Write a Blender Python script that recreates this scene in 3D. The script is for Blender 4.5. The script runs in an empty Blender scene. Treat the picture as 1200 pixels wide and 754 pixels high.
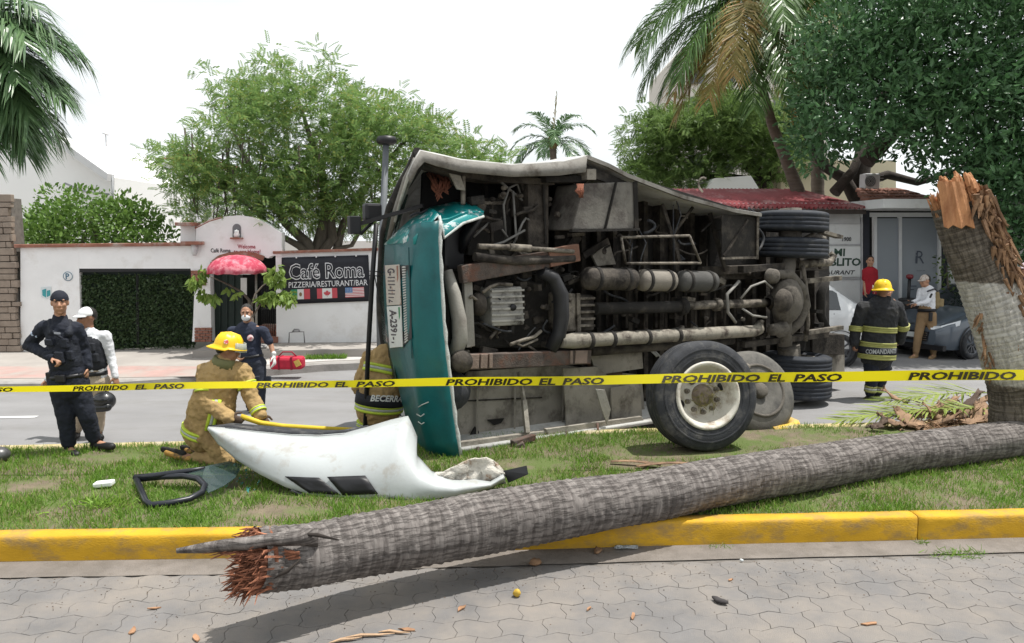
import bpy, bmesh, math, random
import numpy as np
from mathutils import Vector, Matrix, noise as mnoise
R = math.radians
random.seed(7); RNG = np.random.default_rng(7)
SC = bpy.context.scene
COL = SC.collection
# ------------------------------------------------------------------ camera
CAM_H, HORIZON, FPX, CX, CY = 2.45, 280.0, 900.0, 600.0, 377.0     # photo pixels, 1200 x 754
PITCH = math.atan((CY - HORIZON) / FPX)
cam = bpy.data.cameras.new('camera'); cam_o = bpy.data.objects.new('camera', cam); COL.objects.link(cam_o)
cam.sensor_width = 36; cam.lens = 36 * FPX / 1200; cam.clip_start = .05; cam.clip_end = 3000
cam_o.location = (0, 0, CAM_H); cam_o.rotation_euler = (R(90) - PITCH, 0, 0)
SC.camera = cam_o
# ------------------------------------------------------------------ sky, sun, exposure
SUN_EL, SUN_AZ = 72.0, 80.0          # azimuth measured from +Y (straight ahead) clockwise: the sun stands high to the right
w = bpy.data.worlds.new('World'); SC.world = w; w.use_nodes = True
nt = w.node_tree; nt.nodes.clear()
def wn(t, **k):
    n = nt.nodes.new(t)
    for a, b in k.items(): setattr(n, a, b)
    return n
out = wn('ShaderNodeOutputWorld'); bg = wn('ShaderNodeBackground'); sky = wn('ShaderNodeTexSky')
sky.sky_type = 'NISHITA'; sky.sun_disc = False; sky.sun_elevation = R(SUN_EL); sky.sun_rotation = R(SUN_AZ)
sky.dust_density = 3; sky.air_density = 1.2
tc = wn('ShaderNodeTexCoord'); mp = wn('ShaderNodeMapping'); mp.inputs['Scale'].default_value = (1, 1, 2.6)
nz = wn('ShaderNodeTexNoise'); nz.inputs['Scale'].default_value = 2.1; nz.inputs['Detail'].default_value = 6; nz.inputs['Roughness'].default_value = .55
cr = wn('ShaderNodeValToRGB'); cr.color_ramp.elements[0].position = .36; cr.color_ramp.elements[0].color = (.80,)*3 + (1,)
cr.color_ramp.elements[1].position = .56; cr.color_ramp.elements[1].color = (1,)*3 + (1,)
mx = wn('ShaderNodeMix', data_type='RGBA'); mx.inputs[7].default_value = (10.7, 11.1, 11.3, 1)      # thin bright cloud, same units as the sky texture
nt.links.new(tc.outputs['Generated'], mp.inputs['Vector']); nt.links.new(mp.outputs[0], nz.inputs['Vector'])
nt.links.new(nz.outputs['Fac'], cr.inputs[0]); nt.links.new(cr.outputs[0], mx.inputs[0]); nt.links.new(sky.outputs[0], mx.inputs[6])
nt.links.new(mx.outputs[2], bg.inputs['Color']); bg.inputs['Strength'].default_value = .086
nt.links.new(bg.outputs[0], out.inputs['Surface'])
sun = bpy.data.lights.new('sun', 'SUN'); sun.energy = 4.7; sun.angle = R(.6); sun.color = (1, .965, .91)
sun_o = bpy.data.objects.new('sun', sun); COL.objects.link(sun_o)
sdir = Vector((math.sin(R(SUN_AZ)) * math.cos(R(SUN_EL)), math.cos(R(SUN_AZ)) * math.cos(R(SUN_EL)), math.sin(R(SUN_EL))))
sun_o.rotation_euler = sdir.to_track_quat('Z', 'Y').to_euler(); sun_o.location = sdir * 60
SC.view_settings.view_transform = 'Standard'; SC.view_settings.look = 'None'
SC.view_settings.exposure = .26; SC.view_settings.gamma = 1
SC.cycles.max_bounces = 6; SC.cycles.transparent_max_bounces = 12; SC.cycles.caustics_reflective = False; SC.cycles.caustics_refractive = False
SC.cycles.use_denoising = True
# ------------------------------------------------------------------ measuring: photo pixel -> point of the place
V = Vector
CP_, SP_ = math.cos(PITCH), math.sin(PITCH)
CAMP = V((0, 0, CAM_H))
def ray(px, py):
    yi = (CY - py) / FPX
    return V(((px - CX) / FPX, CP_ + yi * SP_, -SP_ + yi * CP_))
def P(px, py, Y):                       # point at distance Y ahead
    d = ray(px, py); return CAMP + d * (Y / d.y)
def G(px, py, z=0.0):                   # point on the level z
    d = ray(px, py); return CAMP + d * ((z - CAM_H) / d.z)
class Wall:                             # an upright plane measured by two ground points; hit() finds the point of it a pixel shows
    def __init__(s, a, b):
        s.o = V(a); s.u = (V(b) - V(a)); s.u.z = 0; s.u.normalize()
        s.n = V((s.u.y, -s.u.x, 0))     # towards the camera
        if s.n.dot(CAMP - s.o) < 0: s.n = -s.n
    def hit(s, px, py, off=0.0):        # off > 0 is towards the camera
        d = ray(px, py); q = s.o + s.n * off
        return CAMP + d * ((q - CAMP).dot(s.n) / d.dot(s.n))
    def uz(s, px, py, off=0.0):
        h = s.hit(px, py, off); return ((h - s.o).dot(s.u), h.z)
    def pt(s, u, z, off=0.0):
        return V((s.o.x, s.o.y, 0)) + s.u * u + s.n * off + V((0, 0, z))
# ------------------------------------------------------------------ scene graph
def wloc(o):
    l = V((0, 0, 0))
    while o: l += o.location; o = o.parent
    return l
def tag(o, label=None, cat=None, group=None, kind=None):
    if label: o['label'] = label
    if cat: o['category'] = cat
    if group: o['group'] = group
    if kind: o['kind'] = kind
    return o
def thing(name, label, cat, loc=(0, 0, 0), group=None):
    o = bpy.data.objects.new(name, None); COL.objects.link(o); o.location = loc; o.empty_display_size = .2
    return tag(o, label, cat, group)
def mods(o, bevel=0, solid=0, sub=0, remesh=0, wrinkle=None, smooth=0):
    if solid:
        m = o.modifiers.new('s', 'SOLIDIFY'); m.thickness = abs(solid); m.offset = 0 if solid > 0 else 1
    if remesh:
        m = o.modifiers.new('r', 'REMESH'); m.mode = 'VOXEL'; m.voxel_size = remesh; m.use_smooth_shade = True
    if smooth:
        m = o.modifiers.new('sm', 'SMOOTH'); m.iterations = smooth; m.factor = .5
    if wrinkle:
        m = o.modifiers.new('w', 'DISPLACE'); m.strength = wrinkle[0]; m.mid_level = .5
        t = bpy.data.textures.get('cloth%g' % wrinkle[1]) or bpy.data.textures.new('cloth%g' % wrinkle[1], 'CLOUDS')
        t.noise_scale = wrinkle[1]; t.noise_depth = 2; m.texture = t; m.texture_coords = 'LOCAL'
    if bevel:
        m = o.modifiers.new('b', 'BEVEL'); m.width = bevel; m.segments = 2; m.limit_method = 'ANGLE'; m.angle_limit = R(40)
    if sub:
        m = o.modifiers.new('u', 'SUBSURF'); m.levels = m.render_levels = sub
def link(name, me, parent=None, **k):
    o = bpy.data.objects.new(name, me); COL.objects.link(o)
    if parent: o.location = -wloc(parent); o.parent = parent
    mods(o, **k); return o
class MB:
    def __init__(s): s.v = []; s.f = []; s.m = []; s.sm = []; s.st = []
    def add(s, vs, fs, mi=0, smooth=False):
        s.st.append((len(s.v), len(s.f))); b = len(s.v); s.v += [tuple(x) for x in vs]
        for f in fs: s.f.append([b + i for i in f]); s.m.append(mi); s.sm.append(smooth)
        return s
    def box(s, c, half, ax=None, mi=0):
        c = V(c); ax = ax or (V((1, 0, 0)), V((0, 1, 0)), V((0, 0, 1)))
        vs = [c + ax[0] * (half[0] * i) + ax[1] * (half[1] * j) + ax[2] * (half[2] * k) for k in (-1, 1) for j in (-1, 1) for i in (-1, 1)]
        return s.add(vs, [(0, 2, 3, 1), (4, 5, 7, 6), (0, 1, 5, 4), (2, 6, 7, 3), (0, 4, 6, 2), (1, 3, 7, 5)], mi)
    def bar(s, a, b, w, h, up=V((0, 0, 1)), mi=0):           # box beam from a to b
        a, b = V(a), V(b); d = b - a; L = d.length; d = d / L
        up = V(up)
        if abs(d.dot(up)) > .98: up = V((0, 1, 0)) if abs(d.y) < .9 else V((1, 0, 0))
        x = d.cross(up).normalized(); u = x.cross(d)
        return s.box((a + b) / 2, (L / 2, w / 2, h / 2), (d, x, u), mi)
    def tube(s, pts, rad, seg=10, caps=True, mi=0, smooth=True, flat=None):
        s.st.append((len(s.v), len(s.f))); pts = [V(p) for p in pts]; n = len(pts)
        if not hasattr(rad, '__len__'): rad = [rad] * n
        rings = []; t0 = (pts[1] - pts[0]).normalized()
        x = t0.orthogonal().normalized() if flat is None else (V(flat[0]) - t0 * t0.dot(V(flat[0]))).normalized()
        b0 = len(s.v)
        for i in range(n):
            t = (pts[min(i + 1, n - 1)] - pts[max(i - 1, 0)])
            t = t.normalized() if t.length > 1e-9 else t0
            x = (x - t * t.dot(x)); x = x.normalized() if x.length > 1e-6 else t.orthogonal().normalized()
            y = t.cross(x); ky = 1 if flat is None else flat[1]
            for k in range(seg):
                a = 2 * math.pi * k / seg
                s.v.append(tuple(pts[i] + (x * math.cos(a) + y * (math.sin(a) * ky)) * rad[i]))
        for i in range(n - 1):
            for k in range(seg):
                k2 = (k + 1) % seg
                s.f.append([b0 + i * seg + k, b0 + i * seg + k2, b0 + (i + 1) * seg + k2, b0 + (i + 1) * seg + k]); s.m.append(mi); s.sm.append(smooth)
        if caps:
            s.f.append([b0 + k for k in reversed(range(seg))]); s.m.append(mi); s.sm.append(False)
            s.f.append([b0 + (n - 1) * seg + k for k in range(seg)]); s.m.append(mi); s.sm.append(False)
        return s
    def cap(s, a, b, r0, r1=None, seg=14, flat=None, mi=0):  # tapered capsule; flat = (wide axis, thickness ratio)
        a, b = V(a), V(b); r1 = r0 if r1 is None else r1
        d = b - a; d = d.normalized() if d.length > 1e-6 else V((0, 0, 1))
        pts = []; rr = []
        for k in (6, 30, 55, 75): pts.append(a - d * r0 * math.cos(R(k))); rr.append(r0 * math.sin(R(k)))
        pts.append(a); rr.append(r0)
        for q in (.33, .66): pts.append(a.lerp(b, q)); rr.append(r0 + (r1 - r0) * q)
        pts.append(b); rr.append(r1)
        for k in (75, 55, 30, 6): pts.append(b + d * r1 * math.cos(R(k))); rr.append(r1 * math.sin(R(k)))
        return s.tube(pts, rr, seg, True, mi, True, flat)
    def ell(s, c, r, ax=None, seg=16, rings=10, mi=0, lo=0.0, hi=1.0):
        c = V(c); ax = ax or (V((1, 0, 0)), V((0, 1, 0)), V((0, 0, 1)))
        s.st.append((len(s.v), len(s.f))); b0 = len(s.v); n = rings + 1
        for i in range(n):
            th = math.pi * (lo + (hi - lo) * i / rings); th = min(max(th, .03), math.pi - .03)
            for k in range(seg):
                a = 2 * math.pi * k / seg
                s.v.append(tuple(c + ax[0] * (r[0] * math.sin(th) * math.cos(a)) + ax[1] * (r[1] * math.sin(th) * math.sin(a)) + ax[2] * (r[2] * math.cos(th))))
        for i in range(rings):
            for k in range(seg):
                k2 = (k + 1) % seg
                s.f.append([b0 + i * seg + k, b0 + (i + 1) * seg + k, b0 + (i + 1) * seg + k2, b0 + i * seg + k2]); s.m.append(mi); s.sm.append(True)
        s.f.append([b0 + k for k in range(seg)]); s.m.append(mi); s.sm.append(True)
        s.f.append([b0 + rings * seg + k for k in reversed(range(seg))]); s.m.append(mi); s.sm.append(True)
        return s
    def prism(s, poly, vec, mi=0):
        poly = [V(p) for p in poly]; vec = V(vec); n = len(poly)
        nrm = V((0, 0, 0))
        for i in range(n): nrm += poly[i].cross(poly[(i + 1) % n])
        if nrm.dot(vec) > 0: poly = poly[::-1]
        return s.add(poly + [p + vec for p in poly], [list(range(n)), list(range(2 * n - 1, n - 1, -1))] + [(i, n + i, n + (i + 1) % n, (i + 1) % n) for i in range(n)], mi)
    def lathe(s, o, axis, prof, seg=32, mi=0, smooth=True):   # prof: (radius, along)
        s.st.append((len(s.v), len(s.f))); o = V(o); axis = V(axis).normalized(); x = axis.orthogonal().normalized(); y = axis.cross(x); b0 = len(s.v); n = len(prof)
        for r, h in prof:
            for k in range(seg):
                a = 2 * math.pi * k / seg; s.v.append(tuple(o + axis * h + (x * math.cos(a) + y * math.sin(a)) * max(r, .0005)))
        for i in range(n - 1):
            for k in range(seg):
                k2 = (k + 1) % seg; s.f.append([b0 + i * seg + k, b0 + i * seg + k2, b0 + (i + 1) * seg + k2, b0 + (i + 1) * seg + k]); s.m.append(mi); s.sm.append(smooth)
        return s
    def grid(s, rows, mi=0, smooth=True):
        s.st.append((len(s.v), len(s.f))); b0 = len(s.v); n = len(rows[0])
        for r in rows: s.v += [tuple(p) for p in r]
        for i in range(len(rows) - 1):
            for k in range(n - 1):
                s.f.append([b0 + i * n + k, b0 + i * n + k + 1, b0 + (i + 1) * n + k + 1, b0 + (i + 1) * n + k]); s.m.append(mi); s.sm.append(smooth)
        return s
    def build(s, name, mat, parent=None, **k):
        me = bpy.data.meshes.new(name); me.from_pydata(s.v, [], s.f)
        for m in (mat if isinstance(mat, (list, tuple)) else [mat]): me.materials.append(m)
        me.polygons.foreach_set('material_index', s.m); me.polygons.foreach_set('use_smooth', s.sm); me.update()
        return link(name, me, parent, **k)
def _each(s, name, mat, parent=None, **k):                   # the same shapes, one object per piece
    o = None
    for (v0, f0), (v1, f1) in zip(s.st, s.st[1:] + [(len(s.v), len(s.f))]):
        q = MB(); q.v = s.v[v0:v1]; q.f = [[i - v0 for i in f] for f in s.f[f0:f1]]; q.m = s.m[f0:f1]; q.sm = s.sm[f0:f1]; o = q.build(name, mat, parent, **k)
    return o
MB.each = _each
def mesh_np(name, v, f, mat, parent=None, smooth=False):      # v (n,3), f (m,k)
    me = bpy.data.meshes.new(name); n, (m, k) = len(v), f.shape
    me.vertices.add(n); me.vertices.foreach_set('co', v.astype(np.float32).ravel())
    me.loops.add(m * k); me.loops.foreach_set('vertex_index', f.astype(np.int32).ravel())
    me.polygons.add(m); me.polygons.foreach_set('loop_start', np.arange(0, m * k, k, dtype=np.int32))
    try: me.polygons.foreach_set('loop_total', np.full(m, k, dtype=np.int32))
    except Exception: pass
    me.polygons.foreach_set('use_smooth', np.full(m, smooth, dtype=bool))
    me.materials.append(mat); me.update(calc_edges=True); me.validate()
    return link(name, me, parent)
def scatter(tv, tf, pos, zdir, scale, roll=None, rng=RNG):     # copies of one leaf shape: template y axis runs along zdir
    n = len(pos); d = zdir / np.linalg.norm(zdir, axis=1, keepdims=True)
    a = rng.normal(size=(n, 3)) if roll is None else roll
    x = np.cross(d, a); x /= np.linalg.norm(x, axis=1, keepdims=True) + 1e-9; z = np.cross(x, d)
    t = tv[None, :, :] * np.asarray(scale).reshape(-1, 1, 1)
    v = pos[:, None, :] + t[..., 0:1] * x[:, None] + t[..., 1:2] * d[:, None] + t[..., 2:3] * z[:, None]
    f = tf[None] + (np.arange(n) * len(tv))[:, None, None]
    return v.reshape(-1, 3), f.reshape(-1, tf.shape[1])
def copy_thing(o, name=None, loc=None, rz=None, parent=None):
    c = o.copy(); COL.objects.link(c)
    if parent: c.parent = parent
    if loc is not None: c.location = loc
    if rz is not None: c.rotation_euler.z = rz
    for ch in list(o.children): copy_thing(ch, parent=c)
    return c
def text_shape(txt, bold=.0, shear=0, font_outline=0):
    cu = bpy.data.curves.new('t', 'FONT'); cu.body = txt; cu.offset = bold; cu.shear = shear; cu.resolution_u = 2
    o = bpy.data.objects.new('t', cu); COL.objects.link(o); bpy.context.view_layer.update()
    me = bpy.data.meshes.new_from_object(o.evaluated_get(bpy.context.evaluated_depsgraph_get()))
    vs = [tuple(v.co) for v in me.vertices]; fs = [list(p.vertices) for p in me.polygons]
    bpy.data.objects.remove(o); bpy.data.meshes.remove(me); bpy.data.curves.remove(cu)
    xs = [v[0] for v in vs]; ys = [v[1] for v in vs]; x0, x1, y0, y1 = min(xs), max(xs), min(ys), max(ys)
    return [((v[0] - x0) / (x1 - x0), (v[1] - y0) / (y1 - y0)) for v in vs], fs
def put_text(mb, txt, o, right, up, mi=0, bold=.0, shear=0):   # o = lower corner; right / up carry the size
    vs, fs = text_shape(txt, bold, shear); o, right, up = V(o), V(right), V(up)
    pts = [o + right * x + up * y for x, y in vs]
    if fs:
        f = fs[0]; n = (pts[f[1]] - pts[f[0]]).cross(pts[f[2]] - pts[f[0]])
    return mb.add(pts, fs, mi)
def lerp(a, b, t): return a + (b - a) * t
def interp(xs, ys, x):
    return float(np.interp(x, xs, ys))
def inside(poly, x, y):
    c = False; j = len(poly) - 1
    for i in range(len(poly)):
        if (poly[i][1] > y) != (poly[j][1] > y) and x < (poly[j][0] - poly[i][0]) * (y - poly[i][1]) / (poly[j][1] - poly[i][1]) + poly[i][0]: c = not c
        j = i
    return c
# ------------------------------------------------------------------ materials
MATS = {}
def mat(name, col, rough=.75, var=.22, scale=5., bump=0., bscale=60., metal=0., col2=None, mix=(.45, .62), mscale=3., stretch=(1, 1, 1), spec=.4, coat=0., detail=6, random=0.):
    """painted / worn surface: base colour with soft value noise, optional second colour (rust, dirt, wear) in patches, and fine relief"""
    if name in MATS: return MATS[name]
    m = bpy.data.materials.new(name); m.use_nodes = True; t = m.node_tree; N = t.nodes; L = t.links; N.clear()
    o = N.new('ShaderNodeOutputMaterial'); b = N.new('ShaderNodeBsdfPrincipled'); L.new(b.outputs[0], o.inputs[0])
    b.inputs['Roughness'].default_value = rough; b.inputs['Metallic'].default_value = metal
    b.inputs['Specular IOR Level'].default_value = spec; b.inputs['Coat Weight'].default_value = coat
    c = N.new('ShaderNodeTexCoord'); mpn = N.new('ShaderNodeMapping'); mpn.inputs['Scale'].default_value = stretch
    L.new(c.outputs['Object'], mpn.inputs[0])
    n1 = N.new('ShaderNodeTexNoise'); n1.inputs['Scale'].default_value = scale; n1.inputs['Detail'].default_value = detail; n1.inputs['Roughness'].default_value = .6
    L.new(mpn.outputs[0], n1.inputs['Vector'])
    hv = N.new('ShaderNodeHueSaturation'); hv.inputs['Color'].default_value = (*col, 1)
    mr = N.new('ShaderNodeMapRange'); mr.inputs[1].default_value = .3; mr.inputs[2].default_value = .7; mr.inputs[3].default_value = 1 - var; mr.inputs[4].default_value = 1 + var
    L.new(n1.outputs['Fac'], mr.inputs[0])
    val = mr.outputs[0]
    if random:
        g = N.new('ShaderNodeNewGeometry'); r2 = N.new('ShaderNodeMapRange'); r2.inputs[3].default_value = 1 - random; r2.inputs[4].default_value = 1 + random
        L.new(g.outputs['Random Per Island'], r2.inputs[0]); mm = N.new('ShaderNodeMath'); mm.operation = 'MULTIPLY'
        L.new(val, mm.inputs[0]); L.new(r2.outputs[0], mm.inputs[1]); val = mm.outputs[0]
    L.new(val, hv.inputs['Value']); colr = hv.outputs[0]
    if col2:
        n2 = N.new('ShaderNodeTexNoise'); n2.inputs['Scale'].default_value = mscale; n2.inputs['Detail'].default_value = 9; n2.inputs['Roughness'].default_value = .68
        L.new(mpn.outputs[0], n2.inputs['Vector'])
        rm = N.new('ShaderNodeMapRange'); rm.inputs[1].default_value = mix[0]; rm.inputs[2].default_value = mix[1]; L.new(n2.outputs['Fac'], rm.inputs[0])
        mxn = N.new('ShaderNodeMix'); mxn.data_type = 'RGBA'; mxn.inputs[7].default_value = (*col2, 1)
        L.new(rm.outputs[0], mxn.inputs[0]); L.new(colr, mxn.inputs[6]); colr = mxn.outputs[2]
    L.new(colr, b.inputs['Base Color'])
    if bump:
        n3 = N.new('ShaderNodeTexNoise'); n3.inputs['Scale'].default_value = bscale; n3.inputs['Detail'].default_value = 5
        L.new(mpn.outputs[0], n3.inputs['Vector']); bp = N.new('ShaderNodeBump'); bp.inputs['Strength'].default_value = bump; bp.inputs['Distance'].default_value = .02
        L.new(n3.outputs['Fac'], bp.inputs['Height']); L.new(bp.outputs[0], b.inputs['Normal'])
    MATS[name] = m; return m
def leafmat(name, ca, cb, rough=.5, trans=.35, cc=None):
    if name in MATS: return MATS[name]
    m = bpy.data.materials.new(name); m.use_nodes = True; t = m.node_tree; N = t.nodes; L = t.links; N.clear()
    o = N.new('ShaderNodeOutputMaterial'); b = N.new('ShaderNodeBsdfPrincipled'); b.inputs['Roughness'].default_value = rough; b.inputs['Specular IOR Level'].default_value = .35
    g = N.new('ShaderNodeNewGeometry'); c = N.new('ShaderNodeTexCoord'); n1 = N.new('ShaderNodeTexNoise'); n1.inputs['Scale'].default_value = 1.6; n1.inputs['Detail'].default_value = 3
    L.new(c.outputs['Object'], n1.inputs['Vector'])
    ad = N.new('ShaderNodeMath'); ad.operation = 'ADD'; L.new(g.outputs['Random Per Island'], ad.inputs[0]); L.new(n1.outputs['Fac'], ad.inputs[1])
    r = N.new('ShaderNodeValToRGB'); e = r.color_ramp.elements; e[0].position = .12; e[0].color = (*ca, 1); e[1].position = .82; e[1].color = (*cb, 1)
    if cc: q = r.color_ramp.elements.new(.90); q.color = (*cc, 1)
    hf = N.new('ShaderNodeMath'); hf.operation = 'MULTIPLY'; hf.inputs[1].default_value = .62; L.new(ad.outputs[0], hf.inputs[0]); L.new(hf.outputs[0], r.inputs[0])
    tr = N.new('ShaderNodeBsdfTranslucent'); ms = N.new('ShaderNodeMixShader'); ms.inputs[0].default_value = trans
    L.new(r.outputs[0], b.inputs['Base Color']); L.new(r.outputs[0], tr.inputs['Color']); L.new(b.outputs[0], ms.inputs[1]); L.new(tr.outputs[0], ms.inputs[2]); L.new(ms.outputs[0], o.inputs[0])
    MATS[name] = m; return m
def glassmat(name, col, rough=.06, alpha=.55):
    if name in MATS: return MATS[name]
    m = bpy.data.materials.new(name); m.use_nodes = True; t = m.node_tree; N = t.nodes; L = t.links; N.clear()
    o = N.new('ShaderNodeOutputMaterial'); b = N.new('ShaderNodeBsdfPrincipled'); b.inputs['Base Color'].default_value = (*col, 1); b.inputs['Roughness'].default_value = rough
    b.inputs['Specular IOR Level'].default_value = .8
    n = N.new('ShaderNodeTexNoise'); n.inputs['Scale'].default_value = 4; tcn = N.new('ShaderNodeTexCoord'); L.new(tcn.outputs['Object'], n.inputs['Vector'])
    mr = N.new('ShaderNodeMapRange'); mr.inputs[3].default_value = alpha - .1; mr.inputs[4].default_value = alpha + .1; L.new(n.outputs['Fac'], mr.inputs[0])
    tr = N.new('ShaderNodeBsdfTransparent'); tr.inputs['Color'].default_value = (.85, .95, .92, 1); ms = N.new('ShaderNodeMixShader')
    L.new(mr.outputs[0], ms.inputs[0]); L.new(tr.outputs[0], ms.inputs[1]); L.new(b.outputs[0], ms.inputs[2]); L.new(ms.outputs[0], o.inputs[0])
    MATS[name] = m; return m
white_wall = mat('white_wall', (.79, .795, .80), .85, .05, 2, .12, 25, col2=(.56, .53, .49), mix=(.53, .80), mscale=1.4)
black_rub = mat('black_rubber', (.028, .030, .035), .75, .3, 8, .25, 90, col2=(.12, .115, .108), mix=(.50, .74), mscale=7)
black_pl = mat('black_plastic', (.012, .012, .014), .45, .2, 8)
black_metal = mat('black_metal', (.018, .018, .02), .5, .2, 8, metal=.3)
terracotta = mat('terracotta', (.215, .092, .062), .85, .3, 6, .3, 60, col2=(.15, .08, .06), mix=(.5, .7), random=.25)
chrome = mat('chrome', (.6, .6, .6), .25, .05, metal=1.)
skin = mat('skin_tan', (.40, .215, .135), .55, .08, 12, .1, 200)
skin_d = mat('skin_brown', (.27, .135, .08), .55, .08, 12, .1, 200)
hair = mat('black_hair', (.012, .010, .009), .55, .2, 30, .4, 300)
# ================================================================== ground, roads, kerbs, median
ZM = .18
m_ground = mat('ground', (.16, .15, .14), .95, .2, .8, .2, 20)
m_street = mat('street_concrete', (.225, .222, .224), .92, .10, .7, .25, 90, col2=(.19, .185, .18), mix=(.5, .72), mscale=.9, stretch=(1, 2.2, 1))
m_bed = mat('joint_sand', (.165, .15, .135), .98, .3, 9, .5, 140)
m_paver = mat('paver', (.158, .152, .149), .93, .16, 2.2, .45, 150, col2=(.235, .21, .185), mix=(.38, .66), mscale=1.6, random=.06)
m_gutter = mat('gutter_concrete', (.195, .172, .152), .95, .2, 3, .6, 120, col2=(.135, .118, .10), mix=(.45, .7), mscale=4)
m_yel = mat('kerb_yellow', (.54, .305, .014), .8, .16, 4, .22, 45, col2=(.25, .17, .08), mix=(.47, .72), mscale=4.5, stretch=(1, 1, 2))
m_walk = mat('sidewalk', (.33, .305, .28), .93, .12, 1.6, .25, 60, col2=(.29, .265, .245), mix=(.48, .7), mscale=1.4)
m_pink = mat('pink_paving', (.37, .245, .22), .93, .14, 2.5, .25, 60, col2=(.34, .31, .28), mix=(.42, .62), mscale=1.6)
m_soil = mat('median_soil', (.155, .125, .085), .97, .3, 6, .7, 60, col2=(.095, .13, .035), mix=(.44, .58), mscale=2.2)
def sheet(name, pts, mtl, kind='structure', solid=0):
    mb = MB(); mb.add([V(p) for p in pts], [list(range(len(pts)))])
    return tag(mb.build(name, mtl), kind=kind)
def strip(a, b, za, zb, mb, mi=0):        # ribbon between two polylines
    mb.grid([[V((p.x, p.y, za)) for p in a], [V((p.x, p.y, zb)) for p in b]], mi, False)
big = 600
sheet('ground', [(-big, -60, -.03), (big, -60, -.03), (big, 900, -.03), (-big, 900, -.03)], m_ground)
near_px = [(-500, 662), (0, 659.5), (300, 655), (600, 646), (800, 640), (1075, 634), (1200, 631), (1800, 618)]
NK = [G(x, y, 0) for x, y in near_px]
def nky(x): return interp([p.x for p in NK], [p.y for p in NK], x)
far_px = [(-600, 525), (0, 522), (300, 515), (560, 508), (720, 503), (940, 497), (1200, 491), (1900, 478)]
FK = [G(x, y, ZM) for x, y in far_px]
def fky(x): return interp([p.x for p in FK], [p.y for p in FK], x)
# near road bed
mb = MB(); mb.grid([[V((-16, -8, -.008)), V((16, -8, -.008))], [V((-16, 7, -.008)), V((16, 7, -.008))]], 0, False)
road = tag(mb.build('near_road', m_bed), kind='structure')
# interlocking pavers, zigzag edges, each its own piece; beyond the picture they are one joined part
PW, PH = .285, .20
def paver_outline(cx, cy, sg=1):
    e = .026; g = .0016; pts = []
    bx = [-.5, -.25, 0, .25, .5]; off = [0, sg, 0, -sg, 0]
    for k in range(5): pts.append((cx + bx[k] * PW * .985, cy - PH / 2 + off[k] * e + g))
    ey = [-.25, .25]
    pts += [(cx + .5 * PW - g + e * .6, cy - .2 * PH), (cx + .5 * PW - g - e * .6, cy + .2 * PH)]
    for k in (4, 3, 2, 1, 0): pts.append((cx + bx[k] * PW * .985, cy + PH / 2 + off[k] * e - g))
    pts += [(cx - .5 * PW + g - e * .6, cy + .2 * PH), (cx - .5 * PW + g + e * .6, cy - .2 * PH)]
    return pts
rngp = random.Random(3); ang = R(3.2); ca, sa = math.cos(ang), math.sin(ang)
rest = MB(); pcells = []
ref = NK[3]
for j in range(-1, 62):
    for i in range(-40, 41):
        lx = (i + (.5 if j % 2 else 0)) * PW; ly = -.30 - (j + .5) * PH
        x, y = ref.x + lx * ca - ly * sa, ref.y + lx * sa + ly * ca
        if y > nky(x) - .27 or abs(x) > 7 or y < -1: continue
        vis = y > 4.25 and abs(x) < y * .68 + .12
        pcells.append((0 if vis else 1, -y, lx, ly, -1 if j % 2 else 1))
pcells.sort()
def paver_mesh(mb, lx, ly, sg):
    z = rngp.uniform(-.0012, .0012); tx, ty = rngp.uniform(-.004, .004), rngp.uniform(-.005, .005)
    o = paver_outline(lx, ly, sg)
    W_ = lambda p, zz, k=1.: (ref.x + (lx + (p[0] - lx) * k) * ca - (ly + (p[1] - ly) * k) * sa, ref.y + (lx + (p[0] - lx) * k) * sa + (ly + (p[1] - ly) * k) * ca, zz + (p[0] - lx) * tx + (p[1] - ly) * ty)
    n = len(o); top = [W_(p, z, .985) for p in o]; rim = [W_(p, z - .0010) for p in o]; bot = [W_(p, -.02) for p in o]
    mb.add(top + rim + bot, [list(range(n))] + [(k, n + k, n + (k + 1) % n, (k + 1) % n) for k in range(n)] + [(n + k, 2 * n + k, 2 * n + (k + 1) % n, n + (k + 1) % n) for k in range(n)])
for q, (hid, _, lx, ly, sg) in enumerate(pcells):
    if q < 296 and not hid:
        mb = MB(); mb.f = []; paver_mesh(mb, lx, ly, sg)
        mb.f = [f[::-1] if k == -1 else f for k, f in enumerate(mb.f)]
        mb.build('paver', m_paver, road)
    else: paver_mesh(rest, lx, ly, sg)
tag(rest.build('paver_field', m_paver, road), kind='stuff')
# gutter strip along the near kerb
mb = MB(); A = [V((p.x, p.y - .27, 0)) for p in NK]; B = [V((p.x, p.y + .05, 0)) for p in NK]
n = 60; xs = np.linspace(-9, 12, n)
rows = [[V((x, nky(x) - .275 + .3 * t + (.006 * math.sin(x * 9) if t == 0 else 0), .003 + .004 * t)) for x in xs] for t in (0, .5, 1.05)]
mb.grid(rows, 0, False); tag(mb.build('gutter', m_gutter), kind='structure')
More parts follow.
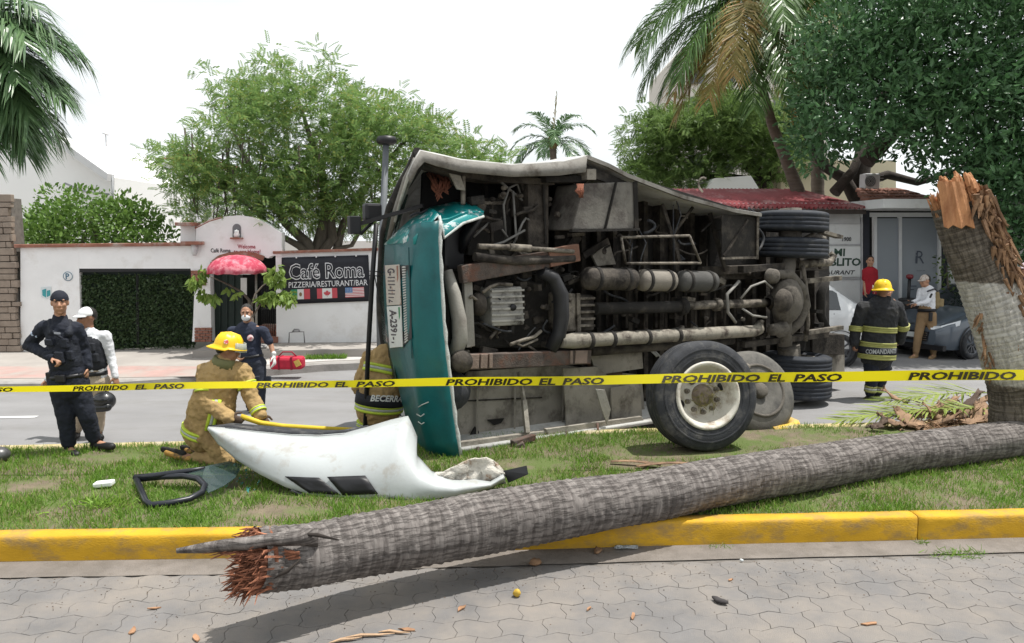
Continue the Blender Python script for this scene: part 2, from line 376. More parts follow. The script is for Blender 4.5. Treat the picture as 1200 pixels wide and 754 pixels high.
# near kerb: cast lengths with open joints, worn yellow paint
KH, KW = .20, .16
kerb = None
cuts = [-9, -.45, NK[5].x, 12]
for a, b in zip(cuts[:-1], cuts[1:]):
    mb = MB(); xs = np.linspace(a + .004, b - .004, int(12 * (b - a))); rows = []
    prof = [(0.0, -.02), (.001, .05), (.003, .12), (.006, KH - .03), (.011, KH - .010), (.024, KH), (.1, KH + .002), (KW, KH - .004), (KW + .01, KH - .06), (KW + .01, 0)]
    for dx, z in prof:
        rows.append([V((x, nky(x) + dx + (mnoise.noise(V((x * 3.1, z * 20, dx * 9))) * .006), z + (mnoise.noise(V((x * 2.3, dx * 30, 5))) * .006 if z > .1 else 0))) for x in xs])
    mb.grid(rows, 0, True)
    n_ = len(xs); nr = len(prof)
    mb.f.append([k * n_ for k in range(nr)]); mb.m.append(0); mb.sm.append(False)
    mb.f.append([k * n_ + n_ - 1 for k in reversed(range(nr))]); mb.m.append(0); mb.sm.append(False)
    if kerb is None: kerb = tag(mb.build('near_kerb', m_yel), kind='structure')
    else: mb.build('kerb_stone', m_yel, kerb)
# median soil (gently rolling), far kerb with faded yellow paint
def soil_z(x, y): return ZM - .012 + .018 * mnoise.noise(V((x * .9, y * .9, 3))) + .008 * mnoise.noise(V((x * 3, y * 3, 8)))
mb = MB(); xs = np.linspace(-14, 16, 150); ts = np.linspace(0, 1, 24)
mb.grid([[V((x, lerp(nky(x) + KW - .01, fky(x) - .10, t), soil_z(x, lerp(nky(x), fky(x), t)) if 0 < t < 1 else ZM - .02)) for x in xs] for t in ts], 0, True)
tag(mb.build('median', m_soil), kind='structure')
m_yfade = mat('faded_yellow', (.50, .41, .20), .85, .14, 3, .3, 70, col2=(.36, .33, .28), mix=(.45, .66), mscale=3)
mb = MB(); xs = np.linspace(-14, 16, 90)
mb.grid([[V((x, fky(x) + d, z)) for x in xs] for d, z in ((-.13, ZM - .05), (-.12, ZM), (-.02, ZM + .003), (0, ZM - .015), (.01, 0), (.01, -.03))], 0, True)
tag(mb.build('far_kerb', m_yfade), kind='structure')
# street beyond the median
sheet('street', [(-60, 5.5, -.004), (60, 8, -.004), (60, 40, -.004), (-60, 40, -.004)], m_street)
m_lane = mat('lane_paint', (.72, .72, .71), .8, .08, 6, .1, 60, col2=(.4, .4, .4), mix=(.55, .75), mscale=7)
a, b = G(-140, 491.5, 0), G(43, 488.6, 0)
sheet('lane_marking', [a + V((0, -.05, .002)), b + V((0, -.05, .002)), b + V((0, .05, .002)), a + V((0, .05, .002))], m_lane)
# far pavement with its kerb, driveway, strip of lawn and raised terrace before the cafe
PV = [(-40, 11.2), (-12, 12.0), (-6.6, 12.25), (-5.4, 12.75), (-4.5, 13.55), (-3.5, 14.1), (-2.5, 14.35), (3, 15.9), (8, 16.9), (16, 17.7), (60, 22)]
mb = MB(); fr = [V((x, y, 0)) for x, y in PV]
mb.grid([[V((p.x, p.y + d, z)) for p in fr] for d, z in ((0, -.02), (.012, .125), (.05, .148), (.20, .15))], 0, False)
m_kerbc = mat('kerb_concrete', (.33, .315, .30), .93, .15, 3, .4, 60, col2=(.2, .19, .175), mix=(.45, .7), mscale=3)
tag(mb.build('far_pavement_kerb', m_kerbc), kind='structure')
mb = MB(); mb.grid([[V((p.x, p.y + .19, .149)) for p in fr], [V((p.x, 26 + p.x * .02, .149)) for p in fr]], 0, False)
tag(mb.build('pavement', m_walk), kind='structure')
q = [G(-160, 445, .15), G(130, 443, .15), G(262, 441, .15), G(255, 430, .15), G(130, 429, .15), G(-160, 431, .15)]
sheet('pavement_strip', [p + V((0, 0, .004)) for p in q], m_pink)
q = [G(-160, 460, .15), G(196, 455, .15), G(215, 450, .15), G(-160, 453, .15)]
# broken slabs and patches on the driveway
m_slab = mat('light_slab', (.47, .45, .43), .92, .1, 2, .2, 50, col2=(.36, .34, .32), mix=(.5, .72), mscale=2)
q = [(-4.55, 13.85), (-3.5, 14.36), (-2.5, 14.6), (-2.5, 14.85), (-3.9, 14.85), (-5.1, 14.2)]
sheet('pavement_apron', [(x, y, .155) for x, y in q], m_slab)
TZ = .29
TER = [(-6.2, 14.75), (-2.3, 14.9), (4, 16.6)]
CA, CB = G(25, 412, .15), G(440, 401, TZ)
CAFE = Wall(CA, CB)
mb = MB(); mb.grid([[V((x, y, z)) for x, y in TER] for z in (.14, TZ)], 0, False)
mb.grid([[V((x, y, TZ)) for x, y in TER], [V((x, y + 6, TZ)) for x, y in TER]], 0, False)
mb.add([V((-6.2, 14.75, .14)), V((-6.2, 20.75, .14)), V((-6.2, 20.75, TZ)), V((-6.2, 14.75, TZ))], [(0, 1, 2, 3)])
tag(mb.build('terrace_pavement', m_walk), kind='structure')
# ------------------------------------------------------------------ grass: single bent blades, thinner on the worn patches
m_grass = leafmat('grass', (.070, .18, .012), (.19, .33, .045), .6, .36, (.36, .31, .15))
def worn(x, y):
    k = 1.
    for cx, cy, rx, ry in WORN:
        d = ((x - cx) / rx) ** 2 + ((y - cy) / ry) ** 2
        if d < 1: k = min(k, .04 + .96 * d ** 1.5)
    return k
WORN = []
for px, py, rx, ry in ((905, 512, 1.3, .55), (800, 530, 1.2, .35), (745, 545, .55, .2), (620, 545, .5, .25), (1080, 500, 1.4, .55), (130, 535, .5, .22), (330, 600, .5, .2), (30, 570, .4, .25), (980, 522, .9, .3), (215, 560, .5, .2)):
    g = G(px, py, ZM); WORN.append((g.x, g.y, rx, ry))
def grass_field(n, x0, x1, y0f, y1f, dens=True):
    pos = []; r = random.Random(5); sc = []
    while len(pos) < n:
        t = r.random(); x = lerp(x0, x1, r.random()); y = lerp(y0f(x), y1f(x), t)
        if abs(x) > y * .92 + .8: continue
        dn = mnoise.noise(V((x * 1.7, y * 1.7, 2))) * .5 + .62 + .35 * mnoise.noise(V((x * 6, y * 6, 1)))
        kw = worn(x, y) if dens else 1
        if r.random() > max(.1, dn) * kw: continue
        if dens and (py_ := (x + .8) * .545 - (y - 7.97) * .839) < -.35 and -.3 < (x + .8) * .839 + (y - 7.97) * .545 < 6.5: continue
        pos.append((x, y, soil_z(x, y) - .004)); sc.append(r.uniform(.45, 1.05) * (.55 + .45 * kw) * (.75 + .5 * max(0, dn)))
    return np.array(pos), np.array(sc)
bt = np.array([(-.0036, 0, 0), (.0036, 0, 0), (.0028, .032, .004), (-.0028, .032, .004), (.0012, .058, .017), (-.0012, .058, .017)])
bf = np.array([(0, 1, 2, 3), (3, 2, 4, 5)])
pos, sc = grass_field(120000, -9, 11, lambda x: nky(x) + KW - .005, lambda x: fky(x) - .09)
zd = np.c_[RNG.normal(0, .42, len(pos)), RNG.normal(0, .42, len(pos)), np.ones(len(pos))]
v, f = scatter(bt, bf, pos, zd, sc)
tag(mesh_np('grass', v, f, m_grass, None, True), kind='stuff')
# small lawn strip beside the terrace
pl = []
rr = random.Random(9)
for k in range(600):
    u, t = rr.random(), rr.random()
    pl.append((lerp(-3.95, -3.2, u), lerp(14.5, 14.68, t) + (.08 * u), .15))
pl = np.array(pl); v, f = scatter(bt * 1.6, bf, pl, np.c_[RNG.normal(0, .4, len(pl)), RNG.normal(0, .4, len(pl)), np.ones(len(pl))], RNG.uniform(.6, 1.2, len(pl)))
tag(mesh_np('verge_grass', v, f, m_grass), kind='stuff')
# yellow kerb nose where the median was broken open
nose = MB(); c = G(872, 508, 0); pts = []
for k in range(10):
    a = R(-70 + 17 * k); pts.append(c + V((.62 * math.cos(a), .42 * math.sin(a), .11)))
nose.tube(pts, .085, 8, True, 0, True, (V((0, 0, 1)), 1.0))
m_yel2 = mat('kerb_nose_yellow', (.62, .40, .06), .8, .14, 5, .3, 60, col2=(.4, .33, .22), mix=(.5, .7), mscale=5)
tag(nose.build('kerb_nose', m_yel2), kind='structure')
# ================================================================== cafe side of the street
h = CAFE.hit
def wallpoly(mb, pxs, thick=.22, off=0., mi=0):       # wall slab whose face is the measured outline
    mb.prism([h(x, y, off) for x, y in pxs], CAFE.n * -thick, mi)
m_redcap = mat('red_coping', (.27, .12, .085), .9, .25, 6, .3, 50, col2=(.38, .33, .3), mix=(.5, .72), mscale=4)
m_brick = mat('brick_face', (.30, .135, .095), .9, .3, 14, .4, 90, random=.25)
m_dkgreen = mat('dark_green_paint', (.010, .022, .018), .6, .2, 5, .1, 40)
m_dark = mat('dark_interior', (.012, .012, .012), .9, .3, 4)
# --- garage wall with coping
root = thing('garden_wall', 'white plastered wall with red coping around the ivy covered garage gate', 'wall', h(60, 411))
mb = MB(); wallpoly(mb, [(24, 416), (24, 290), (92, 289), (95, 416)], .25); mb.build('wall_panel', white_wall, root)
mb = MB(); wallpoly(mb, [(92.3, 315), (92.0, 289), (226, 287), (227.2, 315)], .24, -.004); mb.build('lintel_panel', white_wall, root)
mb = MB(); mb.bar(h(22, 288.5, -.1), h(229, 286.2, -.1), .36, .07); mb.build('coping', m_redcap, root, bevel=.012)
lt = MB(); c0 = h(79.5, 324, .012)
lt.lathe(h(79.5, 324, .001), CAFE.n, [(0, .014), (.10, .014), (.104, .01), (.104, 0)], 28)
sg = thing('parking_sign', 'round white parking sign with a blue letter P on the plaster wall', 'sign', c0)
lt.build('disc', mat('sign_white', (.7, .72, .73), .5, .03), sg)
tx = MB(); put_text(tx, 'P', h(77, 327.6, .017), CAFE.u * .075, V((0, 0, .125)), 0, .03)
tx.lathe(h(79.5, 324, .0165), CAFE.n, [(.083, 0), (.096, 0)], 28)
tx.build('lettering', mat('sign_blue', (.05, .13, .20), .5, .05), sg)
em = thing('wall_emblem', 'small teal and white shield emblem painted on a plate on the wall', 'sign', h(54, 343, .0))
mb = MB(); mb.prism([h(x, y, .001) for x, y in ((48, 337), (60, 336), (60.5, 347), (54.5, 351), (48.5, 348))], CAFE.n * .012); mb.build('plate', mat('em_white', (.62, .68, .70), .6, .05), em)
mb = MB(); mb.prism([h(x, y, .016) for x, y in ((49.5, 340), (54, 338.5), (54, 349), (49.8, 346.6))], CAFE.n * .003); mb.prism([h(x, y, .016) for x, y in ((55, 341), (58.8, 340), (59, 346.3), (55, 348.4))], CAFE.n * .003)
mb.build('shield_field', mat('em_teal', (.05, .30, .33), .6, .1), em)
# --- garage gate: dark frame, leaf covered leaves
gate = thing('garage_gate', 'wide garage gate covered in dark green artificial ivy under a black beam', 'gate', h(160, 408))
mb = MB(); wallpoly(mb, [(95.5, 412), (93, 318), (226.5, 316), (228.5, 404)], .05, -.14); mb.build('gate_panel', m_dkgreen, gate)
mb = MB(); mb.bar(h(92.5, 316.5, -.06), h(227, 314.6, -.06), .10, .10); mb.build('beam', black_metal, gate)
lt4 = np.array([(0, 0, 0), (.018, .016, .003), (0, .045, -.004), (-.018, .016, .003)]); lf4 = np.array([(0, 1, 2), (0, 2, 3)])
u0, _ = CAFE.uz(95, 400); u1, _ = CAFE.uz(227, 400); z0, z1 = .2, h(150, 322).z
n = 9000; uu = RNG.uniform(u0, u1, n); zz = RNG.uniform(z0, z1, n)
base = np.array(CAFE.o); pos = base[None] * [1, 1, 0] + uu[:, None] * np.array(CAFE.u) + np.c_[np.zeros(n), np.zeros(n), zz] + np.array(CAFE.n) * (-.135 + RNG.uniform(0, .06, n))[:, None]
zd = np.array(CAFE.n) * .8 + RNG.normal(0, .7, (n, 3)) - np.array([0, 0, .5])
v, f = scatter(lt4, lf4, pos, zd, RNG.uniform(.8, 1.7, n))
m_ivy = leafmat('ivy', (.022, .05, .02), (.075, .115, .05), .5, .2)
tag(mesh_np('ivy_cover', v, f, m_ivy, gate), kind='stuff')
mb = MB()
for x in (161, 162.6): mb.bar(h(x, 405, -.07), h(x - .8, 322, -.07), .012, .02)
mb.each('gate_seam', black_metal, gate)
# --- entrance gable with arch
ent = thing('cafe_entrance', 'white arched entrance gable with a small niche and painted welcome line', 'entrance', h(285, 402))
mb = MB(); wallpoly(mb, [(225, 400.5), (226, 386), (228, 335), (222, 310), (222, 287), (229, 287), (230, 266), (246, 258), (262, 254), (280, 252.5), (298, 255), (312, 262), (330, 273), (330, 300), (318, 300), (314, 303), (300, 298), (282, 296), (264, 299), (252, 306), (246, 316), (248, 400.5)], .3, .03); mb.build('gable_wall', white_wall, ent)
mb = MB(); wallpoly(mb, [(211, 290), (212, 262), (229, 262), (229, 290)], .28, -.10); mb.build('pier', white_wall, ent)
mb = MB()
for x0, x1, y in ((209, 231, 263), (216, 240, 285)): mb.bar(h(x0, y, .02), h(x1, y, .02), .4, .07)
mb.tube([h(229, 268, .0), h(246, 259.5, .0), h(262, 255, .0)], .035, 8)
mb.bar(h(270.5, 279.5, .07), h(284.5, 279.5, .07), .14, .035)
mb.each('tile_trim', m_redcap, ent, bevel=.008)
# niche: a flat arched plate, recess shade painted into its dark grey, with a pale figure-like vase, framed by a raised rim
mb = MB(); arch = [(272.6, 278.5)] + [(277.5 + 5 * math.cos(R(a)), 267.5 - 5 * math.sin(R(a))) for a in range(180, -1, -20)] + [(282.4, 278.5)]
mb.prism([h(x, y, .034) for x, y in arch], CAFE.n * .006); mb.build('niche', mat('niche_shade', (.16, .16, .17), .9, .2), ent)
mb = MB(); c = h(277.5, 278, .065); mb.lathe(c, V((0, 0, 1)), [(.0, 0), (.055, .0), (.06, .05), (.04, .10), (.045, .13), (.0, .15)], 14); mb.build('niche_vase', white_wall, ent)
mb = MB()
pa = [(246.5, 318), (250, 308), (258, 302), (270, 298.6), (284, 297.3), (298, 299), (309, 303)]
for (xa, ya), (xb, yb) in zip(pa[:-1], pa[1:]):
    mb.bar(h(xa, ya, .05), h(xb, yb, .05), .05, .10)
mb.build('arch_trim', m_redcap, ent)
br = MB(); rb = random.Random(4)
def bricks(mb, x0, x1, y0, y1, rows, cols, off):
    for j in range(rows):
        for i in range(cols + 1):
            a = max(0, (i - (.5 if j % 2 else 0)) / cols); b = min(1, (i + 1 - (.5 if j % 2 else 0)) / cols)
            if b - a < .08: continue
            pa_, pb_ = h(lerp(x0, x1, a), lerp(y0, y1, (j + .5) / rows), off), h(lerp(x0, x1, b), lerp(y0, y1, (j + .5) / rows), off)
            d = (pb_ - pa_); L = d.length; hh = abs(h(x0, y1, off).z - h(x0, y0, off).z) / rows
            mb.box((pa_ + pb_) / 2, (L / 2 - .006, .03 + rb.uniform(0, .008), hh / 2 - .005), (d.normalized(), CAFE.n, V((0, 0, 1))))
bricks(br, 228.2, 248.6, 384, 401, 5, 3, .035); bricks(br, 224, 242, 317, 335, 4, 2, .035)
br.each('brick', m_brick, ent, bevel=.004)
mb = MB(); put_text(mb, 'Café Roma', h(247, 296.2, .036), CAFE.u * .40, V((0, 0, .085)), 0, .02); mb.build('lettering', black_pl, ent)
mb = MB(); put_text(mb, 'Welcome', h(278.5, 291.6, .036), CAFE.u * .36, V((0, 0, .085)), 0, .02); put_text(mb, 'to our Home!', h(274, 297.4, .036), CAFE.u * .54, V((0, 0, .085)), 0, .02)
mb.build('lettering', mat('red_letter', (.32, .04, .06), .6), ent)
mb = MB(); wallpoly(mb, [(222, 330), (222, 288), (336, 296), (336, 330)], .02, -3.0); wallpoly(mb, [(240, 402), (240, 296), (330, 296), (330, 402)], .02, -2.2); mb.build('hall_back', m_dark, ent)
door = MB(); wallpoly(door, [(249, 401), (247, 306), (283, 300), (284, 401)], .05, -.2); dr = door.build('door', m_dkgreen, ent)
mb = MB()
for x in (258, 266, 274): mb.bar(h(x, 398, -.175), h(x, 312, -.175), .02, .02)
mb.each('door_batten', m_dkgreen, dr)
mb = MB(); wallpoly(mb, [(281, 322), (281, 312), (294, 312), (294, 322)], .02, -.12); wallpoly(mb, [(282, 346), (282, 326), (289, 326), (289, 346)], .02, -.12); mb.each('notice', mat('paper', (.6, .6, .58), .8, .1), ent)
# open grille door and a pair of steps right of the door
gr = MB()
for k in range(7): x = 307 + k * 2.4; gr.tube([h(x, 398, -.10), h(x, 330, -.10)], .008, 6)
for y in (331, 362, 396): gr.bar(h(306, y, -.10), h(324, y, -.10), .02, .025)
gr.build('entrance_grille', black_metal, ent)
mb = MB()
for k, y in enumerate((401, 396, 391)): a, b = h(308, 401, -.05 - .22 * k), h(327, 401, -.05 - .22 * k); mb.bar(a + V((0, 0, .06 + .13 * k)), b + V((0, 0, .06 + .13 * k)), .26, .12)
mb.each('step', m_redcap, ent)
# --- wall lamp
lp = thing('wall_lamp', 'pale cylindrical lamp fixed to the pier beside the gate', 'lamp', h(228, 300, .05))
mb = MB(); mb.lathe(h(228, 300, .11), V((0, 0, 1)), [(0, 0), (.03, .0), (.055, .05), (.06, .16), (.055, .27), (0, .28)], 16); mb.build('shade', mat('lamp_white', (.55, .56, .57), .5, .1), lp)
mb = MB(); mb.bar(h(226, 290, .0), h(228, 290, .1), .03, .03); mb.each('bracket', black_metal, lp)
# --- wall with the sign banner
sw = thing('banner_wall', 'white street wall carrying the black cafe banner', 'wall', h(385, 402))
mb = MB(); wallpoly(mb, [(324, 403), (323, 297), (600, 288), (600, 399)], .25); mb.build('wall_panel', white_wall, sw)
mb = MB(); mb.bar(h(322, 296, -.1), h(600, 287.2, -.1), .34, .055); mb.build('coping', m_redcap, sw, bevel=.01)
mb = MB(); mb.tube([h(338.5, 402, .25), h(339, 390, .25), h(346, 389, .25), h(356, 389, .25), h(357, 402, .25)], .012, 8); mb.tube([h(343, 389, .25), h(345, 386.5, .25), h(350, 386.5, .25), h(351, 389, .25)], .02, 8)
tag(mb.build('pipe_stand', mat('grey_metal', (.25, .25, .26), .5, .2, metal=.4)), 'grey bent pipe hoop standing at the foot of the banner wall', 'pipe')
# --- banner: cloth with slight sag, print as flat lettering
bn = thing('cafe_banner', 'black vinyl banner with outlined cafe name and three national flags', 'banner', h(382, 326, .03))
def bp_(x, y, off=.02): return h(x, y, off)
BQ = [(330, 302), (431.5, 299), (434.5, 353), (331, 357)]      # corners
def bq(s, t, off=0.):
    x = lerp(lerp(BQ[0][0], BQ[1][0], s), lerp(BQ[3][0], BQ[2][0], s), t); y = lerp(lerp(BQ[0][1], BQ[1][1], s), lerp(BQ[3][1], BQ[2][1], s), t)
    return h(x, y, .03 + .012 * math.sin(s * 11) * (1 - t) + off)
mb = MB(); mb.grid([[bq(s / 16, t / 6) for s in range(17)] for t in range(7)]); mb.build('cloth', mat('banner_black', (.012, .013, .02), .55, .2, 3), bn, solid=.004)
def bt_text(txt, s0, s1, t0, t1, mtl, off, bold, name='lettering', shear=0, grow=0):
    vs, fs = text_shape(txt, bold, shear); m = MB()
    m.add([bq(lerp(s0, s1, x), lerp(t1, t0, y), off) for x, y in vs], fs); m.build(name, mtl, bn)
m_wh = mat('print_white', (.68, .68, .70), .6, .05)
bt_text('Café Roma', .080, .945, .135, .49, m_wh, .006, .036)
bt_text('Café Roma', .090, .937, .155, .468, MATS['banner_black'], .009, .001)
bt_text('PIZZERIA/RESTURANT/BAR', .075, .975, .53, .655, m_wh, .006, .004)
def quad_b(m, s0, s1, t0, t1, off, mi): m.add([bq(s0, t1, off), bq(s1, t1, off), bq(s1, t0, off), bq(s0, t0, off)], [(0, 1, 2, 3)], mi)
FM = [mat('flag_white', (.66, .66, .66), .6, .05), mat('flag_red', (.50, .07, .09), .6, .08), mat('flag_green', (.03, .22, .11), .6, .08), mat('flag_blue', (.06, .16, .36), .6, .08), mat('flag_brown', (.2, .13, .06), .6)]
fl = MB(); quad_b(fl, .10, .172, .69, .905, .006, 2); quad_b(fl, .172, .245, .69, .905, .006, 0); quad_b(fl, .245, .315, .69, .905, .006, 1)
cc = [(.208 + .016 * math.cos(R(a)), .80 + .045 * math.sin(R(a))) for a in range(0, 360, 30)]; fl.add([bq(s, t, .008) for s, t in cc], [list(range(12))], 4); fl.build('flag', FM, bn)
fl = MB(); quad_b(fl, .395, .455, .69, .905, .006, 1); quad_b(fl, .455, .565, .69, .905, .006, 0); quad_b(fl, .565, .625, .69, .905, .006, 1)
leaf = [(0, -1), (.18, -.62), (.38, -.72), (.30, -.28), (.62, -.52), (.68, -.34), (.98, -.28), (.82, -.02), (.92, .1), (.42, .46), (.46, .6), (.05, .52), (.05, .95), (-.05, .95), (-.05, .52), (-.46, .6), (-.42, .46), (-.92, .1), (-.82, -.02), (-.98, -.28), (-.68, -.34), (-.62, -.52), (-.30, -.28), (-.38, -.72), (-.18, -.62)]
fl.add([bq(.51 + .042 * x, .80 + .075 * y, .009) for x, y in leaf], [list(range(len(leaf)))], 1); fl.build('flag', FM, bn)
fl = MB()
for k in range(13): quad_b(fl, .715, .93, .69 + .215 * k / 13, .69 + .215 * (k + 1) / 13, .006, 1 if k % 2 == 0 else 0)
quad_b(fl, .715, .80, .69, .69 + .215 * 7 / 13, .008, 3)
for j in range(4):
    for i in range(5): s, t = .723 + .0165 * i, .705 + .026 * j; quad_b(fl, s, s + .006, t, t + .010, .010, 0)
fl.build('flag', FM, bn)
ey = MB()
for s in (.17, .40, .62, .86): ey.ell(bq(s, .01, .012), (.02, .02, .02), seg=8, rings=6)
ey.each('eyelet', m_wh, bn)
# --- red parasol over the entrance
um = thing('parasol', 'closed-rib red and pink parasol over the cafe door', 'parasol', h(300, 402, .75))
um['label'] = 'faded red parasol with a scalloped rim on a thin pole by the cafe door'
c = h(278, 321, .75); rx = (h(313, 321, .75) - h(243, 321, .75)).length / 2; hz = (h(278, 299, .75) - c).z
mb = MB(); rows = []
for i in range(8):
    t = i / 7; r = math.sin(t * math.pi / 2) * rx; z = hz * math.cos(t * math.pi / 2) ** .9 if t < 1 else 0
    rows.append([c + V((math.cos(R(a)) * r * (1 - (.05 * abs(math.sin(R(a * 5))) if i == 7 else .03 * abs(math.sin(R(a * 5))) * t)), math.sin(R(a)) * r, z + (.02 * abs(math.sin(R(a * 5))) if i >= 6 else 0) - (.0))) for a in range(0, 361, 12)])
mb.grid(rows); m_para = mat('parasol_cloth', (.43, .045, .085), .8, .12, 3, .2, 60, col2=(.60, .22, .26), mix=(.46, .6), mscale=6)
mb.build('canopy', m_para, um, solid=.006)
mb = MB()
for a in range(0, 360, 45):
    mb.tube([c + V((math.cos(R(a)) * rx * s, math.sin(R(a)) * rx * s, hz * math.cos(s * 1.5) - .03)) for s in (.05, .4, .75, .97)], .008, 5)
mb.each('rib', black_metal, um)
mb = MB(); mb.tube([h(300.5, 402, .75) + V((0, 0, .0)), h(300, 318, .75)], .022, 10); mb.build('pole', mat('pole_grey', (.30, .29, .27), .6), um)
mb = MB(); mb.lathe(V((h(300.5, 402, .75).x, h(300.5, 402, .75).y, TZ)), V((0, 0, 1)), [(0, .0), (.2, .0), (.2, .05), (.04, .08), (.03, .25), (0, .25)], 20); mb.build('base', mat('concrete_base', (.3, .3, .3), .9), um)
# --- stacked stone pier at the frame edge, every stone its own piece
sp = thing('stone_pier', 'rough pier of stacked buff stone courses at the edge of the white wall', 'pier', h(8, 412, .1))
m_stone = mat('buff_stone', (.30, .245, .20), .92, .2, 10, .5, 70, col2=(.21, .17, .14), mix=(.5, .7), mscale=5, random=.16)
rs = random.Random(12); y = 412.0; zt = h(5, 232, .1).z; z = .15
mbk = MB(); a_, b_ = CAFE.uz(-26, 400)[0], CAFE.uz(26, 400)[0]
mbk.prism([CAFE.pt(a_, .15, .0), CAFE.pt(b_ - .02, .15, .0), CAFE.pt(b_ - .05, zt, .0), CAFE.pt(a_, zt, .0)], CAFE.n * -.4); mbk.build('core', m_bed, sp)
while z < zt:
    hh = rs.uniform(.11, .19) * .9; u = a_
    while u < b_:
        L = rs.uniform(.18, .55); e = min(u + L, b_ + rs.uniform(-.04, .05))
        if e - u > .05:
            m_ = MB(); c = CAFE.pt((u + e) / 2, z + hh / 2, .02 + rs.uniform(0, .035)); m_.box(c, ((e - u) / 2 - .006, .06, hh / 2 - .007), (CAFE.u, CAFE.n, V((0, 0, 1))))
            m_.build('stone', m_stone, sp, bevel=.008)
        u += L
    z += hh
# --- white houses behind
def slab(mb, pxs, Y, depth, mi=0): mb.prism([P(x, y, Y) for x, y in pxs], V((0, depth, 0)), mi)
m_far = mat('far_white', (.80, .80, .79), .85, .03, .6)
hs = thing('white_house', 'white house with a sloping parapet wall above the garage', 'house', G(90, 395, .1))
hs.location = P(80, 300, 22) * 1; hs.location.z = 0
mb = MB(); slab(mb, [(-40, 385), (-40, 150), (72, 160), (134, 208), (134, 385)], 21.5, 5); mb.build('wall', m_far, hs)
mb = MB(); mb.prism([P(66, 160, 21.4), P(75, 163, 21.4), P(134, 205, 21.4), P(133, 213, 21.4), P(72, 170, 21.4)], V((0, -.35, 0))); mb.build('parapet', mat('parapet_grey', (.62, .62, .63), .85, .04), hs)
mb = MB(); mb.tube([P(131.5, 206, 21.3), P(132.5, 250, 21.3)], .03, 6); mb.tube([P(76, 215, 21.3), P(100, 225, 21.3), P(128, 228, 21.3)], .03, 6); mb.each('drain_pipe', mat('pipe_grey', (.3, .31, .32), .6), hs)
hb = thing('white_house', 'white house with a red tiled cap seen beside the big feathery tree', 'house', P(180, 300, 27)); hb.location.z = 0
mb = MB(); slab(mb, [(136, 370), (136, 196), (153, 190), (230, 190), (230, 370)], 27, 6); mb.build('wall', m_far, hb)
mb = MB(); slab(mb, [(116, 186), (122, 183), (140, 183), (143, 188), (131, 193)], 26.7, 3); slab(mb, [(190, 186), (215, 180), (245, 186), (245, 192)], 26.7, 3); mb.each('tile_cap', mat('far_tile', (.42, .15, .12), .85, .2), hb)
mb = MB(); mb.bar(P(159, 190.5, 26.9), P(170, 191.5, 26.9), .3, .12); mb.build('vent_cap', mat('vent_dark', (.14, .14, .16), .7), hb)
mb = MB(); mb.tube([P(141, 205, 26.9), P(143.5, 240, 26.9)], .035, 6); mb.tube([P(150, 212, 26.9), P(188, 217, 26.9)], .02, 6); mb.each('drain_pipe', MATS['pipe_grey'], hb)
an = MB(); an.tube([P(126, 188, 27.5), P(123.5, 156, 27.5)], .02, 5); an.tube([P(120, 156, 27.5), P(127, 158.5, 27.5)], .02, 5)
tag(an.build('antenna', mat('antenna_grey', (.5, .5, .5), .5)), 'thin roof antenna above the red tiled cap', 'antenna')
# --- lamp post on the pavement
lpst = thing('street_lamp', 'slim grey lamp post with a flat round black head', 'street lamp', CAFE.pt(CAFE.uz(452, 380)[0], TZ, 1.0))
b0 = lpst.location.copy(); topz = P(452.5, 166, b0.y).z
mb = MB(); mb.tube([b0, b0 + V((.0, 0, 1.0)), V((P(452.5, 166, b0.y).x, b0.y, topz))], [.075, .07, .06], 12); mb.build('pole', mat('post_grey', (.12, .13, .14), .6, .1), lpst)
mb = MB(); mb.lathe(V((P(453, 164, b0.y).x, b0.y, topz - .06)), V((0, 0, 1)), [(0, 0), (.13, 0), (.19, .03), (.2, .09), (.17, .15), (0, .18)], 20); mb.build('lamp_head', black_pl, lpst)
# ================================================================== shop side
SHOP = Wall((3.0, 17.7, 0), (12.0, 18.3, 0)); g = SHOP.hit
def spoly(mb, pxs, thick=.2, off=0., mi=0): mb.prism([g(x, y, off) for x, y in pxs], SHOP.n * -thick, mi)
m_offw = mat('aged_white', (.62, .625, .62), .85, .07, 2, .15, 30, col2=(.42, .41, .39), mix=(.55, .75), mscale=1.6)
m_fr = mat('frame_white', (.66, .67, .68), .6, .05)
rs_ = thing('restaurant_building', 'low white restaurant front under a rusty red corrugated roof', 'building', SHOP.pt(3, .0, -1))
mb = MB(); spoly(mb, [(560, 410), (560, 238), (1011, 238), (1011, 410)], .3); mb.build('wall', m_offw, rs_)
mb = MB()
for y in (262, 287, 327): mb.bar(g(938, y, .01), g(1009, y, .01), .03, .035)
mb.bar(g(1009.5, 255, .015), g(1009.5, 400, .015), .04, .06); mb.each('wall_trim', mat('grey_line', (.40, .40, .41), .8), rs_)
mb = MB(); spoly(mb, [(930, 262), (930, 243), (1008, 243), (1008, 262)], .05, .04); mb.build('upper_band', mat('band_grey', (.45, .45, .45), .85, .1), rs_)
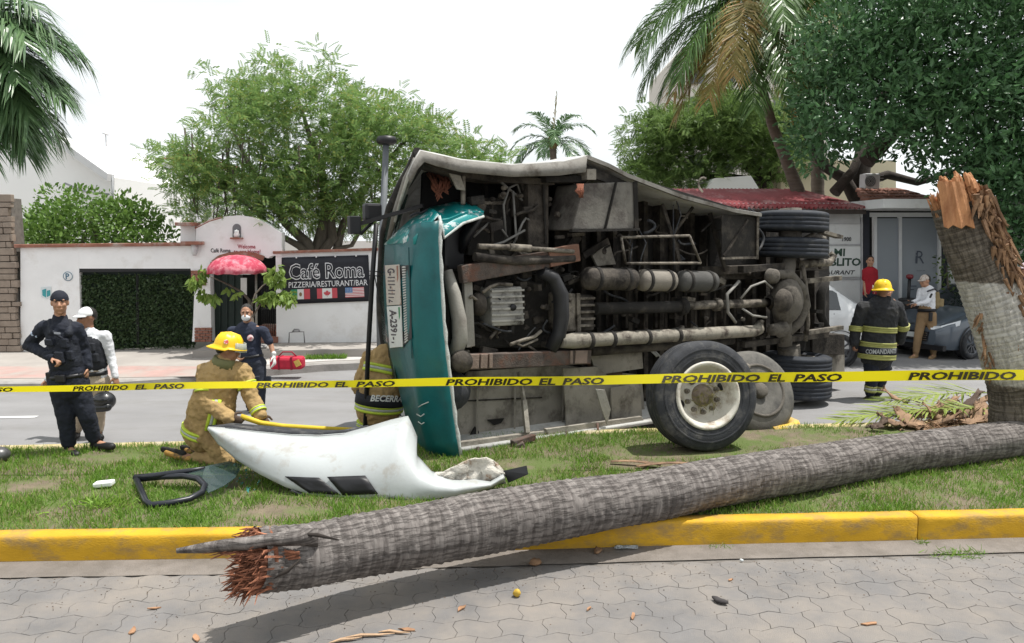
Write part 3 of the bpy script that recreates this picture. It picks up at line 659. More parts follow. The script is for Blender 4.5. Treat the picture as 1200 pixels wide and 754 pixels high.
# corrugated roof: wavy sheet sloping back
e0, e1 = SHOP.uz(690, 246, .5)[0], SHOP.uz(1016, 242, .5)[0]; ez = g(960, 243.5, .55).z; n = 420; rows = []
for t in (0, .3, .6, 1):
    rows.append([SHOP.pt(lerp(e0, e1, k / n), ez + .62 * t + .034 * math.sin(k * .9) + .015 * mnoise.noise(V((k * .1, t * 3, 0))), .55 - 3.6 * t) for k in range(n + 1)])
m_corr = mat('rusty_red_roof', (.235, .045, .05), .75, .25, 2, .2, 40, col2=(.36, .22, .21), mix=(.5, .68), mscale=1.6, stretch=(1, .35, 1))
mb = MB(); mb.grid(rows); mb.build('roof', m_corr, rs_, solid=.012)
mb = MB(); mb.bar(SHOP.pt(e0, ez - .09, .45), SHOP.pt(e1, ez - .09, .45), .06, .10); mb.build('eave_beam', mat('old_wood', (.05, .04, .035), .9, .3), rs_)
mb = MB()
for k in range(9): mb.bar(SHOP.pt(e1 - .5 * k, ez + .19, -.6 - .1 * k), SHOP.pt(e1 - .4 - .5 * k, ez + .26, -.7 - .1 * k), .5, .03)
mb.each('roof_patch', mat('roof_patch', (.33, .11, .11), .8, .3, 6), rs_)
sb = thing('restaurant_sign', 'white board with dark green restaurant name on the shop wall', 'sign', g(985, 308, .02))
mb = MB(); spoly(mb, [(915, 325.5), (915, 289.5), (1008.5, 289), (1008.5, 324.5)], .03, .05); mb.build('board', mat('board_white', (.66, .67, .66), .7, .06, 3), sb)
mb = MB()
def st(txt, x0, x1, y0, y1, mtl, bold, shear=0):
    m = MB(); a = g(x0, y1, .054); b = g(x1, y1, .054); put_text(m, txt, a, b - a, V((0, 0, g(x0, y0, .054).z - a.z)), 0, bold, shear); m.build('lettering', mtl, sb)
m_let = mat('letter_green', (.02, .055, .035), .6, .1); m_letb = mat('letter_black', (.03, .03, .035), .6)
st('MI', 977.5, 990, 291.5, 300.5, m_let, .03); st('PUEBLITO', 950, 1009 - .5, 302.5, 312, m_let, .035); st('RESTAURANT', 949.5, 1002, 317, 322, m_letb, .02, .25)
hn = MB(); a = g(987, 283, .02); put_text(hn, '1900', a, g(997.5, 283, .02) - a, V((0, 0, .1)), 0, .02); tag(hn.build('house_number', m_letb), 'small dark painted number on the white wall over the restaurant sign', 'sign')
# --- shop with glass front
sh = thing('shop_building', 'shop front with tall frosted glass panels beneath clay roof tiles', 'building', SHOP.pt(8, 0, -1))
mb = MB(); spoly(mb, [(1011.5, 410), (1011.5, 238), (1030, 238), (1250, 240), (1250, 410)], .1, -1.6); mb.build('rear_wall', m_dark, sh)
mb = MB(); spoly(mb, [(1113, 410), (1113, 244), (1260, 244), (1260, 410)], .2, -.1); mb.build('wall', m_offw, sh)
mb = MB(); mb.bar(g(1013, 240.5, .5), g(1260, 241.5, .5), 1.6, .20); mb.build('canopy_beam', m_offw, sh, bevel=.01)
mb = MB(); mb.bar(g(1017, 252, -.15), g(1112, 252, -.15), .1, .10); 
for x in (1025, 1054.5, 1100): mb.bar(g(x, 400, -.15), g(x - .2, 254, -.15), .07, .11 if x != 1054.5 else .08)
mb.build('window_frame', m_fr, sh)
m_frost = mat('frosted_glass', (.27, .30, .335), .28, .06, .8, spec=.6)
for x0, x1 in ((1026.5, 1053.3), (1055.8, 1098.5)):
    mb = MB(); spoly(mb, [(x0, 400), (x0, 256), (x1, 256), (x1, 400)], .02, -.16); mb.build('pane', m_frost, sh)
mb = MB(); spoly(mb, [(1101.5, 400), (1101.5, 256), (1112, 256), (1112, 400)], .02, -.18); mb.build('pane', mat('dark_pane', (.03, .035, .045), .15, .1), sh)
lg = MB()
a = g(1073.5, 309, -.145); put_text(lg, 'R', a, g(1083, 309, -.145) - a, V((0, 0, .30)), 0, -.005); put_text(lg, 'i', g(1072.6, 309, -.143), SHOP.u * .05, V((0, 0, .25)), 0, .0)
a = g(1074, 318, -.145); put_text(lg, 'SALON & SPA', a, g(1084, 318, -.145) - a, V((0, 0, .025)))
lg.v = lg.v; lg.build('lettering', mat('logo_grey', (.085, .10, .135), .5), sh)
lg = MB()
for x0, x1, y in ((1067, 1074, 335.5), (1063, 1071, 339.5)): lg.bar(g(x0, y, -.15), g(x1, y, -.15), .006, .022)
lg.each('small_print', MATS['logo_grey'], sh)
mb = MB(); spoly(mb, [(1011.8, 410), (1011.8, 247), (1019, 247), (1019, 410)], .08, -.02); mb.build('door_leaf', mat('door_navy', (.016, .018, .028), .6), sh)
# clay tiles: half round, each laid by itself
tl = MB(); 
for k in range(7): pass
u0, u1 = SHOP.uz(1013, 236, .4)[0], SHOP.uz(1098, 236, .4)[0]; nC = 17; tw = (u1 - u0) / nC; z0 = g(1050, 238, .55).z
tmesh = None
for j in range(4):
    for i in range(nC):
        c = SHOP.pt(u0 + .16 * j + (tw - .012 * j) * (i + .5) + random.uniform(-.01, .01), z0 + .085 * j, .62 - .36 * j)
        if tmesh is None:
            mb = MB(); d = (SHOP.n * -.42 + V((0, 0, .10))); rows = []
            for s in (0, 1):
                rows.append([V((0, 0, 0)) + d * s + SHOP.u * (math.cos(R(a)) * tw * .56) + V((0, 0, 1)) * (math.sin(R(a)) * .085 - .02 * s) for a in range(0, 181, 30)])
            mb.grid(rows); o = mb.build('tile', terracotta, None, solid=.018); tmesh = o.data; o.parent = sh
        else:
            o = bpy.data.objects.new('tile', tmesh); COL.objects.link(o); o.parent = sh; mods(o, solid=.018)
        o.location = c - wloc(sh); o.rotation_euler = (random.uniform(-.03, .03), random.uniform(-.03, .03), random.uniform(-.04, .04))
mb = MB(); mb.prism([SHOP.pt(u0, z0 - .03, .5), SHOP.pt(u1, z0 - .03, .5), SHOP.pt(u1, z0 + .32, -.9), SHOP.pt(u0 + .7, z0 + .32, -.9)], V((0, 0, -.06))); mb.build('roof', MATS['old_wood'], sh)
# AC unit
ac = thing('air_conditioner', 'white outdoor air conditioner on the roof behind the clay tiles', 'air conditioner', g(1020, 221, -.9))
mb = MB(); a, b = g(1010, 222, -.9), g(1027, 222, -.9); top = g(1018, 204, -.9).z; c = (a + b) / 2; c.z = (a.z + top) / 2
mb.box(c, ((b - a).length / 2, .15, (top - a.z) / 2), (SHOP.u, SHOP.n, V((0, 0, 1)))); mb.build('casing', m_fr, ac, bevel=.02)
mb = MB(); q = c - SHOP.u * .06 + SHOP.n * .155; mb.lathe(q, SHOP.n, [(0, 0), (.10, .0), (.125, .01), (.14, .0)], 22); fg = mb.build('fan_grille', mat('ac_dark', (.07, .075, .08), .6), ac)
mb = MB()
for k in range(4): mb.lathe(q + SHOP.n * .008, SHOP.n, [(.03 + .03 * k, .0), (.034 + .03 * k, .004), (.038 + .03 * k, 0)], 20)
for k in range(5): mb.bar(c + SHOP.u * .17 + SHOP.n * .152 + V((0, 0, -.14 + .07 * k)), c + SHOP.u * .26 + SHOP.n * .152 + V((0, 0, -.14 + .07 * k)), .006, .012)
mb.build('grille_ring', m_fr, fg)
# green neighbour front and pale buildings further back
gb = thing('green_shop', 'green painted shop front glimpsed past the broken palm stump', 'building', P(1230, 400, 19.5)); gb.location.z = 0
mb = MB(); mb.prism([P(1187, 405, 19.2), P(1187, 291, 19.2), P(1330, 291, 19.2), P(1330, 405, 19.2)], V((0, 3, 0))); mb.build('wall', mat('green_wall', (.02, .22, .06), .7, .1), gb)
mb = MB(); mb.bar(P(1185, 291, 19.1), P(1330, 291, 19.1), .5, .14); mb.build('lintel', m_offw, gb)
cb = thing('cream_building', 'cream plastered building with small dark windows rising behind the red roof', 'building', P(965, 330, 27)); cb.location.z = 0
m_cream = mat('cream_wall', (.62, .545, .40), .85, .06, 1)
mb = MB(); mb.prism([P(915, 330, 26), P(915, 196, 26), P(978, 188, 26), P(1050, 188, 26), P(1050, 330, 26)], V((0, 6, 0))); mb.build('wall', m_cream, cb)
for x, y in ((928, 208), (985, 204)):
    mb = MB(); mb.prism([P(x, y + 14, 25.97), P(x, y, 25.97), P(x + 9, y, 25.97), P(x + 9, y + 14, 25.97)], V((0, .05, 0))); mb.build('window', black_pl, cb)
mb = MB(); mb.bar(P(913, 196, 25.9), P(979, 187.5, 25.9), .4, .12); mb.build('parapet', m_cream, cb)
wb = thing('white_gable_house', 'small white gable end behind the corrugated roof', 'house', P(862, 330, 25)); wb.location.z = 0
mb = MB(); mb.prism([P(828, 330, 25), P(828, 220, 25), P(838, 209, 25), P(880, 206, 25), P(890, 222, 25), P(890, 330, 25)], V((0, 4, 0))); mb.build('wall', m_far, wb)
wb = thing('apartment_block', 'tall pale apartment block mostly hidden behind the palm and the trees', 'building', P(870, 330, 48)); wb.location.z = 0
mb = MB(); mb.prism([P(795, 330, 48), P(795, 62, 48), P(800, 55, 48), P(970, 40, 48), P(970, 330, 48)], V((0, 10, 0))); mb.build('wall', mat('pale_block', (.60, .56, .50), .85, .05), wb)
for j in range(5):
    for i in range(5):
        x, y = 808 + 33 * i, 80 + 34 * j
        mb = MB(); mb.prism([P(x, y + 18, 47.9), P(x, y, 47.9), P(x + 18, y, 47.9), P(x + 18, y + 18, 47.9)], V((0, .2, 0))); mb.build('window', mat('far_window', (.10, .11, .12), .3), wb)
# ================================================================== trees and palms
m_bark = mat('grey_bark', (.13, .11, .09), .95, .3, 8, .8, 40, stretch=(1, 1, .35))
m_bark_d = mat('dark_bark', (.055, .045, .038), .95, .3, 8, .8, 40)
LEAF_V = np.array([(0, 0, 0), (.26, .35, .05), (0, .42, 0), (-.26, .35, .05), (.20, .72, .03), (0, .76, -.04), (-.20, .72, .03), (0, 1.0, -.1)])
LEAF_F = np.array([(0, 1, 2, 2), (0, 2, 3, 3), (1, 4, 5, 2), (2, 5, 6, 3), (4, 7, 5, 5), (5, 7, 6, 6)])
def tri(f):     # quads with a doubled corner -> triangles only
    out = []
    for q in f:
        q = list(q)
        if len(set(q)) == 3:
            s = []; [s.append(i) for i in q if i not in s]; out.append(s)
        else: out += [[q[0], q[1], q[2]], [q[0], q[2], q[3]]]
    return np.array(out)
LEAF_T = tri(LEAF_F)
def sprig(nl, wl, ll):      # pinnate spray of paired leaflets along a bent rachis, unit length
    vs = []; fs = []
    for k in range(nl):
        t = (k + 1) / (nl + .5); y = t; z = -.18 * t * t
        for s in (-1, 1):
            b = len(vs); L = ll * (1 - .45 * abs(t - .45))
            vs += [(0, y, z), (s * L * .5, y + wl * .9, z + .02), (s * L, y + L * .35, z - .05), (s * L * .5, y - wl * .3, z + .02)]
            fs += [(b, b + 1, b + 2), (b, b + 2, b + 3)]
    return np.array(vs), np.array(fs)
SPRIG_V, SPRIG_F = sprig(7, .10, .34)
def sample_clumps(cl, dens, rng, shell=.55):
    pos = []; nrm = []
    for c, r in cl:
        n = max(4, int(dens * r * r)); d = rng.normal(size=(n, 3)); d /= np.linalg.norm(d, axis=1, keepdims=True)
        rad = (shell + (1 - shell) * rng.random(n)) ** .6
        pos.append(np.array(c) + d * (rad * r)[:, None] * [1.15, 1.0, .72]); nrm.append(d)
    return np.concatenate(pos), np.concatenate(nrm)
def clumps_in(poly, n, Y, dY, r0, r1, rng, keep=None):
    xs = [p[0] for p in poly]; ys = [p[1] for p in poly]; cl = []
    while len(cl) < n:
        x, y = rng.uniform(min(xs), max(xs)), rng.uniform(min(ys), max(ys))
        if inside(poly, x, y): cl.append((tuple(P(x, y, Y + rng.uniform(-dY, dY))), rng.uniform(r0, r1)))
    return cl
def tree(name, label, base, trunks, crown, mleaf, mbark, parts=None, group=None):
    t = thing(name, label, 'tree', base, group)
    mb = MB()
    for pts, rad in trunks: mb.tube(pts, rad, 10)
    mb.build('trunk', mbark, t)
    v, f = crown; tag(mesh_np('crown', v, f, mleaf, t, False), kind=None)
    return t
rng = np.random.default_rng(21)
# --- cafe tree, feathery
poly = [(185, 208), (190, 180), (228, 172), (238, 146), (250, 132), (252, 112), (268, 102), (292, 96), (318, 76), (336, 78), (350, 92), (375, 80), (390, 90), (402, 106), (440, 120), (474, 128), (500, 148), (540, 166), (586, 186), (586, 202), (500, 190), (478, 215), (470, 250), (440, 268), (400, 262), (360, 272), (330, 258), (300, 248), (262, 250), (222, 258), (200, 240)]
cl = clumps_in(poly, 310, 17.6, 1.6, .30, .56, rng)
for x, y in ((243, 82), (255, 95), (320, 55), (330, 62), (372, 58), (385, 64), (392, 80), (480, 112), (460, 108), (495, 135), (528, 152), (560, 165), (590, 175), (188, 178), (196, 200), (228, 140), (205, 222), (212, 250)): cl.append((tuple(P(x, y, 17.6 + rng.uniform(-.8, .8))), rng.uniform(.16, .34)))
pos, nr = sample_clumps(cl, 185, rng, .25)
zd = nr * .6 + rng.normal(0, .55, nr.shape) + np.array([0, 0, .12])
v, f = scatter(SPRIG_V, SPRIG_F, pos, zd, rng.uniform(.14, .29, len(pos)), np.c_[rng.normal(0, .35, len(pos)), rng.normal(0, .35, len(pos)), np.ones(len(pos))] , rng)
m_feather = leafmat('feather_leaf', (.085, .175, .048), (.255, .385, .12), .5, .5, (.30, .33, .09))
b0 = h(372, 402, -1.0); T = []
def pp(lst, Y): return [P(x, y, Y + (i * .12)) for i, (x, y) in enumerate(lst)]
T.append((pp([(372, 400), (372, 340), (374, 290), (384, 250), (378, 205), (360, 150), (345, 100)], 17.2), [.20, .19, .17, .14, .09, .05, .015]))
T.append((pp([(372, 320), (360, 285), (335, 262), (318, 235), (290, 190), (262, 130)], 17.2), [.13, .12, .10, .08, .05, .015]))
T.append((pp([(374, 300), (390, 280), (386, 240), (410, 190), (430, 140)], 17.3), [.12, .11, .09, .06, .015]))
T.append((pp([(376, 330), (395, 292), (402, 262), (430, 220), (470, 170), (500, 145)], 17.4), [.11, .10, .08, .06, .04, .015]))
T.append((pp([(374, 310), (350, 288), (328, 276), (290, 240), (240, 200)], 17.0), [.09, .08, .06, .04, .012]))
T.append((pp([(392, 292), (412, 288), (440, 240), (520, 190), (585, 185)], 17.4), [.06, .05, .04, .03, .01]))
rr = random.Random(31)
for k in range(34):      # thin hanging stems
    x = rr.uniform(215, 465); y = rr.uniform(150, 215); Y = rr.uniform(16.6, 18.4)
    T.append(([P(x, y, Y), P(x + rr.uniform(-6, 6), y + 35, Y), P(x + rr.uniform(-9, 9), y + rr.uniform(60, 85), Y)], [.022, .018, .008]))
tree('feathery_tree', 'large feathery light green tree with bare lower limbs behind the cafe banner wall', b0, T, (v, f), m_feather, m_bark)
# --- clipped bush over the garage wall
poly = [(28, 292), (28, 246), (50, 235), (75, 228), (95, 232), (118, 226), (150, 238), (178, 250), (196, 280), (197, 287)]
cl = clumps_in(poly, 110, 17.4, .9, .22, .42, rng); pos, nr = sample_clumps(cl, 560, rng, .6)
v, f = scatter(LEAF_V, LEAF_T, pos, nr + rng.normal(0, .5, nr.shape) + [0, 0, .35], rng.uniform(.07, .14, len(pos)), None, rng)
T = [([P(x0, 300, 17.4), P(x0 + 4, 275, 17.4), P(x1, 245, 17.4)], [.05, .04, .02]) for x0, x1 in ((60, 50), (95, 120), (108, 100), (130, 160))] + [([P(100, 398, 17.4), P(100, 300, 17.4)], [.1, .08])]
tree('leafy_bush', 'dense rounded green bush growing over the garage wall', P(100, 400, 17.4), T, (v, f), leafmat('bush_leaf', (.045, .11, .018), (.15, .26, .05), .45, .3), m_bark)
# --- small drooping tree in front of the entrance
small = []
for x, y, r in ((231, 326, .13), (227, 333, .09), (236, 340, .07), (245, 347, .12), (252, 350, .07), (320, 322, .12), (326, 330, .12), (314, 346, .12), (326, 348, .16), (336, 346, .12), (342, 354, .07), (308, 350, .10), (268, 338, .06), (276, 345, .05), (236, 318, .08), (325, 314, .08)): small.append((tuple(P(x, y, 14.9 + rng.uniform(-.12, .12))), r * 1.15))
pos, nr = sample_clumps(small, 2300, rng, .2)
v, f = scatter(LEAF_V, LEAF_T, pos, nr * .5 + rng.normal(0, .3, nr.shape) - [0, 0, .8], rng.uniform(.09, .18, len(pos)), None, rng)
T = [(pp([(297, 410), (296, 380), (292, 352), (283, 342), (266, 333), (246, 324), (234, 325)], 14.8), [.04, .036, .03, .022, .018, .012, .006]),
     (pp([(294, 362), (299, 345), (308, 335), (322, 326)], 14.8), [.024, .02, .014, .007]), (pp([(296, 372), (306, 355), (325, 345)], 14.8), [.018, .014, .006])]
tree('sapling', 'slender young tree with drooping bright leaves in front of the cafe door', P(297, 408, 14.8), T, (v, f), leafmat('sapling_leaf', (.10, .19, .03), (.27, .38, .09), .45, .45), m_bark)
# --- broad light green tree in the middle distance
poly = [(738, 160), (752, 135), (772, 130), (800, 128), (830, 118), (862, 108), (900, 118), (935, 140), (930, 205), (890, 212), (845, 205), (800, 219), (762, 222), (744, 205)]
cl = clumps_in(poly, 165, 27, 1.6, .4, .75, rng)
for x, y in ((736, 178), (745, 150), (757, 128), (748, 215), (790, 124), (740, 195)): cl.append((tuple(P(x, y, 27)), .35))
pos, nr = sample_clumps(cl, 125, rng, .3)
v, f = scatter(SPRIG_V, SPRIG_F, pos, nr * .8 + rng.normal(0, .5, nr.shape), rng.uniform(.22, .42, len(pos)), np.c_[rng.normal(0, .35, len(pos)), rng.normal(0, .35, len(pos)), np.ones(len(pos))], rng)
T = [(pp([(893, 400), (893, 225), (885, 200), (860, 170), (820, 150)], 27), [.35, .3, .22, .13, .03]), (pp([(890, 215), (850, 208), (800, 205), (760, 200)], 26.6), [.2, .15, .10, .03]), (pp([(893, 220), (910, 180), (920, 140)], 27), [.2, .15, .03])]
tree('spreading_tree', 'spreading light green tree with dark boughs above the corrugated roof', P(893, 402, 27), T, (v, f), leafmat('spread_leaf', (.06, .125, .03), (.19, .285, .08), .5, .4), m_bark_d)
# --- great dark tree over the shop
poly = [(938, 120), (945, 78), (962, 40), (985, -10), (1010, -60), (1290, -60), (1290, 330), (1230, 325), (1192, 290), (1168, 268), (1150, 238), (1118, 222), (1104, 226), (1094, 188), (1060, 172), (1030, 160), (1000, 164), (972, 188), (948, 180), (950, 168), (938, 150)]
cl = clumps_in(poly, 420, 16.8, 1.6, .40, .75, rng)
for x, y in ((958, 196), (1112, 228), (1150, 245), (1170, 275), (1180, 290), (1150, 265), (1188, 305), (945, 70), (975, 30)): cl.append((tuple(P(x, y, 16.0)), .32))
pos, nr = sample_clumps(cl, 330, rng, .45)
v, f = scatter(LEAF_V * [.72, 1, 1], LEAF_T, pos, nr * .7 + rng.normal(0, .5, nr.shape) + [0, 0, .1], rng.uniform(.11, .21, len(pos)), None, rng)
T = [(pp([(1012, 395), (1010, 240), (1008, 205), (1014, 165), (1040, 100), (1080, 30)], 20.0), [.32, .27, .24, .2, .14, .07]), (pp([(1006, 240), (990, 210), (965, 195), (940, 150), (950, 80)], 19.9), [.18, .15, .12, .08, .03]),
     (pp([(1010, 215), (1040, 205), (1075, 214), (1110, 205), (1180, 170)], 19.6), [.13, .11, .09, .07, .03]), (pp([(978, 226), (1000, 200), (1020, 150)], 19.6), [.15, .12, .07]), (pp([(1015, 190), (1100, 100), (1180, 40)], 19.2), [.2, .14, .05])]
tree('broad_dark_tree', 'huge dark glossy leaved tree overhanging the shop and stump', P(1012, 400, 20), T, (v, f), leafmat('dark_leaf', (.020, .064, .024), (.088, .185, .072), .36, .25), m_bark_d)
# --- little pot tree by the shop window
cl = [(tuple(P(x, y, 16.9)), r) for x, y, r in ((1112, 305, .3), (1122, 318, .32), (1108, 325, .22), (1126, 335, .3), (1118, 345, .25), (1110, 312, .2))]
pos, nr = sample_clumps(cl, 420, rng, .2); v, f = scatter(LEAF_V, LEAF_T, pos, nr + rng.normal(0, .5, nr.shape), rng.uniform(.06, .11, len(pos)), None, rng)
T = [(pp([(1116, 400), (1116, 365), (1111, 335), (1109, 312)], 16.9), [.03, .028, .02, .01]), (pp([(1116, 372), (1122, 345), (1126, 325)], 16.9), [.02, .015, .008])]
tree('potted_tree', 'thin small leaved tree beside the frosted shop window', P(1116, 402, 16.9), T, (v, f), leafmat('pot_leaf', (.04, .085, .02), (.12, .18, .05), .5, .35), m_bark)
# --- palms
def frond(mb_v, mb_f, base, d0, L, droop, nleaf, ll, lw, rng, twist=0., hang=.5):
    """a feather leaf: curved midrib with two rows of folded, drooping leaflets"""
    d = V(d0).normalized(); p = V(base); pts = [p.copy()]; n = 18
    for i in range(n):
        d = (d + V((0, 0, -1)) * droop / n * (.5 + 1.3 * i / n)).normalized(); p = p + d * (L / n); pts.append(p.copy())
    for i in range(n):      # midrib as a thin three sided bar
        t = (pts[i + 1] - pts[i]).normalized(); sx = t.cross(V((0, 0, 1))).normalized(); r0 = .028 * (1 - i / n) * L / 3 + .004; b = len(mb_v)
        up = sx.cross(t)
        for q in (pts[i], pts[i + 1]):
            mb_v += [q + sx * r0, q - sx * r0, q - up * r0 * .9]
        mb_f += [(b, b + 3, b + 4), (b, b + 4, b + 1), (b + 1, b + 4, b + 5), (b + 1, b + 5, b + 2), (b + 2, b + 5, b + 3), (b + 2, b + 3, b)]
    for k in range(nleaf):
        t = .10 + .90 * (k + rng.random() * .5) / nleaf; i = min(n - 1, int(t * n)); fr = t * n - i; q = pts[i].lerp(pts[i + 1], fr)
        tan = (pts[i + 1] - pts[i]).normalized(); sx = tan.cross(V((0, 0, 1)));
        sx = sx.normalized() if sx.length > .05 else V((1, 0, 0)); up = sx.cross(tan)
        le = ll * (.55 + .75 * math.sin(math.pi * min(1, .12 + t * .86)) ) * rng.uniform(.8, 1.15)
        for s in (-1, 1):
            dr = (sx * s * .85 + tan * (.55 + .5 * t) + up * rng.uniform(.05, .3) + V(rng.normal(0, .09, 3))).normalized()
            m = q + dr * le * .5 + V((0, 0, -hang * le * .12)); e = q + dr * le * .9 + V((0, 0, -hang * le * rng.uniform(.35, .7)))
            wv = dr.cross(up + V(rng.normal(0, .25, 3))).normalized() * lw; b = len(mb_v)
            mb_v += [q - wv * .5, q + wv * .5, m + wv, m - wv, e]
            mb_f += [(b, b + 1, b + 2), (b, b + 2, b + 3), (b + 3, b + 2, b + 4)]
def palm(name, label, trunk, rad, crown, fronds, mats, rng, ll, lw, nleaf, mt, group=None, hang=.6):
    t = thing(name, label, 'palm', trunk[0], group); mb = MB()
    pts = []; rr_ = []; N = 60; cum = [0]
    for a, b in zip(trunk[:-1], trunk[1:]): cum.append(cum[-1] + (V(b) - V(a)).length)
    for i in range(N + 1):
        s = cum[-1] * i / N; q = V([interp(cum, [p[k] for p in trunk], s) for k in range(3)]); pts.append(q); rr_.append(interp(cum, rad, s) * (1 + .06 * (i % 2)))
    mb.tube(pts, rr_, 12); mb.build('trunk', mt, t)
    mb = MB(); mb.ell(crown, (rad[-1] * 1.6, rad[-1] * 1.6, rad[-1] * 3)); mb.build('crown_shaft', mat('palm_heart', (.20, .15, .06), .9, .3, 8), t)
    for d, L, dr, mi in fronds:
        v_, f_ = [], []; frond(v_, f_, crown, d, L, dr, nleaf, ll, lw, rng, hang=hang)
        mesh_np('frond', np.array([tuple(q) for q in v_]), np.array(f_), mats[mi], t)
    return t
m_pg = leafmat('palm_green', (.035, .085, .022), (.11, .20, .055), .35, .25); m_py = leafmat('palm_yellow', (.14, .145, .03), (.30, .23, .07), .5, .35, (.32, .19, .06))
m_pl = leafmat('palm_blue_green', (.04, .095, .04), (.12, .21, .085), .3, .2)
m_ptr = mat('palm_trunk', (.17, .135, .11), .95, .25, 6, .7, 40, stretch=(.4, .4, 3))
r5 = np.random.default_rng(5)
cr = P(884, -4, 20.5); fl_ = []
for a, el, L, dr, mi in ((178, .30, 3.1, 1.5, 0), (192, -.05, 2.9, 1.4, 0), (170, -.35, 2.7, 1.2, 0), (205, -.45, 2.9, 1.0, 1), (185, -.75, 2.8, .8, 1), (230, -.55, 3.0, .9, 1), (255, -.85, 2.9, .6, 0), (280, -.75, 3.0, .6, 0), (300, -.5, 3.0, .9, 0), (330, -.3, 2.8, 1.1, 0), (350, .1, 2.9, 1.3, 0), (5, -.2, 2.6, 1.3, 0), (20, .4, 3.0, 1.2, 0), (60, .5, 3, 1, 0), (100, .3, 3, 1.2, 0), (140, .4, 3, 1.2, 0), (160, -.1, 3, 1.3, 0), (215, -.2, 3.0, 1.3, 0), (340, -.75, 2.9, .8, 1), (320, -.95, 2.6, .5, 1), (265, .3, 3, 1.6, 0), (245, -.2, 3.1, 1.3, 1), (200, .15, 3.2, 1.5, 0), (10, -.75, 2.7, .7, 0), (25, -.9, 2.6, .6, 1)):
    fl_.append((V((math.cos(R(a)), math.sin(R(a)), 0)) * math.cos(el) + V((0, 0, math.sin(el))), L * 1.28, dr * 1.1, mi))
palm('coconut_palm', 'leaning coconut palm with hanging yellowed fronds above the red roof', [P(936, 398, 20.5), P(936, 226, 20.5), P(922, 190, 20.5), P(906, 150, 20.5), P(893, 105, 20.5), P(886, 60, 20.5), P(884, 0, 20.5)], [.22, .17, .14, .125, .115, .11, .105], cr, fl_, [m_pg, m_py], r5, .74, .019, 96, m_ptr, None, .8)
cr = P(948, -20, 22); fl_ = [(V((math.cos(R(a)), math.sin(R(a)), 0)) * math.cos(el) + V((0, 0, math.sin(el))), L, dr, mi) for a, el, L, dr, mi in ((190, -.5, 2.6, 1.0, 0), (220, -.8, 3.0, .7, 0), (250, -.95, 3.2, .5, 0), (280, -.8, 3.2, .6, 1), (310, -.9, 3, .5, 0), (350, -.4, 2.6, 1, 0), (100, .2, 2.5, 1, 0), (175, -.1, 2.6, 1.2, 0))]
palm('coconut_palm', 'taller palm with dark drooping fronds between the leaning palm and the great tree', [P(960, 400, 22), P(958, 200, 22), P(955, 100, 22), P(948, -20, 22)], [.2, .17, .14, .12], cr, fl_, [m_pg, m_py], r5, .74, .019, 86, m_ptr, None, .8)
cr = P(648, 166, 44); fl_ = []
for a, el, L, dr in ((178, .55, 2.9, 1.9), (200, .15, 2.8, 1.8), (165, .95, 2.7, 1.7), (150, .2, 2.8, 1.6), (20, .5, 2.8, 2.1), (0, .95, 2.8, 1.9), (340, .2, 2.7, 1.7), (270, .7, 2.6, 2.0), (250, .2, 2.6, 1.6), (300, .1, 2.6, 1.7), (90, .5, 2.6, 1.7), (185, -.15, 2.5, 1.3), (355, -.15, 2.5, 1.4), (225, 1.1, 2.5, 1.4), (310, 1.1, 2.6, 1.7), (60, 1.0, 2.5, 1.5)):
    fl_.append((V((math.cos(R(a)), math.sin(R(a)), 0)) * math.cos(el) + V((0, 0, math.sin(el))), L, dr, 0))
fl_.append((V((.08, 0, 1)), 2.6, .12, 1))
palm('coconut_palm', 'distant round crowned palm standing alone beyond the overturned bus', [P(650, 398, 44), P(650, 250, 44), P(648, 166, 44)], [.25, .2, .18], cr, fl_, [m_pl, m_py], r5, .62, .03, 46, m_ptr, None, .5)
cr = P(-58, 58, 9.2); fl_ = []; rv = random.Random(4)
for k in range(32):
    a = rv.choice((rv.uniform(-75, 60), rv.uniform(-60, 30), rv.uniform(0, 360))); el = rv.uniform(-.75, .95)
    fl_.append((V((math.cos(R(a)), math.sin(R(a)), 0)) * math.cos(el) + V((0, 0, math.sin(el))), rv.uniform(1.25, 1.62), 1.0 + .55 * max(0, el) + rv.uniform(0, .4), 0))
palm('verge_palm', 'palm with arching glossy fronds over the stone pier', [G(-160, 560, ZM), P(-110, 300, 9.2), P(-58, 58, 9.2)], [.16, .13, .12], cr, fl_, [m_pl], r5, .50, .013, 64, m_ptr, None, .9)
# ================================================================== overturned bus: lies on its side, underbody towards the street, nose towards the cafe
BO = G(500, 538, ZM); ba = R(33)
BUS = Wall(BO, BO + V((math.cos(ba), math.sin(ba), 0)))
U, NB, Z = BUS.u, BUS.n, V((0, 0, 1))
def b(px, py, d=0.): return BUS.hit(px, py, -d)          # d = depth behind the underbody plane
bus = thing('overturned_bus', 'teal fronted bus lying on its side with its dirty underbody exposed', 'bus', (BO.x, BO.y, ZM))
m_under = mat('under_black', (.020, .018, .016), .9, .35, 4, .4, 40, col2=(.075, .064, .052), mix=(.52, .74), mscale=4)
m_dirty = mat('dirty_grey', (.085, .073, .060), .9, .4, 4, .4, 50, col2=(.016, .013, .011), mix=(.38, .60), mscale=3.6)
m_panel = mat('grey_panel', (.28, .258, .22), .85, .22, 3, .3, 40, col2=(.06, .047, .036), mix=(.49, .70), mscale=3.4)
m_rust = mat('rusty_steel', (.085, .068, .058), .9, .45, 7, .5, 60, col2=(.125, .062, .042), mix=(.48, .66), mscale=6)
m_steel = mat('dusty_steel', (.22, .195, .16), .75, .3, 5, .3, 60, col2=(.035, .028, .022), mix=(.42, .62), mscale=6, metal=.1)
m_teal = mat('teal_paint', (.002, .105, .112), .42, .14, 3, .10, 40, col2=(.003, .062, .068), mix=(.42, .72), mscale=1.8, coat=.12)
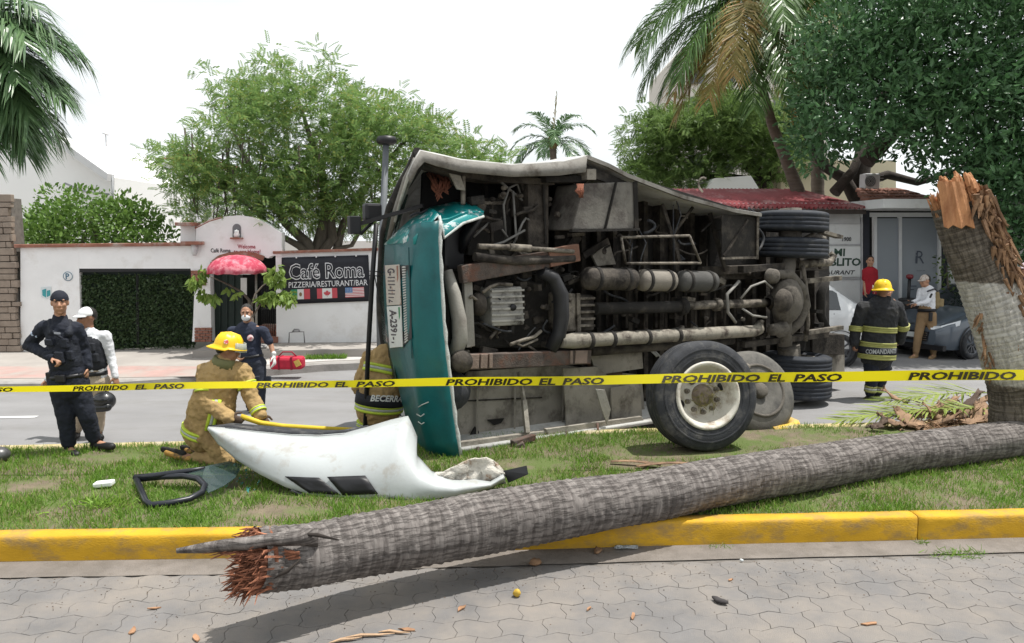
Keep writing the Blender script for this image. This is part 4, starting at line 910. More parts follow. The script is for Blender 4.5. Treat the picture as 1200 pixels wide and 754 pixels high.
m_tealtop = mat('teal_lit_scraped', (.006, .225, .225), .35, .10, 3, .05, 60, col2=(.52, .60, .60), mix=(.545, .575), mscale=6.5, coat=.3)  # light from above put into the brighter teal, plus pale scrapes
m_edge = mat('scraped_edge', (.48, .50, .48), .8, .15, 10, .3, 60, col2=(.25, .24, .22), mix=(.5, .7), mscale=9)
m_lip = mat('roof_lip', (.215, .205, .185), .85, .2, 3, .2, 40, col2=(.07, .058, .046), mix=(.47, .68), mscale=4)
def bb(px0, py0, px1, py1, d0, thick, mtl, name, bevel=.012, parent=None, mb=None, mi=0):
    """a panel or block whose face shows between two pixels at depth d0 and that runs back by thick"""
    q = [b(px0, py1, d0), b(px1, py1, d0), b(px1, py0, d0), b(px0, py0, d0)]
    m = mb or MB(); m.prism(q, NB * -thick, mi)
    return m if mb is not None else m.build(name, mtl, parent or bus, bevel=bevel)
def bpoly(pts, d, thick, mtl, name, bevel=.006, parent=None):
    m = MB(); m.prism([b(x, y, d) for x, y in pts], NB * -thick); return m.build(name, mtl, parent or bus, bevel=bevel)
def brod(pts, r, mtl, name, parent=None, mb=None, seg=8):
    m = mb or MB(); m.tube([b(*p) for p in pts], r, seg)
    return m if mb is not None else m.build(name, mtl, parent or bus)
# --- body shell: upper side wall (now the top), lower side wall, roof, tail
TOP = [(478, 206), (485, 190), (493, 177), (510, 181), (540, 188), (600, 194), (660, 190), (688, 183.5), (712, 193), (735, 205), (800, 230), (860, 246), (891, 251)]
def shell(off, dz=0): return [b(x, y, .02) + NB * off + V((0, 0, dz)) - U * (.30 * off * max(0, min(1, (640 - x) / 150))) - Z * (max(0, -off) * .42 * max(0, (530 - x) / 50)) for x, y in TOP]
mb = MB(); mb.grid([shell(0), shell(-.6, .01), shell(-1.5, -.05), shell(-2.2, -.35), shell(-2.35, -.7)]); mb.build('side_panel', mat('bus_white', (.50, .50, .48), .6, .1, 2, .1, 40, col2=(.25, .23, .2), mix=(.5, .7)), bus, solid=.03)
lip = MB()
low = [(480, 214), (488, 200), (497, 190), (512, 195), (541, 202), (600, 207.5), (655, 206), (686, 202)]
lip.grid([[b(x, y, .0) for x, y in TOP[:8]], [b(x, y - 0, -.01) for x, y in low]]); lip.build('skirt_lip', m_lip, bus, solid=.018)
lp2 = MB()
for (xa, ya), (xb, yb) in zip(TOP[7:-1], TOP[8:]): lp2.bar(b(xa, ya + 1.2, .0), b(xb, yb + 1.2, .0), .05, .045)
lp2.build('skirt_edge', m_lip, bus)
bpoly([(688, 203), (686, 192), (735, 213), (732, 222), (694, 208)], .06, .05, m_under, 'skirt_backing')
# lower side on the ground
q = [b(534, 532, .02), b(760, 497, .02), b(975, 465, .02)]
mb = MB(); mb.grid([[p + V((0, 0, .02)) for p in q], [p - NB * 2.3 + V((0, 0, .02)) for p in q]]); mb.build('lower_side_panel', MATS['bus_white'], bus, solid=.05)
mb = MB(); r0 = [b(505, 530, 2.3), b(962, 465, 2.3)]; r1 = [b(505, 310, 2.35), b(962, 300, 2.35)]; r2 = [b(500, 245, 2.0), b(940, 262, 2.0)]
mb.grid([r0, r1, r2]); mb.build('roof_panel', MATS['bus_white'], bus, solid=.03)
# floor seen from beneath, with its cross members
bpoly([(520, 505), (520, 195), (700, 195), (890, 252), (972, 262), (972, 462)], .95, .05, m_under, 'floor_pan')
xs_m = [684, 702, 721, 739, 757, 776, 794, 812, 830, 848, 866, 884, 900, 920, 940, 957]
for x in xs_m:
    yt = interp([680, 735, 800, 890, 960], [205, 222, 242, 262, 300], x)
    bb(x - 2.4, yt, x + 2.4, 470 - (x - 684) * .05, .80, .14, m_dirty, 'crossmember', .004)
for x in (545, 570, 600, 650, 668): bb(x - 2, 200, x + 2, 320, .82, .12, m_under, 'crossmember', .004)
# tail wall of the underbody bay and the flat skirt plates of the luggage bay
bpoly([(846, 251), (889, 252.5), (887.5, 304), (846, 303)], .05, .02, m_under, 'bay_plate')
mb = MB(); mb.bar(b(888, 252, .03), b(887, 304, .03), .03, .05); mb.bar(b(846, 303, .03), b(888, 302, .03), .03, .03); mb.each('bay_edge', m_steel, bus)
mb = MB(); mb.bar(b(848, 300, .04), b(876, 258, .04), .03, .03); mb.bar(b(832, 250, .3), b(850, 318, .3), .04, .05); mb.bar(b(776, 240, .3), b(797, 310, .3), .04, .05); mb.bar(b(812, 243, .3), b(786, 278, .32), .03, .035); mb.each('brace', m_dirty, bus)
bb(832, 256, 887, 318, .62, .05, m_under, 'bay_plate')
# --- front opening: dark cab cavity, pillar, windscreen
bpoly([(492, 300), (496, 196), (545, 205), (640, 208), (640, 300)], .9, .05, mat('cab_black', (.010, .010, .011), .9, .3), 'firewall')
mb = MB(); mb.tube([b(493, 181, .05), b(484, 198, .45), b(471, 220, .9), b(458, 246, 1.35), b(450.5, 273, 1.65), b(446.5, 326, 1.9), b(446.5, 368, 2.0), b(451, 405, 1.95), b(459, 450, 1.9), b(470, 510, 1.8)], [.09, .08, .075, .07, .06, .06, .06, .06, .05, .05], 8, flat=(NB, .6)); mb.build('windscreen_frame', m_under, bus)
mb = MB(); mb.tube([b(488, 190, .03), b(476, 214, .45), b(463, 250, .95), b(455, 282, 1.2)], [.055, .06, .045, .03], 8, flat=(NB, .5)); mb.build('torn_pillar', m_lip, bus)
wr = [[b(478, 228, .8), b(468, 262, .95), b(459, 300, 1.02), b(457, 340, 1.04), b(458, 400, 1.0), b(466, 450, .9)], [b(467, 229, 1.1), b(454.5, 257, 1.4), b(449, 287, 1.7), b(446, 340, 1.85), b(448, 390, 1.85), b(458, 450, 1.6)]]
mb = MB(); mb.grid(wr); mb.build('windscreen', glassmat('bus_glass', (.02, .045, .035), .12, .78), bus, solid=.012)
mb = MB(); rw = random.Random(8)
for k in range(18):
    x0 = rw.uniform(520, 536); mb.tube([b(rw.uniform(500, 522), rw.uniform(198, 215), .55), b(rw.uniform(505, 530), rw.uniform(212, 225), .4), b(rw.uniform(508, 526), rw.uniform(222, 236), .3)], [.012, .018, .005], 5)
tag(mb.build('torn_foam', mat('rust_orange', (.20, .075, .045), .95, .35, 12, .6, 60), bus), kind='stuff')
mb = MB(); pass 
for k in range(16): mb.tube([b(680 + rw.uniform(-4, 4), 216, -.05), b(679 + rw.uniform(-5, 5), 224, -.10), b(681 + rw.uniform(-3, 3), 232, -.08)], [.008, .010, .003], 5)
tag(mb.build('torn_foam', MATS['rust_orange'], bus), kind='stuff')
bpoly([(527, 203), (540, 206), (546, 224), (536, 222)], .2, .03, m_panel, 'bracket_plate'); bb(542, 206, 546, 240, .22, .05, m_steel, 'bracket')
mb = MB(); mb.prism([b(x, y, .25) for x, y in ((497, 186), (535, 196), (575, 206), (650, 210), (650, 217), (575, 213), (533, 206), (497, 192))], NB * -.3); mb.build('inner_frame', m_dirty, bus)
bb(548, 232, 600, 300, .55, .3, m_under, 'heater_box', .02); bb(551, 236, 596, 240, .53, .03, m_steel, 'box_edge', .004)
bb(552, 258, 590, 261, .53, .03, m_dirty, 'box_edge', .004); bb(576, 240, 579, 296, .53, .03, m_dirty, 'box_edge', .004)
bb(619, 206, 643, 292, .30, .25, m_dirty, 'upright_plate', .01)
mb = MB(); mb.bar(b(637, 214, .28), b(640, 286, .28), .02, .05); mb.build('upright_rib', m_under, bus)
bb(600, 226, 619, 254, .5, .2, m_dirty, 'relay_box', .01)
mb = MB()
for pts in ([(593, 280, .3), (590, 240, .3), (597, 220, .3), (606, 216, .35), (610, 228, .4)], [(603, 284, .25), (612, 262, .25), (616, 256, .3), (620, 258, .3)], [(598, 292, .28), (605, 280, .25), (603, 250, .3), (601, 224, .3)], [(555, 278, .28), (572, 262, .26), (586, 266, .26), (596, 280, .26)], [(575, 204, .3), (590, 216, .3), (612, 235, .35)], [(570, 290, .2), (590, 284, .2), (615, 270, .2)]): mb.tube([b(*p) for p in pts], .014, 6)
mb.each('hose', mat('grey_hose', (.16, .155, .145), .7, .2), bus)
# --- tank box hung under the floor
tk = bpoly([(671, 270), (685, 215), (743, 213), (746, 262), (742, 270)], .02, .55, mat('tank_grey', (.17, .16, .14), .8, .22, 3, .2, 40, col2=(.06, .05, .045), mix=(.42, .62), mscale=2.6), 'fuel_tank', .02)
mb = MB(); mb.bar(b(722, 214, -.01), b(709, 269, -.01), .04, .012); mb.build('tank_strap', m_under, tk)
mb = MB(); mb.bar(b(669, 270.5, -.02), b(748, 269, -.02), .06, .03); mb.bar(b(744.5, 213, -.0), b(746, 268, -.0), .05, .03); mb.each('tank_rim', m_under, tk)
bb(688, 198, 699, 211, .05, .2, m_panel, 'hanger', .008); bb(640, 206, 688, 214, .15, .3, m_under, 'upper_beam', .01); bb(650, 214, 676, 300, .75, .05, m_under, 'floor_recess', .01)
mb = MB(); mb.bar(b(662, 298, .4), b(676, 276, .4), .08, .12); mb.bar(b(683, 300, .45), b(712, 282, .45), .05, .08); mb.each('bracket', m_dirty, bus)
bpoly([(694, 300), (714, 283), (722, 310), (700, 312)], .5, .04, m_panel, 'bracket_plate')
# --- wire frame guard
mb = MB()
F4 = [(728, 278.5), (808, 276.5), (821, 308.5), (733, 309)]
for k in range(4): mb.tube([b(*F4[k], .0), b(*F4[(k + 1) % 4], .0)], .018, 7)
mb.build('guard_frame', m_steel, bus)
mb = MB()
for pts in ([(748, 268, .1), (757, 285, .05), (752, 300, .05), (746, 330, .1)], [(793, 236, .1), (798, 252, .1), (790, 275, .05), (790, 320, .1)], [(789, 240, .2), (789, 300, .1)], [(741, 285, .1), (738, 308, .05)]): mb.tube([b(*p) for p in pts], .009, 6)
mb.each('cable', black_rub, bus)
# --- chassis rails, drag link, damper
rl = MB(); rl.bar(b(539, 322, .10), b(641, 304, .10), .10, .19, Z); r1 = rl.build('chassis_rail', m_rust, bus, bevel=.01)
rl = MB(); rl.bar(b(641, 303, .08), b(676, 296, .08), .12, .20, Z); rl.build('rail_end', mat('rusty_end', (.165, .088, .06), .92, .3, 8, .5, 60), r1, bevel=.01)
rl = MB(); rl.bar(b(530, 425, .10), b(690, 418, .10), .10, .17, Z); r2 = rl.build('chassis_rail', m_rust, bus, bevel=.01)
rl = MB()
for x0, x1 in ((551, 561), (563, 571), (573, 577), (668, 671), (674, 688)):
    y = lerp(425, 418, (x0 - 530) / 160); rl.bar(b(x0, y, .04), b(x1, y - .3, .04), .02, .155, Z)
rl.each('rail_patch', mat('rail_pale', (.22, .165, .135), .9, .25, 8, .4, 60), r2, bevel=.005)
rl = MB(); rl.bar(b(690, 325, .45), b(890, 322, .45), .10, .12, Z); rl.bar(b(820, 318, .4), b(968, 312, .4), .10, .12, Z); rl.build('chassis_rail', m_dirty, bus, bevel=.01)
mb = MB(); mb.tube([b(556, 301, .05), b(605, 306, .05), b(672, 303, .05)], .05, 10); mb.build('drag_link', m_dirty, bus)
mb = MB(); mb.tube([b(597, 290, .02), b(622, 291.5, .02)], .042, 10); mb.tube([b(622, 291.5, .02), b(672, 295, .02)], .026, 10); mb.tube([b(560, 289, .05), b(597, 290, .02)], .03, 8); mb.build('steering_damper', m_steel, bus)
# --- engine with ribbed sump, fan hoop, gearbox
en = bb(556, 330, 648, 408, .42, .5, m_under, 'engine', .03)
sm = MB(); sm.prism([b(x, y, .16) for x, y in ((574, 338), (612, 336), (615, 381), (577, 383))], NB * -.3)
m_sump = mat('sump_alloy', (.36, .35, .32), .6, .2, 5, .25, 60, col2=(.05, .045, .04), mix=(.5, .64), mscale=3.5, metal=.2)
sp_ = sm.build('oil_pan', m_sump, en, bevel=.02); 
for k in range(6):
    y = 341 + 7 * k; m_ = MB(); m_.bar(b(575.5, y + .5, .14), b(613.5, y - 1, .14), .035, .022, Z); 
    if k < 6: sm2 = m_.build('pan_rib', m_sump, None); sm2.parent = sp_
mb = MB(); mb.lathe(b(601, 360.5, .13), NB, [(0, .02), (.035, .02), (.04, .0)], 14); o_ = mb.build('drain_plug', black_metal, None); o_.parent = sp_
mb = MB(); mb.tube([b(566, 343, .1), b(575, 336, .1), b(585, 333, .1), b(600, 334, .12)], .02, 6); mb.tube([b(598, 404, .1), b(612, 399, .1), b(626, 395, .1), b(634, 388, .12)], .022, 6); mb.tube([b(605, 402, .1), b(612, 406, .1), b(630, 398, .1)], .015, 6); mb.each('engine_pipe', m_steel, en)
mb = MB(); hp = [(634, 318, .1), (648, 326, .08), (657, 345, .06), (658, 370, .06), (655, 392, .08), (645, 410, .12)]; mb.tube([b(*p) for p in hp], [.09, .10, .11, .11, .10, .09], 10, flat=(NB, .8)); mb.build('fan_hoop', mat('hoop_black', (.022, .022, .024), .5, .2, 6, .1, 40), en)
mb = MB(); mb.lathe(b(559, 357, .2), U, [(0, -.05), (.10, -.05), (.13, 0), (.13, .05), (.05, .08)], 20); mb.build('pulley', m_dirty, en)
gx = bb(659, 344, 676, 389, .14, .5, m_steel, 'gearbox', .03)
g2 = bb(676, 346, 697, 388, .18, .4, m_dirty, 'gearbox', .03)
for k in range(5):
    m_ = MB(); y = 350 + 8 * k; m_.bar(b(677, y, .15), b(696, y - .5, .15), .06, .03, Z); m_.build('gearbox_rib', m_steel, g2, bevel=.006)
mb = MB(); mb.bar(b(676.5, 344, .14), b(677.5, 390, .14), .05, .05, NB); mb.build('gearbox_flange', m_steel, g2)
# front cross tube and bumper stay plates right behind the bumper
mb = MB(); mb.tube([b(524, 318, .18), b(532, 345, .1), b(538, 375, .05), b(539, 398, .05), b(533, 415, .1)], [.07, .085, .095, .10, .09], 12, flat=(NB, .8)); mb.build('bumper_tube', mat('pale_dusty', (.27, .26, .23), .8, .15, 3, .2, 40, col2=(.16, .14, .12), mix=(.5, .7)), bus)
bb(518, 310, 527, 420, .35, .1, m_under, 'stay_plate'); bpoly([(541, 310), (553, 312), (557, 406), (547, 408), (544, 330)], .12, .06, MATS['pale_dusty'], 'stay_plate', .008)
bb(535, 418, 551, 432, .12, .2, m_dirty, 'spring_hanger', .01)
mb = MB(); mb.ell(b(541, 424, -.02), (.12, .1, .12)); mb.build('spring_eye', m_dirty, bus)
# --- drive shaft, exhaust, air tanks
ds = MB(); ds.tube([b(697, 362, .12), b(800, 359.5, .14)], .075, 14); ds.lathe(b(800, 359.5, .14), U, [(.0, -.06), (.11, -.05), (.11, .03), (.06, .07)], 16); d_ = ds.build('drive_shaft', m_under, bus)
ds = MB(); ds.tube([b(806, 359.3, .14), b(825, 357.5, .14), b(905, 355, .16)], [.05, .06, .06], 14); ds.lathe(b(842, 357, .14), U, [(.06, -.08), (.09, -.07), (.09, .0), (.06, .02)], 14); ds.build('rear_shaft', m_steel, d_)
ex = MB(); ex.tube([b(657, 401, .05), b(672, 399.5, .05), b(700, 398, .04), b(760, 395, .04), b(830, 391, .05), b(884, 388, .08), b(889, 386, .12), b(890, 380, .25)], [.07, .095, .085, .085, .085, .082, .08, .06], 14)
e_ = ex.build('exhaust_pipe', mat('exhaust_dusty', (.30, .275, .225), .75, .3, 5, .3, 60, col2=(.055, .042, .033), mix=(.44, .64), mscale=5), bus)
ex = MB()
for x in (690, 716, 757, 793): p = b(x, interp([657, 884], [401, 388], x), .045); ex.lathe(p, U, [(.085, -.03), (.105, -.02), (.105, .02), (.085, .03)], 14)
ex.each('pipe_clamp', m_under, e_)
ex = MB(); ex.tube([b(692, 412, .22), b(760, 407, .22), b(858, 399, .24)], .06, 12); ex.build('exhaust_pipe', m_dirty, bus)
for x0, x1, y, m_ in ((683, 745, 327, m_dirty), (747, 790, 329, mat('tank_pale', (.21, .19, .16), .8, .2, 4, .3, 50, col2=(.12, .1, .085), mix=(.5, .7))), (794, 838, 330, mat('tank_dark', (.07, .068, .064), .8, .3, 4, .3, 50))):
    p, q = b(x0, y - .5, .06), b(x1, y + .5, .06); L = (q - p).length; t = MB(); r = .135
    t.lathe(p, q - p, [(0, 0), (r * .6, .02), (r * .92, .05), (r, .09), (r, L - .09), (r * .92, L - .05), (r * .6, L - .02), (0, L)], 24); at = t.build('air_tank', m_, bus)
    s_ = MB()
    for fr in (.22, .78): s_.lathe(p.lerp(q, fr), q - p, [(r, -.025), (r + .012, -.02), (r + .012, .02), (r, .025)], 24)
    s_.each('tank_band', m_under, at)
for k in range(5):
    y = 344 + k * 11; 
mb = MB()
for k in range(16): x = 700 + k * 11.5; mb.bar(b(x, 338, .70), b(x, 384, .70), .03, .03)
mb.each('floor_slat', m_dirty, bus)
# --- step boxes and torn lower skirt plates
bpoly([(548, 436), (660, 428), (752, 440), (757, 494), (640, 510), (545, 528), (528, 470)], .55, .03, m_panel, 'lower_plate')
bpoly([(528, 520), (640, 505), (642, 512), (532, 533)], .08, .06, m_panel, 'sill_plate'); bpoly([(640, 503), (752, 488), (756, 495), (644, 512)], .05, .06, m_panel, 'sill_plate')
bpoly([(690, 412), (752, 402), (754, 432), (700, 440)], .35, .03, m_panel, 'step_box'); bpoly([(660, 432), (700, 430), (726, 452), (728, 498), (665, 508)], .30, .03, m_panel, 'step_box')
bpoly([(692, 415), (728, 412), (730, 450), (690, 452)], .45, .05, mat('brown_plate', (.115, .075, .055), .9, .25, 4), 'step_box')
bpoly([(716, 455), (750, 449), (753, 490), (718, 496)], .22, .03, m_panel, 'step_box')
bpoly([(698, 456), (709, 457), (716, 480), (712, 499), (705, 480)], .0, .015, MATS['pale_dusty'], 'torn_plate')
mb = MB()
for x in (560, 604, 660): mb.bar(b(x, 437, .5), b(x - 1, 512, .5), .02, .035)
mb.bar(b(608, 436, .3), b(614, 470, .2), .03, .05); mb.bar(b(614, 470, .2), b(618, 508, .05), .05, .09); mb.each('floor_post', m_panel, bus)
mb = MB(); mb.bar(b(600, 520, -.05), b(626, 512, -.05), .08, .07); mb.bar(b(608, 520, -.1), b(618, 540, -.15), .09, .10); mb.each('hanging_bracket', m_rust, bus, bevel=.01)
mb = MB(); mb.prism([b(x, y, .52) for x, y in ((547, 515), (556, 500), (560, 505), (563, 520), (552, 526))], NB * .02); mb.prism([b(x, y, .53) for x, y in ((570, 492), (590, 490), (586, 496), (578, 498))], NB * .02); mb.each('oil_stain', mat('oil_black', (.01, .009, .008), .5), bus)
mb = MB()
for x, y0, y1 in ((545, 470, 474), (560, 450, 452)): mb.bar(b(x, y0, .53), b(x + 90, y1 - 8, .53), .012, .015)
mb.each('plate_seam', m_under, bus)
mb = MB(); mb.ell(b(528, 458, .25), (.22, .25, .22)); mb.build('spring_pad', black_rub, bus)
for pts in ([(512 + 200, 415, .3), (760, 408, .25)],): pass
mb = MB()
for k, o in enumerate((0, 3.5)): mb.tube([b(742 + o, 405, .3), b(760 + o, 408, .25), b(770 + o, 418, .2)], .014, 6)
mb.each('brake_hose', mat('pale_hose', (.3, .3, .29), .6), bus)
mb = MB()
for x, y, s in ((700, 512, 1), (664, 522, 1), (560, 540, .6)): mb.tube([b(x, y - 16, .0), b(x + 1, y - 6, -.05), b(x - 3, y, -.08)], [.02, .014, .006], 5)
mb.each('torn_strip', m_rust, bus)
# --- bumper: a deep wrapped panel, grille recess, plates
rowsY = [(262, 470, 488, 514.5), (285, 452, 488, 514), (330, 450, 484.5, 516), (380, 452.5, 485, 519), (420, 459.5, 488, 523), (460, 469, 490.5, 528), (500, 479, 497, 533), (538, 491, 506, 539)]
rows = []
for y, L, M_, R_ in rowsY:
    yl = y if y > 262 else 272
    rows.append([b(L, yl, 1.0), b(lerp(L, M_, .4), lerp(yl, y, .4), .62), b(lerp(L, M_, .8), lerp(yl, y, .8), .24), b(M_, y, .14), b(lerp(M_, R_, .25), y - 1, .05), b(lerp(M_, R_, .7), y - 2, -.06), b(lerp(M_, R_, .93), y - 3, -.09), b(R_, y - 3, -.05)])
def dens(rows, k):
    out_ = []
    for a_, c_ in zip(rows[:-1], rows[1:]):
        for j in range(k): out_.append([lerp(p, q, j / k) for p, q in zip(a_, c_)])
    return out_ + [rows[-1]]
mb = MB(); mb.grid(dens(rows, 2)); bump_ = mb.build('front_bumper', m_teal, bus, solid=.02, sub=0)
eb = MB(); ep = [r[-1] for r in dens(rows, 3)]; eb.tube([p + NB * .012 for p in ep], [.03 + .008 * math.sin(k * 2.7) for k in range(len(ep))], 8, flat=(U, .8)); eb.build('bumper_edge', m_edge, bump_)
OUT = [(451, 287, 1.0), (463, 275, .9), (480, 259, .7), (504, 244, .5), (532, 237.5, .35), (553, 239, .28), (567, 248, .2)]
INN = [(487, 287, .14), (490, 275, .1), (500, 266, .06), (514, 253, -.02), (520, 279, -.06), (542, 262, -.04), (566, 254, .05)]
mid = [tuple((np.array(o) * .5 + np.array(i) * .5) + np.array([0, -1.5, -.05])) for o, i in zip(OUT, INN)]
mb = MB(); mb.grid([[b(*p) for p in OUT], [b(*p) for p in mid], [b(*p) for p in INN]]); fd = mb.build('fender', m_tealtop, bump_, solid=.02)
mb = MB(); mb.tube([b(*p) + NB * .012 for p in INN[3:]], .016, 6); mb.each('fender_edge', m_edge, fd)
mb = MB(); mb.tube([b(567, 251, .15), b(556, 262, .22), b(546, 275, .3), b(540, 292, .4)], [.02, .10, .12, .10], 8, flat=(NB, .5)); mb.build('fender_liner', black_pl, bus)
bb(521, 262, 545, 318, .35, .3, black_pl, 'headlamp_bucket', .03)
# grille recess and slots
def bd(x, y):
    ys = [r[0] for r in rowsY]; L, M_ = (interp(ys, [r[k] for r in rowsY], y) for k in (1, 2)); return interp([0, .4, .8, 1], [1., .62, .24, .14], (x - L) / (M_ - L))
gq = [(x_, y_, bd(x_, y_)) for x_, y_ in ((471.5, 312), (482.5, 311), (484.5, 396), (475, 405))]
mb = MB(); mb.prism([b(*p) + (NB * .5 - U * .87) * .03 for p in gq], NB * -.05); gr_ = mb.build('grille', black_pl, bump_)
gs = MB()
for k in range(30):
    t = (k + .5) / 30; p = lerp(V(gq[0]), V(gq[3]), t); q = lerp(V(gq[1]), V(gq[2]), t); p2 = lerp(p, q, .28); q2 = lerp(p, q, .6)
    gs.bar(b(*p2) + (NB * .5 - U * .87) * .045, b(*q2) + (NB * .5 - U * .87) * .045, .012, .014)
gs.each('grille_bar', mat('bar_grey', (.45, .45, .43), .6, .2), gr_)
def plate(qs, txt, mtl, lab):
    p = [b(x_ + 1, y_, bd(x_ + 1, y_)) + (NB * .5 - U * .87) * .035 for x_, y_, _ in qs]; nrm = (p[1] - p[0]).cross(p[3] - p[0]).normalized()
    if nrm.dot(CAMP - p[0]) < 0: nrm = -nrm
    m = MB(); m.prism(p, nrm * .012); o = m.build('license_plate', mtl, bump_, bevel=.004); o['label'] = lab
    # text runs from bottom to top of the sideways plate: right = downwards in the picture
    r, up = (p[3] - p[0]), (p[1] - p[0]); m = MB(); put_text(m, txt, p[0] + r * .08 + up * .18 + nrm * .016, r * .84, up * .52, 0, .03)
    o2 = m.build('lettering', mat('plate_dark', (.06, .05, .06), .6), None); o2.parent = o
    m = MB(); m.add([p[0] + r * .03 + up * .84 + nrm * .015, p[0] + r * .97 + up * .84 + nrm * .015, p[0] + r * .97 + up * .95 + nrm * .015, p[0] + r * .03 + up * .95 + nrm * .015], [(0, 1, 2, 3)])
    o3 = m.build('plate_stripe', mat('plate_stripe' + lab[:3], (.25, .12, .08) if lab.startswith('rust') else (.05, .22, .10), .6), None); o3.parent = o
plate([(453.5, 311, .85), (470, 310, .58), (472, 357, .56), (455.5, 358, .84)], 'G-111-1112', mat('plate_rusty', (.45, .41, .36), .6, .12, 9, .2, 40, col2=(.28, .15, .1), mix=(.55, .7), mscale=9), 'rusty white licence plate higher on the bumper')
plate([(455.5, 359, .84), (472, 358, .56), (474, 406, .50), (459, 407.5, .80)], 'A-2391-T', mat('plate_white', (.6, .62, .6), .55, .08, 9, .1, 40), 'cleaner white licence plate lower on the bumper')
# fog lamp slot on the bumper
mb = MB(); mb.prism([b(x, y, d) + NB * .014 for x, y, d in ((482, 436, .30), (488, 436, .17), (493, 472, .14), (487, 472, .28))], NB * -.03); mb.build('lamp_slot', black_pl, bump_)
mb = MB(); mb.tube([b(489, 477, .14) + NB * .02, b(494, 474, .09) + NB * .02, b(501, 471, .03) + NB * .02], .006, 5); mb.tube([b(487, 485, .16) + NB * .02, b(492, 488, .12) + NB * .02, b(496, 485, .07) + NB * .02], .006, 5); mb.tube([b(489, 494, .16) + NB * .02, b(493, 497, .12) + NB * .02, b(496, 495, .09) + NB * .02], .006, 5); mb.each('scratch', m_edge, bump_)
mb = MB(); mb.bar(b(478, 290, .2) + NB * .02, b(482, 420, .2) + NB * .016, .012, .01); mb.build('panel_seam', mat('teal_dark', (.002, .05, .055), .4), bump_)
# wiper, mirror arms and mirrors
ma = MB(); ma.bar(b(420, 263, 1.2), b(496, 241, .5), .035, .04); ma.tube([b(441, 262, 1.15), b(436, 330, 1.2), b(431, 420, 1.3), b(428, 500, 1.4)], .028, 8); ma.tube([b(452, 340, 1.3), b(457, 420, 1.35), b(462, 500, 1.3)], .018, 6)
mr_ = ma.build('mirror_arm', black_metal, bus)
ma = MB(); ma.box(b(436, 249, 1.2), (.10, .07, .10), (U, NB, Z)); ma.build('mirror', black_pl, mr_, bevel=.03)
ma = MB(); ma.tube([b(437, 260, 1.2), b(422, 275, 1.2)], .02, 6); ma.box(b(415, 264, 1.2), (.065, .05, .10), (U, NB, Z)); ma.build('mirror', black_pl, mr_, bevel=.03)
ma = MB(); ma.tube([b(436, 308, 1.3), b(444, 350, 1.2), b(450, 372, 1.2)], .007, 5); ma.bar(b(433, 318, 1.3), b(448, 319, 1.3), .01, .012); ma.bar(b(433, 323, 1.3), b(448, 324, 1.3), .01, .012); ma.each('cable', black_rub, mr_)
# --- rear axle: banjo housing, hubs, twin tyres above, tyre below
ax_x = 917
m_axle = mat('axle_grey', (.125, .112, .095), .85, .3, 5, .4, 50, col2=(.03, .025, .02), mix=(.48, .66), mscale=5)
ac_ = MB(); ac_.tube([b(926, 300, .1), b(922, 325, .1), b(918, 352, .08), b(918, 380, .1), b(920, 405, .1)], [.09, .11, .2, .12, .10], 14); axl = ac_.build('rear_axle', m_axle, bus)
a2 = MB(); a2.ell(b(922, 353, .02), (.27, .2, .33), (U, NB, Z)); a2.tube([b(905, 322, .05), b(925, 322, .02), b(940, 340, .02), b(943, 358, .02), b(936, 378, .05), b(922, 392, .05)], [.06, .08, .085, .085, .075, .06], 10); df = a2.build('differential', m_axle, axl)
a2 = MB(); a2.lathe(b(921, 353, -.16), NB, [(0, .05), (.07, .05), (.10, .03), (.15, .0), (.17, -.06)], 20); a2.lathe(b(909, 354, .1), -U, [(.13, 0), (.12, .08), (.075, .12), (.07, .18)], 16); o_ = a2.build('pinion', m_dirty, None); o_.parent = df
a2 = MB(); a2.lathe(b(906, 324, -.02), NB, [(0, .06), (.05, .06), (.10, .04), (.11, -.06)], 18); a2.lathe(b(912, 386, -.0), -U, [(0, .16), (.08, .15), (.09, .0), (.12, -.1)], 18); a2.lathe(b(914, 388, 0), NB, [(0, .08), (.07, .07), (.10, .0)], 16); a2.each('brake_chamber', m_axle, axl)
sp2 = MB(); sp2.bar(b(868, 316, .12), b(968, 308, .15), .10, .09); sp2.bar(b(870, 404, .14), b(968, 392, .15), .10, .08); sp2.each('leaf_spring', m_dirty, axl)
a2 = MB(); a2.tube([b(939, 310, .05), b(958, 308, .03), b(972, 308, .02), b(977, 300, .02), b(973, 297, .05)], [.06, .06, .055, .05, .04], 10); a2.tube([b(941, 312, .0), b(945, 340, .0), b(947, 380, .0), b(944, 400, .0)], .03, 8); a2.bar(b(945, 390, .0), b(986, 384, .0), .08, .06); a2.bar(b(938, 330, .1), b(984, 326, .1), .08, .07); a2.each('torque_rod', m_steel, bus)
a2 = MB(); a2.tube([b(866, 330, .1), b(852, 345, .05), b(853, 366, .05), b(862, 378, .1)], .022, 8); a2.tube([b(868, 350, .05), b(880, 336, .0), b(896, 330, .0), b(905, 338, .0)], .016, 7); a2.tube([b(870, 362, .05), b(882, 370, .0), b(898, 372, .0)], .016, 7); a2.each('air_line', mat('line_grey', (.25, .24, .22), .6), bus)
a2 = MB(); a2.tube([b(968, 330, .3), b(962, 345, .3), b(962, 370, .3), b(970, 388, .3)], [.06, .07, .07, .06], 10); a2.build('tail_hoop', m_under, bus)
bb(952, 392, 990, 416, .30, .3, m_dirty, 'tail_box', .01); bb(930, 398, 966, 412, .34, .3, m_under, 'tail_box', .01); bb(968, 414, 990, 446, .4, .4, m_panel, 'tail_box', .01)
mb = MB(); mb.tube([b(936, 284, .1), b(952, 276, .05), b(966, 280, .05)], .04, 8); mb.bar(b(962, 272, .15), b(984, 278, .15), .12, .05); mb.each('tail_bracket', m_steel, bus)
